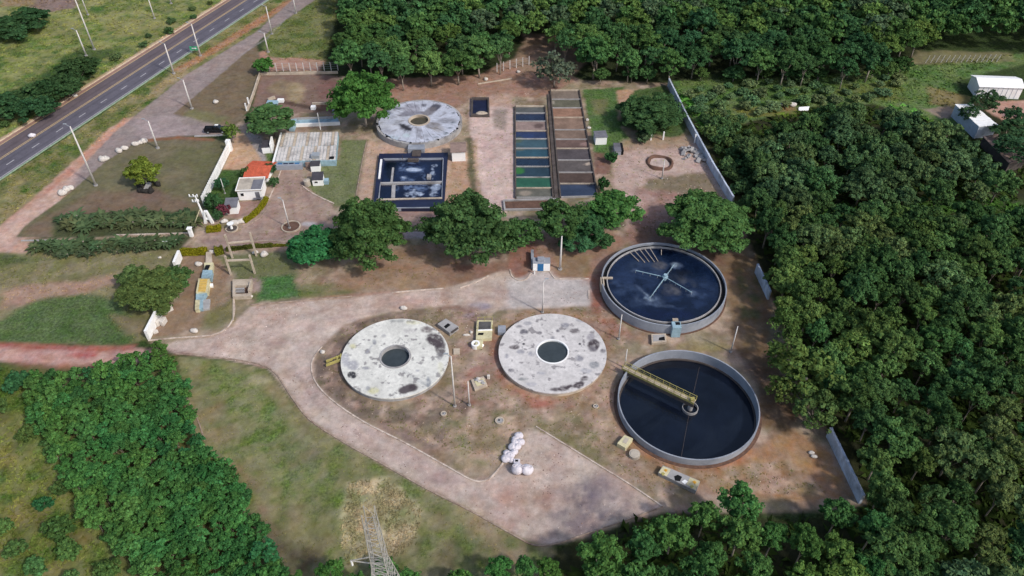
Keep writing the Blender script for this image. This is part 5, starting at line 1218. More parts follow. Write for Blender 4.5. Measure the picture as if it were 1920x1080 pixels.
# fountain cluster
q = G(435,430); t = thing('garden_fountain', 'small round garden fountain with white basin edge at the curve of the yellow hedge', 'fountain', (q.x,q.y,0))
b = B(); b.ring(q, 1.3, 1.1, 0, .3, 32); mk('basin', b, M['conc_warm'], t); b = B(); b.cyl(q, 1.09, 0, .15, 28); mk('pool_floor', b, M['conc_dark'], t)
b = B(); b.cyl(q, .28, .25, 1.4, 14, .18); b.cyl(q, .6, 1.4, 1.55, 18, .7); mk('pedestal', b, M['white'], t)
rocks = [(421,417,.75,'white boulder left of the garden fountain'),(441,420,.9,'white boulder just behind the garden fountain'),(453,417,.8,'white boulder right of the garden fountain at the hedge end'),
         (373,497,.75,'white stone on bare soil left of the pale blue channel head'),(365,622,.7,'white stone near the curved kerb'),(496,479,.85,'white boulder in the grass right of the portal frames'),(479,475,.6,'pale stone at the foot of the rear portal frame'),
         (398,474,.6,'white stone between the two yellow hedge blocks'),(757,579,.65,'round white stone above the left round slab'),(605,661,.5,'upright white stone on the soil left of the left round slab'),
         (405,193,.8,'lone white stone in the dirt triangle'),(911,150,.7,'white stone near the trees above the black square basin'),(972,136,.6,'white stone further right at the edge of the trees above the lane'),
         (470,545+12,.5,'pale stone at the lower right of the open pit'),(141,181,.7,'small pale stone on the far kerb of the highway'),(300,484,.35,'tiny white stone at the edge of the scrub field, left one'),
         (338,482,.35,'tiny white stone at the edge of the scrub field, right one'),(1101,226,.5,'upper white stone beside the right row of drying beds'),(1104,241,.5,'lower white stone beside the right row of drying beds'),
         (1467,197,.7,'smallest left white shape on the far meadow'),(1443,203,.45,'tiny pale stone left of the white shapes on the meadow'),(1485,199,1.0,'middle white rounded shape on the far meadow'),(166,114,.5,'tiny white stone below the shorter field post'),
         (640-213,624,.0,'')]
for k, (x, y, r, lb) in enumerate(rocks):
    if not r: continue
    q = G(x, y); b = B(); b.blob((q.x,q.y,r*.35), r, r*.8, r*.7, k, .2, 12, 8, True); tag(mk('white_stone', b, M['rock'], smooth=True), lb, 'stone')
q = G(1505,206); b = B(); b.prism([(q.x-1.3,q.y-.6),(q.x+1.2,q.y-.7),(q.x+1.7,q.y+.5),(q.x-1.0,q.y+.5)], 0, [.2,.3,.8,.6]); tag(mk('white_tarp', b, M['white'], bevel=.1), 'long white tarp-like sheet, rightmost white shape on the far meadow', 'tarp')
# whitewashed boulders along the service road
for k, (x, y, r) in enumerate([(118,364,1.0),(126,358,.95),(132,355,.8),(193,301,.95),(199,300,.9),(224,285,.85),(234,280,.8),(254,272,.75),(262,270,.7),(270,267,.9)]):
    lb = ['large white boulder, leftmost beside the service road','white boulder second from the left beside the service road','smaller white boulder touching the leftmost pair','white boulder of the middle pair beside the lane, left one','white boulder of the middle pair beside the lane, right one',
          'white boulder below the fork, left of two single ones','white boulder below the fork, right of two single ones','left boulder of the white row of three at the field corner','middle boulder of the white row of three at the field corner','right and largest boulder of the white row of three at the field corner'][k]
    q = G(x, y); b = B(); b.blob((q.x,q.y,r*.4), r*1.1, r*.85, r*.75, 60+k, .2, 12, 8, True); tag(mk('white_boulder', b, M['rock'], smooth=True), lb, 'boulder', 'whitewashed boulders beside the service road')

# walls
def wall_panels(name, label, pts, h, wd, m_, panel=3.0, cat='wall', post=.0, group=None, gap=.015):
    W = [G(x, y) for x, y in pts]; t = thing(name, label, cat, W[0], group=group)
    for a, c in zip(W[:-1], W[1:]):
        L = (c-a).length; n = max(1, round(L/panel))
        for k in range(n):
            p = a.lerp(c, k/n); q = a.lerp(c, (k+1)/n); e = (q-p).normalized()*gap
            b = B(); b.bar(p+e, q-e, wd, 0, h+random.uniform(0,.04)); mk('wall_panel', b, M[m_], t)
            if post:
                b = B(); b.box(p.x-post/2,p.x+post/2,p.y-post/2,p.y+post/2,0,h+.06); mk('pillar', b, M[m_], t)
    return t
wall_panels('boundary_wall', 'long upper stretch of the grey-white boundary wall along the right woods', [(1253,162),(1290,238),(1333,318),(1372,384)], 2.2, .35, 'whitewall', 3.2, post=.42)
wall_panels('boundary_wall', 'short middle stretch of grey-white boundary wall emerging from the trees right of the blue tank', [(1417,512),(1440,562)], 2.2, .35, 'whitewall', 3.0, post=.42)
wall_panels('boundary_wall', 'lower stretch of grey-white boundary wall near the bottom woods', [(1552,820),(1612,945)], 2.2, .4, 'whitewall', 3.0, post=.46)
wall_panels('white_wall', 'short bright white wall stub beside the yellow hedge', [(331,506),(340,484)], 2.0, .5, 'white', 5)
wall_panels('white_wall', 'long bright white wall with buttresses beside the big shrub', [(279,637),(312,572)], 2.2, .5, 'white', 4)
for k, (x0, y0, x1, y1) in enumerate([(303,590,325,580),(300,592,310,585),(294,612,308,604),(305,612,312,602),(288,626,297,622)]):
    b = B(); b.bar(G(x0,y0), G(x1,y1), .6, 0, 1.2 if k < 4 else .5)
    tag(mk('white_buttress', b, M['rock'], bevel=.08), ['topmost white rubble buttress behind the long white wall','white rubble piece at the foot of the topmost buttress','middle white rubble buttress behind the long white wall','white rubble piece beside the middle buttress','small lowest white stone block behind the long white wall'][k], 'buttress')
# white picket fence
W0, W1 = G(383,385), G(432,284)
t = thing('picket_fence', 'tall white slatted fence between the mown field and the garden', 'fence', W0)
b = B(); b.bar(W0, W1, .12, .3, .45); b.bar(W0, W1, .12, 1.9, 2.05); mk('rail', b, M['white'], t)
n = 26
for k in range(n+1):
    p = W0.lerp(W1, k/n); dd = (W1-W0).normalized()*.3; b = B(); b.bar(p-dd, p+dd, .1, 0, 2.5); mk('slat', b, M['white'], t)
q = G(432,282); b = B(); b.box(q.x-.5,q.x+.5,q.y-.5,q.y+.5,0,2.8); mk('end_pillar', b, M['white'], t)
# back yard walls and fence
wall_panels('low_wall', 'low pale wall along the rear of the yard below the scrub', [(490,141),(634,138)], .7, .3, 'conc_warm', 3.6)
wall_panels('low_wall', 'low pale wall down the left side of the rear yard', [(465,208),(477,175),(488,141)], .9, .35, 'conc_warm', 3.0)
W0, W1 = G(506,134), G(634,132)
t = thing('post_fence', 'fence of pale thin posts and wires behind the rear yard wall', 'fence', W0)
for k in range(11): p = W0.lerp(W1, k/10); b = B(); b.box(p.x-.1,p.x+.1,p.y-.1,p.y+.1,0,2.4); mk('post', b, M['pole'], t)
b = B()
for z in (.6,1.2,1.8,2.3): b.tube(W0+Vector((0,0,z)), W1+Vector((0,0,z)), .02, n=4)
mk('wire', b, M['steel'], t)
W0, W1 = G(1735,118), G(1868,116)
t = thing('post_fence', 'row of pale slanting fence posts on the far meadow above the warehouse', 'fence', W0)
for k in range(15): p = W0.lerp(W1, k/14); b = B(); b.tube((p.x,p.y,0), (p.x+.5,p.y,2.2), .1, .08, 6); mk('post', b, M['pole'], t)
W0, W1 = G(932,135), G(992,122)
t = thing('post_fence', 'short fence of pale posts at the edge of the trees above the dirt lane', 'fence', W0)
for k in range(6): p = W0.lerp(W1, k/5); b = B(); b.box(p.x-.12,p.x+.12,p.y-.12,p.y+.12,0,2.6); mk('post', b, M['pole'], t)
b = B()
for z in (.7,1.4,2.1): b.tube(W0+Vector((0,0,z)), W1+Vector((0,0,z)), .02, n=4)
mk('wire', b, M['steel'], t)
W0, W1 = G(896,158), G(960,148)
b = B(); b.bar(W0, W1, .3, 0, .25); tag(mk('low_kerb_wall', b, M['conc_warm']), 'thin pale kerb wall on the soil below the short post fence', 'wall')
for k, (x, y, hh) in enumerate([(1220,263,2.4),(1243,262,2.2),(1302,268,2.4),(468,200,2.6),(463,208,2.2)]):
    q = G(x, y); b = B(); b.box(q.x-.16,q.x+.16,q.y-.16,q.y+.16,0,hh)
    tag(mk('white_post', b, M['white'], bevel=.03), ['white post below the wide low tree, left one','pale post below the wide low tree, right one','pale post against the boundary wall near the rubble','white gate post at the lower end of the rear yard wall, taller one','white gate post at the lower end of the rear yard wall, shorter one'][k], 'post')

# vehicle: black pickup
q = G(406,247); t = thing('pickup_truck', 'black pickup truck parked at the end of the grey side road', 'pickup truck', (q.x,q.y,0), math.radians(2))
def pl(nm, b, m_, par=t, **k): return part_local(nm, b, M[m_], par, **k)
b = B(); b.prism([(-2.7,-.92),(2.7,-.92),(2.7,.92),(-2.7,.92)], .45, .95); b.box(-2.65,-.3,-.9,-.8,.95,1.25); b.box(-2.65,-.3,.8,.9,.95,1.25); b.box(-2.65,-2.55,-.8,.8,.95,1.25); b.box(1.15,2.6,-.85,.85,.95,1.12); pl('body', b, 'carblack', bevel=.06)
b = B(); b.add([(-.35,-.85,.95),(1.5,-.85,.95),(1.5,.85,.95),(-.35,.85,.95),(-.2,-.7,1.7),(.85,-.7,1.7),(.85,.7,1.7),(-.2,.7,1.7)], [(3,2,1,0),(4,5,6,7),(0,1,5,4),(1,2,6,5),(2,3,7,6),(3,0,4,7)]); cab = pl('cab', b, 'carblack', bevel=.05)
b = B(); b.add([(1.46,-.75,1.05),(1.46,.75,1.05),(.92,.66,1.66),(.92,-.66,1.66)], [(0,1,2,3)]); b.add([(1.40,-.75,1.05),(1.40,.75,1.05),(.86,.66,1.66),(.86,-.66,1.66)], [(3,2,1,0)]); pl('windscreen', b, 'glass', cab)
for s in (-1, 1):
    b = B(); b.box(-.15,1.0,s*.8-.03,s*.8+.03,1.1,1.5); pl('side_window', b, 'glass', cab)
    b = B(); b.box(2.68,2.74,s*.65-.18,s*.65+.18,.7,.88); pl('headlight', b, 'white')
    for x in (-1.75, 1.75):
        b = B(); b.tube((x,s*.78,.4),(x,s*1.0,.4),.4,n=18); wh = pl('wheel', b, 'rubber'); b = B(); b.tube((x,s*1.0,.4),(x,s*1.02,.4),.22,n=12); pl('rim', b, 'steel', wh)
b = B(); b.box(-.1,.75,.05,.6,1.7,1.76); pl('roof_panel', b, 'white', cab)
b = B(); b.box(-2.3,-.6,-.6,.6,.96,1.3); pl('cargo', b, 'dark', bevel=.08)
# green road sign
q = G(367,100); t = thing('road_sign', 'green road sign board on two posts at the near edge of the highway', 'sign', (q.x,q.y,0))
b = B(); b.box(q.x-1.3,q.x+1.3,q.y-.05,q.y+.05,.9,2.1); mk('board', b, M['green_sign'], t)
for s in (-1, 1): b = B(); b.box(q.x+s*1.1-.08,q.x+s*1.1+.08,q.y+.05,q.y+.2,0,2.1); mk('post', b, M['steel'], t)
b = B(); b.box(q.x-.7,q.x+.6,q.y-.09,q.y-.055,1.35,1.7); mk('sign_stripe', b, M['white'], t)
q = G(61,257); b = B(); b.blob((q.x,q.y,.45),.9,.6,.55,77); tag(mk('white_sack', b, M['sack'], smooth=True), 'white sack-like object lying on the highway centre line', 'sack')

# sacks and bulk bags
sk = [(973,817,1.0),(976,829,.95),(966,829,.95),(969,838,.95),(961,838,1.0),(964,847,.9),(957,853,.95),(951,849,.85),(948,860,1.0),(958,861,.8),(966,823,.8)]
for k, (x, y, r) in enumerate(sk):
    q = G(x, y, .4); b = B(); r *= .72; b.blob((q.x,q.y,r*.55), r, r*.95, r*.72, 90+k, .13, 14, 9, True)
    lb = ['topmost white sack of the diagonal pile on the kerb','white sack, second from the top on the right of the diagonal pile','pinkish white sack near the top left of the diagonal pile','white sack in the middle right of the diagonal pile','white sack in the middle left of the diagonal pile','white sack in the lower right half of the diagonal pile','white sack second from the bottom of the pile, right one','small white sack at the lower left of the pile','lowest left white sack of the diagonal pile','small sack at the lower right foot of the pile','small sack wedged near the top of the pile'][k]
    tag(mk('white_sack', b, M['sack'], smooth=True), lb, 'sack', 'white sacks piled along the kerb')
for k, (x, y) in enumerate([(970,884),(988,886)]):
    q = G(x, y, 0); t = thing('bulk_bag', ['left of two big round white bags near the sack pile','right of two big round white bags near the sack pile'][k], 'bag', (q.x,q.y,0), group='two big white bags')
    b = B(); b.blob((q.x,q.y,.75), .95, .92, .85, 120+k, .07, 22, 14); mk('bag_body', b, M['sack'], t, smooth=True)
    for s in (-1, 1): b = B(); b.ring((q.x+s*.5,q.y), .25, .19, 1.5, 1.6, 14); mk('loop', b, M['sack'], t)
q = G(969,869); t = thing('open_bin', 'small open box with a dark inside just above the two big bags', 'box', (q.x,q.y,0))
b = B(); b.box(q.x-.5,q.x+.5,q.y-.4,q.y+.4,0,.7); mk('box_body', b, M['sack'], t, bevel=.05); b = B(); b.box(q.x-.25,q.x+.2,q.y-.15,q.y+.2,.7,.72); mk('opening', b, M['dark'], t)
# ring of soil, rubble heap
q = G(1237,306); n = 40; vs = []; fs = []
for k in range(n):
    a = 2*PI*k/n
    for j, (dr, hz) in enumerate([(-.75,0),(-.4,.4),(0,.62),(.4,.38),(.75,0)]):
        r = 2.75+dr*.62*(1+.25*math.sin(5*a)); hz = hz*(1+.3*math.sin(3*a+1)); vs.append((q.x+r*math.cos(a), q.y+r*math.sin(a), hz))
for k in range(n):
    for j in range(4): fs.append((k*5+j, k*5+j+1, ((k+1) % n)*5+j+1, ((k+1) % n)*5+j))
b = B(); b.add(vs, [tuple(reversed(f)) for f in fs]); tag(mk('soil_ring', b, M['soil'], smooth=True), 'ring-shaped mound of brown soil in the pink dirt yard', 'mound')
q = G(1289,286); t = thing('rubble_pile', 'pile of pale broken blocks by the boundary wall', 'rubble', (q.x,q.y,0))
r_ = random.Random(5)
blk = B(); blk.box(-.4,.4,-.3,.3,-.2,.2); first = None
for k in range(26):
    x, y = q.x+r_.gauss(0,1.0), q.y+r_.gauss(0,.9); zz = max(.15, .9-.35*math.hypot(x-q.x,y-q.y))
    if first is None: first = part_local('block', blk, M['conc'], t); o = first
    else: o = first.copy(); COL.objects.link(o); o.parent = t
    o.location = (x-q.x, y-q.y, zz); o.rotation_euler = (r_.uniform(-.6,.6), r_.uniform(-.6,.6), r_.uniform(0,6)); s = r_.uniform(.7,1.5); o.scale = (s,s,s)
q = G(1314,297); t = thing('rubble_pile', 'small grey debris heap against the foot of the boundary wall', 'rubble', (q.x,q.y,0))
for k in range(12):
    o = first.copy(); COL.objects.link(o); o.parent = t; o.location = (r_.gauss(0,.7), r_.gauss(0,1.2), r_.uniform(.1,.5)); o.rotation_euler = (r_.uniform(-.6,.6), r_.uniform(-.6,.6), r_.uniform(0,6))
# dark stones ring under the lone tree
q = G(280,352); t = thing('stone_grotto', 'dark stone grotto ring with a pale slab beneath the lone yellow-green tree', 'grotto', (q.x,q.y,0))
for k in range(8):
    a = 2*PI*k/9+.4; b = B(); b.blob((q.x+math.cos(a)*1.9,q.y+math.sin(a)*1.9,.35), random.uniform(.5,1.0),random.uniform(.4,.8),random.uniform(.4,.8), 200+k, .3); mk('stone', b, M['rockdark'], t, smooth=True)
b = B(); b.prism([(q.x-.5,q.y-1.6),(q.x+.5,q.y-1.6),(q.x+.3,q.y+1.0),(q.x-.7,q.y+1.0)], .3, .8); mk('pale_slab', b, M['conc'], t)
# lattice tower in the foreground
tx, ty = -14.6, 42.5
ztop = topz(ty, 958); zw = topz(ty, 1052)
t = thing('lattice_tower', 'white steel lattice power tower rising from the bottom edge of the photo', 'tower', (tx,ty,0))
def half(z):
    if z >= zw: return .78+(.56-.78)*(z-zw)/(ztop-zw)
    return .78+(2.9-.78)*(zw-z)/zw
lv = [0]
while lv[-1] < ztop-1.3: lv.append(lv[-1]+max(1.15, half(lv[-1])*1.15))
lv[-1] = ztop
M['tower'] = mat('tower_steel', (172,168,160), .6, .1, 2, metal=.1)
for sx in (-1, 1):
    for sy in (-1, 1):
        b = B()
        for z0, z1 in zip(lv[:-1], lv[1:]): b.tube((tx+sx*half(z0),ty+sy*half(z0),z0),(tx+sx*half(z1),ty+sy*half(z1),z1),.065,n=5)
        mk('leg', b, M['tower'], t)
for fc_ in range(4):
    b = B()
    for i, (z0, z1) in enumerate(zip(lv[:-1], lv[1:])):
        c4 = [(-1,-1),(1,-1),(1,1),(-1,1)]; p, q = c4[fc_], c4[(fc_+1) % 4]
        P0 = (tx+p[0]*half(z0),ty+p[1]*half(z0),z0); P1 = (tx+q[0]*half(z1),ty+q[1]*half(z1),z1); P2_ = (tx+q[0]*half(z0),ty+q[1]*half(z0),z0); P3 = (tx+p[0]*half(z1),ty+p[1]*half(z1),z1)
        b.tube(P0 if i % 2 else P2_, P1 if i % 2 else P3, .032, n=4); b.tube(P0, P2_, .03, n=4)
        if z0 < zw: b.tube(P2_ if i % 2 else P0, P3 if i % 2 else P1, .032, n=4)
    mk('bracing', b, M['tower'], t)
for z, Lx in ((zw, 3.2), (zw+3.5, 2.4)):
    b = B()
    if z == zw:
        b.tube((tx-Lx,ty,z+.1),(tx+half(z),ty-.5,z),.07,n=5); b.tube((tx-Lx,ty,z+.1),(tx-half(z),ty+.5,z),.06,n=5); b.tube((tx-Lx,ty,z+.1),(tx-half(z),ty,z+1.0),.05,n=5); mk('crossarm', b, M['tower'], t)
        b = B(); b.cyl((tx-Lx+.1,ty),.12,z-.9,z+.1,8); mk('insulator', b, M['white'], t)

#SECTION vegetation
# ------------------------------------------------------------------ foliage generators
LEAFC = np.array([[1,1,1]])
def crown_mesh(name, seed, R, Hh, npuff, lpp, leaf, flat=.75, puffr=(.30,.42), core=True, tone=(.72,1.35), irr=.10):
    """crown in metres, centred on the origin, R wide and Hh tall: many leaf cards on overlapping clumps"""
    r = np.random.default_rng(seed); C_ = []
    gold = PI*(3-5**.5)
    ph_ = r.uniform(0,6,3)
    for i in range(npuff):
        u = (i+.5)/npuff; zc = 1-1.35*u; a = i*gold+r.uniform(-.4,.4); rr = math.sqrt(max(0, 1-zc*zc))
        k = r.uniform(.5, .98)*(1+irr*(math.sin(2*a+ph_[0])+.7*math.sin(3*a+ph_[1]))); C_.append((rr*math.cos(a)*R*k, rr*math.sin(a)*R*k, zc*Hh*k*r.uniform(.85,1.1), R*r.uniform(*puffr)))
    V = []; Fq = []; Cc = []
    for cx, cy, cz, pr in C_:
        ntf = 9; n = int(lpp*r.uniform(.7,1.3)); td = r.normal(size=(ntf,3)); td[:,2] = np.abs(td[:,2])*1.1-.25; td /= np.linalg.norm(td, axis=1)[:,None]
        ti = r.integers(0, ntf, n); ttone = r.uniform(.74,1.3,ntf)
        d = r.normal(size=(n,3)); d /= np.linalg.norm(d, axis=1)[:,None]; d[:,2] = np.abs(d[:,2])
        trd = pr*r.uniform(.6,1.0,ntf); base_ = td[ti]*trd[ti][:,None]*np.array([1,1,flat])
        pos = np.array([cx,cy,cz])+base_+d*pr*.42*r.uniform(.7,1.1,(n,1))*np.array([1,1,flat]); d = d*.8+td[ti]*.4
        nn = d*1.0+r.normal(size=(n,3))*.55+np.array([0,0,.35]); nn /= np.linalg.norm(nn, axis=1)[:,None]
        tv = np.cross(nn, r.normal(size=(n,3))); tv /= np.linalg.norm(tv, axis=1)[:,None]; bv = np.cross(nn, tv)
        s = leaf*r.uniform(.6,1.35,(n,1)); o = len(V)*0
        q = np.stack([pos-tv*s*.5-bv*s*.35, pos+tv*s*.45-bv*s*.3, pos+tv*s*.55+bv*s*.4, pos-tv*s*.4+bv*s*.38], 1)
        pt_ = r.uniform(.86,1.14); tn = r.uniform(tone[0], tone[1], n)*pt_*ttone[ti]
        V.append(q.reshape(-1,3)); hue = r.uniform(-.08,.08,n)
        c = np.stack([tn*(1+hue*1.5), tn, tn*(1-hue)], 1); Cc.append(np.repeat(c, 4, 0))
    V = np.concatenate(V); Cc = np.concatenate(Cc); nq = len(V)//4
    Q = np.arange(nq*4).reshape(-1,4)
    if core:
        cv = []; cf = []; 
        for cx, cy, cz, pr in C_:
            o = len(V)+len(cv); nu, nv = 6, 4; s = pr*.62
            for i in range(nv+1):
                th = PI*i/nv
                for k in range(nu):
                    a = 2*PI*k/nu+i*.5; q = s*r.uniform(.85,1.1); cv.append((cx+q*math.sin(th)*math.cos(a), cy+q*math.sin(th)*math.sin(a), cz+q*flat*math.cos(th)))
            for i in range(nv):
                for k in range(nu): cf.append((o+i*nu+k, o+(i+1)*nu+k, o+(i+1)*nu+(k+1) % nu, o+i*nu+(k+1) % nu))
        V = np.concatenate([V, np.array(cv)]); Cc = np.concatenate([Cc, np.full((len(cv),3), .85)]); Q = np.concatenate([Q, np.array(cf)])
    return V, Q, Cc
def trunk_mesh(name, h, r, seed, spread=1.5, m_='bark'):
    rr = random.Random(seed); b = B(); b.tube((0,0,0),(rr.uniform(-.2,.2),rr.uniform(-.2,.2),h*.55), r, r*.7, 8)
    for k in range(4):
        a = k*PI/2+rr.uniform(-.5,.5); b.tube((0,0,h*.45),(math.cos(a)*spread,math.sin(a)*spread,h), r*.55, r*.2, 6)
    me = mesh_from(name, b.v, b.f, M[m_], True); return me
KINDS = {}
def kind(key, n, seed, R, Hh, npuff, lpp, leaf, th, tr, **k):
    tm = k.pop('tm', 'bark'); KINDS[key] = []
    for i in range(n):
        V, Q, Cc = crown_mesh(key, seed+i, R, Hh, npuff, lpp, leaf, **k)
        KINDS[key].append((big_mesh('crown', V, Q, Cc, M['leaf']), trunk_mesh('trunk', th, tr, seed+i, R*.4, tm), R, Hh, th, (V, Q, Cc)))
kind('big', 4, 100, 7.5, 6.0, 85, 300, .40, 6, .38, puffr=(.17,.27), irr=.045)
kind('mid', 9, 200, 3.6, 3.2, 30, 190, .32, 5.5, .22, puffr=(.18,.32))
kind('round', 5, 250, 3.6, 3.2, 34, 190, .32, 5.5, .22, puffr=(.2,.32), irr=.03)
kind('airy', 4, 300, 3.6, 3.0, 24, 100, .34, 5.5, .2, puffr=(.22,.34), core=False)
kind('sapling', 7, 400, 1.45, 1.7, 10, 80, .27, 2.6, .08, puffr=(.34,.5))
kind('shrub', 3, 500, 1.6, 1.1, 12, 70, .30, .6, .08, puffr=(.34,.5))
tree_count = {}
def jitcol(c, j=.12):
    c = (c[0]*1.20, c[1]*1.38, c[2]*1.28); v = random.uniform(1-j, 1+j); h = random.uniform(-j*.5, j*.5)
    return (c[0]*v*(1+h), c[1]*v, c[2]*v*(1-h), 1)
def tree_at(x, y, key, R, Hc, base, col, label, cat='tree', group=None, name='tree', z0=0, j=.12):
    """crown radius R, crown half height Hc, crown centre at height `base`"""
    cm, tm, R0, H0, th, _ = random.choice(KINDS[key])
    t = thing(name, label, cat, (x,y,0), random.uniform(0,6.28), group)
    o = bpy.data.objects.new('crown', cm); COL.objects.link(o); o.parent = t; o.location = (0,0,base)
    o.scale = (R/R0*random.uniform(.92,1.08), R/R0*random.uniform(.92,1.08), Hc/H0); o.color = jitcol(col, j)
    o2 = bpy.data.objects.new('trunk', tm); COL.objects.link(o2); o2.parent = t; s = base/th; o2.scale = (R/R0*.9, R/R0*.9, max(.2, s))
    return t
def tree_px(px, py, key, Rpx, Hc, base, col, label, **k):
    p = G(px, py, base); depth = (HC-base)/math.sin(TH+math.atan((py-540)/F))*math.cos(math.atan((py-540)/F)); R = 1.12*Rpx*depth/F
    if Hc is None: Hc = R*.75
    return tree_at(p.x, p.y, key, R, Hc, base, col, label, **k)
GD = (.045,.085,.028); GM = (.060,.115,.034); GL = (.095,.145,.035); GB = (.040,.105,.045); GG_ = (.070,.100,.055); GE = (.032,.115,.042)
# ---- single trees one can name
tree_px(690,436,'big',66,5.2,5.5,(.060,.104,.036),'large round tree between the low bright tree and the blue pond')
tree_px(880,432,'big',72,6.0,5.8,(.050,.096,.036),'biggest round dark tree, in the middle of the row of trees')
tree_px(592,466,'round',44,3.2,2.8,(.036,.120,.045),'low bright green bushy tree at the left end of the row of trees')
tree_px(568,478,'round',26,2.2,1.8,(.036,.115,.045),'small bright bush leaning against the low bright tree')
tree_px(975,440,'round',34,3.2,3.4,(.06,.105,.035),'narrow tree between the biggest dark tree and the blue-doored kiosk')
tree_px(1050,414,'round',44,3.4,5.0,(.055,.11,.04),'tree with bare pale forked trunk right of the blue-doored kiosk')
tree_px(1080,455,'round',28,2.0,2.2,(.045,.10,.045),'low dark bush beneath the pale-trunked trees')
tree_px(1100,420,'round',34,3.0,4.2,(.045,.095,.036),'dark tree between the two pale-trunked trees')
tree_px(1150,392,'round',42,3.2,5.2,(.055,.12,.035),'spreading tree with pale trunk above the blue water tank')
tree_px(1130,450,'round',20,1.6,2.0,(.045,.09,.035),'small shrub at the foot of the spreading tree above the blue tank')
tree_px(1328,418,'big',68,4.6,4.8,(.062,.125,.040),'broad tree overlapping the boundary wall above the blue water tank')
tree_px(680,190,'big',50,6.0,7.0,(.058,.125,.032),'tall full tree touching the left side of the radial slab tank')
tree_px(508,226,'round',40,2.4,4.2,(.060,.105,.040),'umbrella shaped tree beside the pump house')
tree_px(493,122,'round',16,2.0,2.4,(.055,.12,.03),'small round tree at the corner of the rear yard')
tree_px(267,324,'round',25,3.0,3.4,(.120,.150,.030),'lone yellow-green tree in the mown field')
tree_px(433,250,'airy',14,2.6,2.6,(.12,.15,.035),'thin yellow-green bush by the pickup truck')
tree_px(1220,214,'big',49,3.2,3.2,(.050,.095,.040),'wide low dark tree in the grass near the upper boundary wall')
tree_px(1190,200,'round',22,2.0,2.2,(.05,.10,.04),'small dark bush on the left of the wide low tree')
tree_px(1040,135,'airy',34,4.0,4.5,(.080,.095,.070),'greyish half bare tree at the head of the drying beds')
tree_px(290,545,'big',52,3.0,2.8,(.085,.115,.040),'loose sprawling olive shrub tree beside the long white wall')
tree_px(325,528,'round',28,2.4,2.6,(.060,.110,.040),'darker bush at the right side of the sprawling olive shrub')
tree_px(250,520,'round',26,2.0,2.0,(.10,.13,.045),'pale bush at the upper left of the sprawling olive shrub')
tree_px(1500,700,'airy',58,3.8,4.4,(.068,.100,.030),'feathery yellow-green tree right of the navy tank')
tree_px(1530,770,'airy',40,3.2,3.6,(.070,.102,.034),'lower feathery yellowish tree by the lower wall stretch')
tree_px(1470,735,'airy',26,2.4,3.0,(.085,.112,.034),'small feathery branch tree reaching towards the navy tank')
tree_px(400,380,'round',15,1.8,1.8,(.04,.085,.035),'dark garden bush behind the white cabin')
tree_px(414,345,'round',11,1.6,1.6,(.04,.09,.04),'garden shrub against the picket fence')
tree_px(407,405,'round',9,1.3,1.3,(.05,.09,.04),'small green shrub beside the red-leaved bush')
o = tree_px(420,396,'shrub',10,1.3,1.2,(.14,.035,.045),'dark red-leaved bush beside the white cabin', name='red_bush', cat='shrub')
tree_px(463,352-28,'shrub',8,1.2,1.2,(.05,.09,.035),'shrub at the left wall of the tiled house', name='shrub', cat='shrub')
tree_px(510,318,'shrub',9,1.2,1.0,(.045,.085,.04),'shrub between the tiled house and the planked tank', name='shrub', cat='shrub')
tree_px(515,342,'shrub',7,1.0,.9,(.05,.09,.04),'shrub below the corner of the planked tank', name='shrub', cat='shrub')
tree_px(1145,298,'shrub',10,1.2,1.0,(.04,.10,.04),'green bush below the white cabin by the drying beds', name='shrub', cat='shrub')
tree_px(1132,347,'shrub',10,1.6,1.2,(.04,.09,.035),'dark bush at the near right corner of the brown drying beds', name='shrub', cat='shrub')
tree_px(1210,255,'shrub',16,1.2,1.0,(.06,.08,.04),'dull bush in front of the wide low tree', name='shrub', cat='shrub')
for k, (x, y, r) in enumerate([(25,50,42),(62,35,30),(95,175,36),(148,135,34),(125,165,34),(50,190,36),(15,205,36),(75,205,28)]):
    tree_px(x, y, 'mid', r, 3.2, 2.4, (.035,.070,.030), ['dark bushy tree at the upper left corner','smaller bush right of the upper left corner tree','dark bush in the middle of the hedge beyond the highway','upper bush of the hedge beyond the highway, nearest the field posts','bush of the highway hedge below its upper end','left bush of the highway hedge','leftmost bush of the highway hedge at the photo edge','low bush of the highway hedge nearest the road'][k], group='dark bushes beyond the highway')
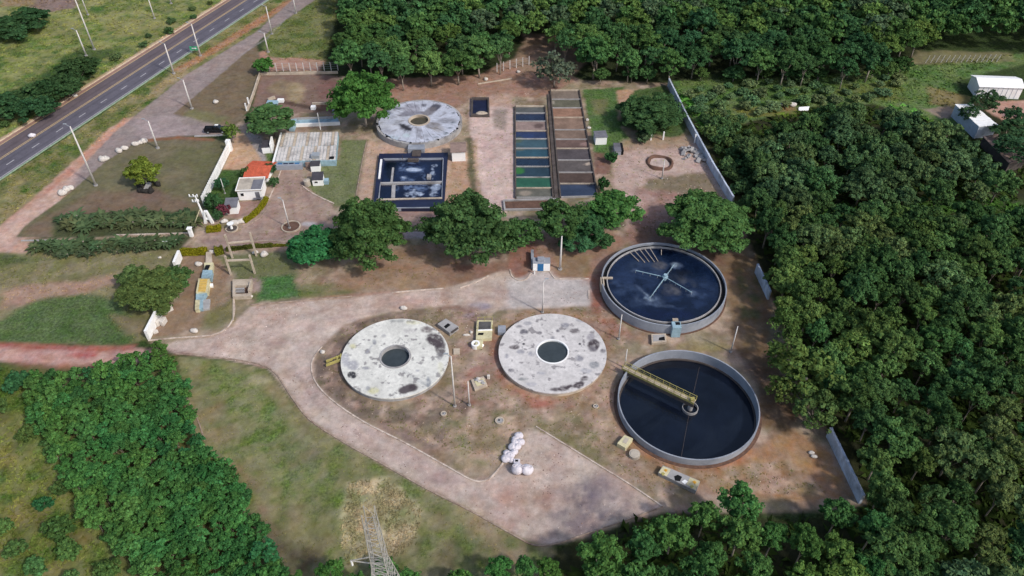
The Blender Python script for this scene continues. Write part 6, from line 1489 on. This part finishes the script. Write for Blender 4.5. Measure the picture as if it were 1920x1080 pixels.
# yellow hedges
def hedge(pts, wd, h, label, col=(.28,.27,.02)):
    L = [G(*p) for p in pts]; V = []; Cc = []; c0 = L[len(L)//2]
    r = np.random.default_rng(int(pts[0][0])); tot = 0
    for a, c in zip(L[:-1], L[1:]):
        n = int((c-a).length*wd*230); d = (c-a).normalized(); nn = Vector((-d.y, d.x, 0))
        u = r.uniform(0,1,n); s = r.uniform(-.5,.5,n); zz = h*(1-(2*s)**4*.5)*r.uniform(.25,1.05,n)*(1+.15*np.sin(u*9))
        P = np.stack([a.x+(c.x-a.x)*u+nn.x*s*wd, a.y+(c.y-a.y)*u+nn.y*s*wd, zz], 1)
        nv = r.normal(size=(n,3))+np.array([0,0,1.0]); nv /= np.linalg.norm(nv,axis=1)[:,None]; tv = np.cross(nv, r.normal(size=(n,3))); tv /= np.linalg.norm(tv,axis=1)[:,None]; bv = np.cross(nv, tv)
        q = np.stack([P-tv*.12, P-bv*.1, P+tv*.12, P+bv*.1], 1).reshape(-1,3); V.append(q)
        tn = r.uniform(.6,1.3,n); hu = r.uniform(-.15,.15,n); Cc.append(np.repeat(np.stack([tn*(1+hu),tn,tn],1),4,0))
    V = np.concatenate(V); Cc = np.concatenate(Cc); t = thing('hedge', label, 'hedge', (c0.x,c0.y,0))
    me = big_mesh('foliage', V-np.array([c0.x,c0.y,0]), np.arange(len(V)).reshape(-1,4), Cc, M['leaf']); o = bpy.data.objects.new('foliage', me); COL.objects.link(o); o.parent = t; o.color = (*col,1)
    b = B()
    for a, c in zip(L[:-1], L[1:]): b.bar(a, c, wd*.8, 0, h*.7)
    o2 = mk('hedge_core', b, M['leaf'], t, cols=np.full((len(b.v),3), .6)); o2.color = (*col,1)
YH = (.27,.27,.02)
hedge([(388,433),(415,430)], 1.9, .9, 'short bright yellow-green hedge block left of the fountain')
hedge([(458,418),(480,402),(495,384),(500,374)], 1.2, .9, 'curved bright yellow hedge beside the court')
hedge([(340,476),(388,474)], 1.9, 1.1, 'long yellow hedge right of the lower palm row')
hedge([(404,476),(420,472)], 2.0, 1.3, 'squat yellow-green hedge right of the trough head', (.20,.22,.025))
hedge([(425,470),(475,464),(512,462)], .9, .8, 'thin dull hedge behind the portal frames', (.12,.14,.03))
hedge([(512,462),(553,460)], .6, .5, 'low thin yellow hedge at the near edge of the court', (.2,.2,.03))
# palms / agave rows
def palm_mesh(seed, nf=16):
    r = random.Random(seed); V = []; Q = []; Cc = []
    for k in range(nf):
        a = k*2.4+r.uniform(-.3,.3); el = r.uniform(.5,1.3); L = r.uniform(1.5,2.4); n = 5; prev = None
        for i in range(n+1):
            f = i/n; rad = L*f*math.cos(el*(1-.5*f)); z = .3+L*f*math.sin(el)-L*.55*f*f; wv = .26*math.sin(PI*min(1,f*.9+.1))+.03
            cx, cy = math.cos(a)*rad, math.sin(a)*rad; nx_, ny_ = -math.sin(a)*wv, math.cos(a)*wv
            V += [(cx-nx_,cy-ny_,z),(cx+nx_,cy+ny_,z)]; Cc += [[r.uniform(.8,1.2)*(1-.15*f)]*3]*2
            if prev is not None: Q.append((prev,prev+1,len(V)-1,len(V)-2))
            prev = len(V)-2
    return big_mesh('fronds', np.array(V), np.array(Q), np.array(Cc), M['leaf'])
PM = [palm_mesh(s) for s in range(5)]
stem_me = mesh_from('stem', *(lambda b: (b.v, b.f))(B().cyl((0,0), .16, 0, .7, 8, .12)), M['bark'])
r_ = random.Random(3)
for row, (a, c, n, col, lb) in enumerate([((112,415),(358,408),26,(.09,.15,.07),'leafy green palm plant in the upper planted row below the mown field'),((120,430),(375,420),24,(.10,.145,.065),'leafy green palm plant in the second line of the upper planted row'),((62,466),(335,458),30,(.085,.145,.065),'leafy blue-green palm plant in the lower planted row along the kerb'),((90,478),(280,470),18,(.08,.12,.06),'small leafy palm plant at the scrub edge of the lower planted row')]):
    for k in range(n):
        f = (k+.5)/n+r_.uniform(-.01,.01); p = G(a[0]+(c[0]-a[0])*f, a[1]+(c[1]-a[1])*f+r_.uniform(-5,5)); sc = r_.uniform(.8,1.35)*(1 if row != 3 else .7)
        t = thing('palm_plant', lb, 'palm', p, r_.uniform(0,6), group=['upper planted row of palms','second line of palms in the upper row','lower planted row of palms','small palms at the scrub edge'][row])
        t.scale = (sc,sc,sc)
        o = bpy.data.objects.new('fronds', r_.choice(PM)); COL.objects.link(o); o.parent = t; v = r_.uniform(.75,1.3); o.color = (col[0]*v*r_.uniform(.9,1.3),col[1]*v,col[2]*v,1)
        o = bpy.data.objects.new('stem', stem_me); COL.objects.link(o); o.parent = t
# ---- woods
def scatter(poly_px, spacing, z, seed, tries=40, yrange=None):
    poly = np.array([tuple(G(x,y,z)[:2]) for x, y in poly_px]); lo, hi = poly.min(0), poly.max(0); r = np.random.default_rng(seed)
    A = (hi-lo).prod(); n = int(A/spacing**2*tries/4); c = r.uniform(lo, hi, (n,2)); c = c[seg_sdf(c, poly) < 0]; out = []; cell = {}
    for p in c:
        k = (int(p[0]//spacing), int(p[1]//spacing)); ok = True
        for dx in (-1,0,1):
            for dy in (-1,0,1):
                for q in cell.get((k[0]+dx,k[1]+dy), ()):
                    if (q[0]-p[0])**2+(q[1]-p[1])**2 < spacing**2: ok = False; break
        if ok: cell.setdefault(k, []).append(p); out.append(p)
    return out
LAND = [(1310,195,'just right of the wall top'),(1345,255,'by the wall beside the wide low tree'),(1380,310,'by the wall beside the rubble'),(1425,375,'at the lower end of the upper wall'),(1140,150,'at the foot of the wood above the lawn'),(1260,145,'at the foot of the wood by the wall top'),(1370,150,'at the wood foot above the left meadow'),(1480,150,'at the wood foot above the middle meadow'),(1600,145,'at the wood foot above the right meadow'),(60,60,'near the upper left corner'),(250,60,'beyond the highway lamp posts'),(120,170,'above the left part of the highway'),(700,70,'behind the radial slab tank'),(830,70,'above the radial slab tank'),(960,70,'above the square basin'),(1080,80,'above the drying beds'),(1200,90,'above the green lawn'),(1320,90,'above the top of the boundary wall'),
 (1440,90,'above the left meadow'),(1560,90,'above the middle meadow'),(1680,70,'above the right meadow'),(1800,60,'above the warehouse'),(1450,260,'beyond the soil ring'),(1440,350,'beyond the rubble heap'),(1560,240,'below the white meadow shapes'),(1560,330,'in the middle right'),(1680,250,'between meadow and sheds'),(1690,340,'below the meadow, right part'),
 (1800,300,'left of the grey-brown shed'),(1850,370,'below the grey-brown shed'),(1480,450,'right of the broad wall tree'),(1470,560,'beside the middle wall stretch'),(1600,450,'in the upper middle of the wood'),(1740,450,'in the upper right of the wood'),(1870,450,'at the right edge, upper part'),(1600,580,'level with the blue water tank'),(1740,580,'right, level with the blue tank'),
 (1870,580,'at the right edge, level with the blue tank'),(1600,700,'right of the feathery tree'),(1740,700,'right, level with the navy tank'),(1870,700,'at the right edge, level with the navy tank'),(1660,830,'beside the lower wall stretch'),(1780,830,'right of the lower wall stretch'),(1890,830,'at the right edge, lower part'),(1700,960,'below right of the lower wall'),(1820,960,'near the lower right corner'),
 (1890,1050,'in the lower right corner'),(1700,1060,'at the bottom right of the photo'),(1200,1010,'below the tip of the drive'),(1310,980,'below the long yellow-ended box'),(1420,1010,'below the navy tank'),(1540,1000,'left of the lower wall end'),(1350,1070,'at the bottom edge, right of centre'),(1500,1080,'at the bottom edge under the navy tank'),
 (560,1070,'left of the lattice tower'),(800,1070,'right of the lattice tower'),(950,1060,'below the drive edge'),(280,690,'at the top tip below the red road'),(150,730,'near the top left below the red road'),(250,780,'in the upper middle'),(340,790,'on the right side by the lawn'),(120,820,'on the left side'),(230,870,'in the very middle'),(380,880,'at the lawn edge, middle part'),
 (200,950,'in the lower left part'),(320,960,'in the lower middle'),(440,970,'at the lawn edge, lower part'),(330,1050,'at the bottom of the thicket'),(470,1050,'at the bottom right of the thicket'),(30,730,'below the left end of the red road'),(60,860,'in the rough left field'),(60,1000,'in the lower left corner'),(170,1050,'at the bottom left edge')]
def px_of(x, y, z):
    v = (x, y, z-HC); dd = v[1]*cT-v[2]*sT; return 960+F*v[0]/dd, 540-F*(v[1]*sT+v[2]*cT)/dd
def describe(p, R, Rr, c, cols, label, cat, z):
    u = px_of(p[0], p[1], z); w_ = min(LAND, key=lambda l: (l[0]-u[0])**2+((l[1]-u[1])*1.2)**2)[2]
    f = (R-Rr[0])/(Rr[1]-Rr[0]); size = 'small' if f < .33 else ('large' if f > .66 else 'middling')
    ratio = c[0]/c[1]; rs = sorted({q[0]/q[1] for q in cols}); k = rs.index(ratio)/max(1, len(rs)-1) if len(rs) > 1 else .5
    tone_ = 'deep green' if k < .34 else ('yellowish' if k > .8 else 'mid green')
    return f'{size} {tone_} {cat} {w_}'
EXTRA = []
def woods(poly, spacing, base, key, Rr, cols, label, group, seed, Hf=1.0, name='tree', cat='tree', jb=.8, j=.2):
    pts = scatter(poly, spacing, base, seed); random.seed(seed)
    for p in pts:
        u_ = px_of(p[0], p[1], base)
        if key == 'mid' and (u_[0] > 1935 or u_[1] > 1092 or u_[1] < 46 or (u_[1] < 62 and random.random() < .5)): EXTRA.append((p[0], p[1], base, random.uniform(*Rr)*1.08, random.choice(cols))); continue
        R = random.uniform(*Rr); lobe = fbm(np.array([p[0]/18.]), np.array([p[1]/18.]), seed)[0]
        c = cols[min(len(cols)-1, max(0, int((lobe+.5)*len(cols)+random.uniform(-.7,.7))))]
        tree_at(p[0], p[1], key if random.random() < .85 or key != 'mid' else 'airy', R, R*Hf*random.uniform(.85,1.15), base+random.uniform(-jb,jb), c, describe(p, R, Rr, c, cols, label, cat, base), cat, group, name, j=j)
    return len(pts)
cnt = {}
cnt['mid'] = woods([(1385,305),(1420,255),(1500,226),(1640,220),(1760,248),(1850,305),(1880,370),(1425,385)], 4.5, 4.0, 'mid', (2.6,4.2), [(.062,.104,.044),(.076,.114,.050),(.056,.104,.040),(.090,.124,.046)], 'dull green tree of the wood beyond the upper boundary wall', 'trees of the wood beyond the upper wall', 11)
cnt['right'] = woods([(1425,400),(1970,395),(1985,1120),(1660,1120),(1650,960),(1640,880),(1590,760),(1520,640),(1468,600),(1450,480)], 3.85, 5.6, 'mid', (1.9,3.6), [(.046,.100,.036),(.062,.115,.038),(.080,.125,.040),(.054,.096,.034),(.100,.130,.050),(.068,.105,.052)], 'leafy green tree in the dense wood right of the boundary wall', 'trees of the dense right-hand wood', 12)
cnt['bottom'] = woods([(1120,1030),(1180,1000),(1240,975),(1290,955),(1340,935),(1430,960),(1470,985),(1560,945),(1650,960),(1660,1150),(1080,1150)], 3.8, 5.6, 'mid', (1.9,3.2), [(.050,.115,.038),(.062,.125,.038),(.075,.130,.036)], 'leafy green tree in the wood along the bottom of the photo', 'trees of the bottom wood', 13)
cnt['strip'] = woods([(480,1100),(520,1062),(640,1062),(800,1070),(930,1050),(1010,1030),(1060,1040),(1080,1180),(480,1180)], 3.2, 3, 'mid', (1.5,2.4), [(.055,.130,.036),(.070,.140,.036)], 'bright green small tree along the bottom edge of the photo', 'small trees along the bottom edge', 14)
cnt['thick'] = woods([(245,668),(318,662),(338,690),(345,740),(372,835),(430,885),(470,965),(505,1045),(600,1120),(330,1130),(200,1010),(150,930),(95,830),(45,760),(70,705),(160,706)], 1.62, 2.1, 'sapling', (.95,1.65), [(.040,.115,.040),(.054,.132,.040),(.068,.142,.040),(.040,.106,.040)], 'bright green sapling in the dense thicket at the lower left', 'saplings of the lower left thicket', 15, 1.1, 'sapling', 'sapling', .8)
cnt['fringe'] = woods([(340,700),(360,770),(385,830),(445,880),(485,960),(520,1040),(560,1085),(530,1090),(490,1040),(455,965),(420,890),(365,840),(335,760)], 4.2, .8, 'shrub', (.5,1.1), [(.045,.110,.040),(.065,.120,.040)], 'shrub', 'scattered bushes at the thicket edge', 26, .8, 'shrub', 'shrub', .2)
cnt['thick2'] = woods([(-40,675),(30,690),(70,740),(150,900),(120,930),(0,780),(-60,760)], 4.5, 1.0, 'shrub', (1.2,2.0), [(.040,.095,.036),(.07,.11,.036)], 'bush scattered in the rough field at the left edge', 'bushes of the rough left field', 16, .7, 'shrub', 'shrub', .2)
cnt['thick3'] = woods([(0,960),(90,930),(170,1000),(240,1100),(0,1100)], 4.0, 1.0, 'shrub', (1.2,2.0), [(.035,.10,.038),(.06,.11,.036)], 'bush scattered in the rough field at the lower left corner', 'bushes of the lower left corner', 17, .7, 'shrub', 'shrub', .2)
front = [(640,110),(745,130),(830,125),(930,112),(965,70),(1010,50),(1100,110),(1250,120),(1330,105),(1430,120),(1600,125),(1690,105),(1730,60),(1730,20),(1400,10),(900,0),(640,20)]
cnt['top'] = woods(front, 5.2, 6.5, 'mid', (2.8,5.2), [(.048,.098,.038),(.066,.118,.038),(.044,.088,.036),(.088,.132,.038),(.070,.098,.054)], 'tree of the far wood behind the treatment tanks', 'trees of the far wood', 18, .85, j=.25)
cnt['edge'] = woods([(1100,132),(1225,138),(1228,146),(1100,148)], 4.2, 2.4, 'mid', (1.8,2.6), [(.060,.115,.042),(.075,.130,.044)], 'low tree', 'low leafy trees at the foot of the far wood', 25, .9, 'low_tree', 'low tree', .3)+woods([(1300,130),(1440,132),(1600,134),(1690,118),(1700,124),(1600,144),(1440,143),(1300,140)], 4.2, 2.4, 'mid', (1.8,2.8), [(.060,.115,.042),(.075,.130,.044)], 'low tree', 'low leafy trees at the foot of the far wood', 24, .9, 'low_tree', 'low tree', .3)
far = [(640,4),(900,-14),(1400,-4),(1730,6),(1745,50),(1930,60),(2150,60),(2150,-130),(600,-130)]
kind('mass', 4, 700, 3.6, 3.2, 24, 62, .52, 5.5, .22, puffr=(.20,.33))
pts = scatter(far, 6.0, 7, 19)
EX = EXTRA+[(p[0], p[1], 7, random.uniform(3.6,5.2), random.choice([(.048,.098,.038),(.066,.118,.038),(.044,.088,.036)])) for p in pts]
V_ = []; Q_ = []; C__ = []; off = 0; rr = np.random.default_rng(4)
for x, y, zb, R_, cc_ in EX:
    V, Q, Cc = KINDS['mass'][rr.integers(4)][5]; s_f = R_/3.6; a = rr.uniform(0,6.28); c_, s_ = math.cos(a), math.sin(a)
    X = V*s_f; X = np.stack([X[:,0]*c_-X[:,1]*s_+x, X[:,0]*s_+X[:,1]*c_+y, X[:,2]+zb], 1); V_.append(X); Q_.append(Q+off); off += len(V); C__.append(Cc*np.array(cc_)*np.array([1.20,1.38,1.28])*rr.uniform(.8,1.2))
print('MASS', len(EX), off)
me = big_mesh('far_woodland', np.concatenate(V_), np.concatenate(Q_), np.concatenate(C__), M['leaf']); o = bpy.data.objects.new('far_woodland', me); COL.objects.link(o); o.color = (1,1,1,1)
tag(o, 'dark distant woodland along the top edge and beyond the frame edges', 'woodland', kind='stuff')
for k, (x, y, r, h) in enumerate([(1848,192,24,4.2),(1893,250,34,4.0),(1910,285,34,4.2),(1815,215,16,3),(1900,222,22,3.5)]):
    tree_px(x, y, 'airy', r, 2.6, h, (.040,.075,.035), ['thin dark tree crown in front of the long warehouse','dark tree right of the diagonal sheds','dark tree at the right edge below the sheds','small dark tree at the left corner of the white-roofed shed','dark tree on the pink dirt right of the warehouse'][k])
# meadow scrub
cnt['mead'] = woods([(1275,165),(1400,155),(1560,150),(1690,135),(1700,165),(1600,190),(1500,190),(1330,240)], 3.6, .8, 'shrub', (1.0,2.0), [(.100,.145,.070),(.125,.155,.075),(.090,.140,.062)], 'low bush in the rough meadow beyond the upper boundary wall', 'bushes of the far meadow', 20, .6, 'shrub', 'shrub', .2)
cnt['wallside'] = woods([(1300,200),(1380,215),(1430,280),(1460,400),(1400,398),(1355,305)], 2.6, 1.1, 'shrub', (1.0,2.1), [(.060,.105,.044),(.075,.118,.046),(.050,.096,.040)], 'bush just beyond the upper boundary wall', 'bushes beyond the upper wall', 22, .8, 'shrub', 'shrub', .3)
cnt['nw'] = woods([(430,-5),(200,130),(0,255),(0,215),(120,190),(180,120),(330,30),(380,-5)], 5.5, .6, 'shrub', (.8,1.6), [(.050,.085,.035),(.085,.11,.045)], 'low bush in the green field beyond the highway', 'bushes of the field beyond the highway', 21, .6, 'shrub', 'shrub', .1)
print('COUNTS', cnt)
# ---- grass tufts and weeds, coloured like the ground they grow on
def tufts(name, label, poly, dens, h, seed, zoff=0, bright=(.95,1.6), tint=(1,1.05,.9)):
    poly_ = np.array([tuple(G(x,y)[:2]) for x, y in poly]); lo, hi = poly_.min(0), poly_.max(0); r = np.random.default_rng(seed)
    n = int((hi-lo).prod()*dens); c = r.uniform(lo, hi, (n,2)); c = c[seg_sdf(c, poly_) < 0]
    for q_, r_ in ((D1,9.8),(D2,9.8),(D3,11),(G(1290.5,752.5,1.45),12),(G(1244.5,528,2.2),12.3)): c = c[(c[:,0]-q_.x)**2+(c[:,1]-q_.y)**2 > r_*r_]
    c = c[fbm(c[:,0]/3, c[:,1]/3, seed, 3)+r.uniform(-.25,.25,len(c)) > -.05]; n = len(c); col = ground_col(c[:,0], c[:,1])
    V = []; Cc = []
    for k in range(3):
        a = r.uniform(0,2*PI,n); w_ = h*r.uniform(.35,.8,n); hh = h*r.uniform(.12,.55,n); o = r.normal(size=(n,2))*h*.4
        b0 = np.stack([c[:,0]+o[:,0]-np.cos(a)*w_, c[:,1]+o[:,1]-np.sin(a)*w_, np.zeros(n)], 1); b1 = np.stack([c[:,0]+o[:,0]+np.cos(a)*w_, c[:,1]+o[:,1]+np.sin(a)*w_, np.zeros(n)], 1)
        t_ = np.stack([c[:,0]+o[:,0]+r.normal(size=n)*h*.6, c[:,1]+o[:,1]+r.normal(size=n)*h*.6, hh], 1)
        V.append(np.stack([b0,b1,t_],1).reshape(-1,3)); Cc.append(np.repeat(col*r.uniform(*bright,(n,1))*np.array(tint), 3, 0))
    V = np.concatenate(V); Cc = np.concatenate(Cc)
    me = big_mesh(name, V, np.arange(len(V)).reshape(-1,3), Cc, M['leaf']); o = bpy.data.objects.new(name, me); COL.objects.link(o); o.color = (1,1,1,1)
    tag(o, label, 'grass', kind='stuff')
tufts('rough_grass', 'rough green and straw grass of the field beyond the highway', [(-40,-20),(430,-20),(425,0),(0,262),(-40,285)], 1.1, .55, 1)
tufts('verge_grass', 'tufted grass on the verge between highway and service road', [(0,342),(125,260),(325,123),(480,19),(520,-5),(540,0),(478,56),(348,136),(248,216),(98,335),(0,420)], 3.0, .4, 2)
tufts('scrub_grass', 'yellowish scrub grass of the north field beside the far wood', [(592,0),(650,0),(640,115),(505,112),(495,95),(505,62)], 3.0, .45, 3)
tufts('field_grass', 'weedy patches of the scrub field left of the long white wall', [(0,480),(335,475),(330,520),(275,632),(240,645),(0,638)], 2.6, .28, 4)
tufts('lawn_grass', 'uneven grass of the triangular lawn left of the drive', [(345,680),(500,698),(580,795),(880,963),(1030,1035),(520,1060),(460,950),(380,835)], 2.0, .2, 5)
tufts('wild_grass', 'wild yellow-green grass of the rough field at the lower left', [(-60,690),(40,700),(60,770),(150,935),(240,1100),(-60,1100)], 4.0, .45, 6)
tufts('meadow_grass', 'tall rough grass of the far meadow', [(1262,152),(1700,125),(1900,102),(1800,150),(1790,200),(1640,192),(1500,198),(1330,248),(1300,222)], 1.6, .6, 7)
tufts('yard_weeds', 'thin weeds and dry grass around the round slabs and sacks', [(830,790),(1000,780),(1130,815),(1230,930),(1060,830),(985,800),(930,880),(850,850),(700,790)], 2.2, .2, 8)
tufts('garden_grass', 'short grass around the pale blue channel and pits', [(405,485),(545,475),(640,530),(640,550),(480,562),(440,560),(436,600),(385,615)], 3.0, .2, 9)
tufts('undergrowth', 'dark undergrowth on the woodland floor', [(1265,165),(1340,280),(1400,380),(1440,480),(1520,660),(1600,820),(1640,950),(1500,985),(1240,975),(1100,1015),(1050,1100),(1950,1100),(1950,330),(1700,200),(1500,205),(1350,250)], 1.3, 1.3, 10, bright=(1.0,2.2), tint=(.9,1.35,.8))
tufts('straw_heap', 'trampled dry straw around the foot of the lattice tower', [(655,905),(730,895),(790,960),(780,1010),(740,1050),(650,1060),(640,1000)], 12, .35, 11, bright=(.9,1.5), tint=(.95,.93,.95))

# loose stones and clods on the bare ground
TANKS_ = [(D1,9.8),(D2,9.8),(D3,11),(G(1290.5,752.5,1.45),12),(G(1244.5,528,2.2),12.3)]
def clear_of(c):
    k = np.ones(len(c), bool)
    for q, r_ in TANKS_: k &= (c[:,0]-q.x)**2+(c[:,1]-q.y)**2 > r_*r_
    return c[k]
def litter(name, label, poly, n, r0, r1, cols, seed):
    poly_ = np.array([tuple(G(x,y)[:2]) for x, y in poly]); lo, hi = poly_.min(0), poly_.max(0); r = np.random.default_rng(seed)
    c = r.uniform(lo, hi, (n*3,2)); c = clear_of(c[seg_sdf(c, poly_) < 0]); c = c[fbm(c[:,0]/5, c[:,1]/5, seed, 3)+r.uniform(-.12,.12,len(c)) > 0][:n]; m = len(c)
    base = np.array([(1,0,0),(.3,.95,0),(-.8,.6,0),(-.8,-.6,0),(.3,-.95,0),(.1,.1,.8)]); a = r.uniform(0,6.28,m); sz = r.uniform(r0,r1,m)**1.0
    X = base[None]*sz[:,None,None]*r.uniform(.6,1.3,(m,6,1)); ca, sa = np.cos(a)[:,None], np.sin(a)[:,None]
    V = np.stack([X[...,0]*ca-X[...,1]*sa+c[:,0:1], X[...,0]*sa+X[...,1]*ca+c[:,1:2], X[...,2]], 2).reshape(-1,3)
    f = np.array([(0,1,5),(1,2,5),(2,3,5),(3,4,5),(4,0,5)]); Q = (f[None]+np.arange(m)[:,None,None]*6).reshape(-1,3)
    cc = np.array([lin(q) for q in cols])[r.integers(0,len(cols),m)]*r.uniform(.8,1.2,(m,1))
    me = big_mesh(name, V, Q, np.repeat(cc,6,0), M['slab']); o = bpy.data.objects.new(name, me); COL.objects.link(o); tag(o, label, 'stones', kind='stuff')
litter('loose_stones', 'loose stones and clods scattered on the bare soil round the tanks', comp, 1300, .04, .13, [(172,152,132),(150,120,100),(104,84,70),(186,170,152)], 31)
litter('loose_stones', 'loose stones on the pink dirt lane and rear yard', [(690,262),(960,190),(1000,110),(960,400),(668,400)], 500, .05, .14, [(186,166,150),(120,96,84),(190,176,164)], 32)
litter('loose_stones', 'loose stones in the dirt yard by the boundary wall', [(1148,275),(1305,268),(1375,385),(1260,460),(1170,440)], 450, .06, .17, [(186,166,150),(120,96,84),(190,178,166)], 33)
litter('loose_stones', 'gravel along the dusty drive', drive, 2200, .04, .12, [(205,190,180),(140,116,104),(120,100,92)], 34)
tufts('soil_weeds', 'small green and dry weeds on the worn soil between the tanks', comp, 1.6, .22, 35, bright=(.8,1.4), tint=(.75,1.05,.6))
tufts('lane_weeds', 'weeds on the soil around the rear tanks and yard', [(440,236),(640,135),(1000,115),(1090,150),(1250,158),(1375,385),(1180,450),(700,540),(470,560),(400,470)], .7, .25, 36, bright=(.8,1.4), tint=(.75,1.0,.6))

# look-alike labels inside one area get their place within it
from collections import defaultdict
grp = defaultdict(list)
for o in COL.objects:
    if o.parent is None and 'label' in o and o.get('category') in ('tree','shrub','sapling','low tree') and o.get('group'): grp[(o['label'])].append(o)
for lb, L in grp.items():
    if 2 <= len(L) <= 6:
        X = [o.location.x for o in L]; Y = [o.location.y for o in L]
        if max(X)-min(X) >= .8*(max(Y)-min(Y)): L.sort(key=lambda o: o.location.x); w = ['leftmost','second from left,','third from left,','fourth from left,','fifth from left,','sixth from left,']; last = 'rightmost'
        else: L.sort(key=lambda o: -o.location.y); w = ['farthest','second farthest,','third farthest,','fourth farthest,','fifth farthest,','sixth farthest,']; last = 'nearest'
        for k, o in enumerate(L): o['label'] = (last if k == len(L)-1 else w[k])+' '+lb
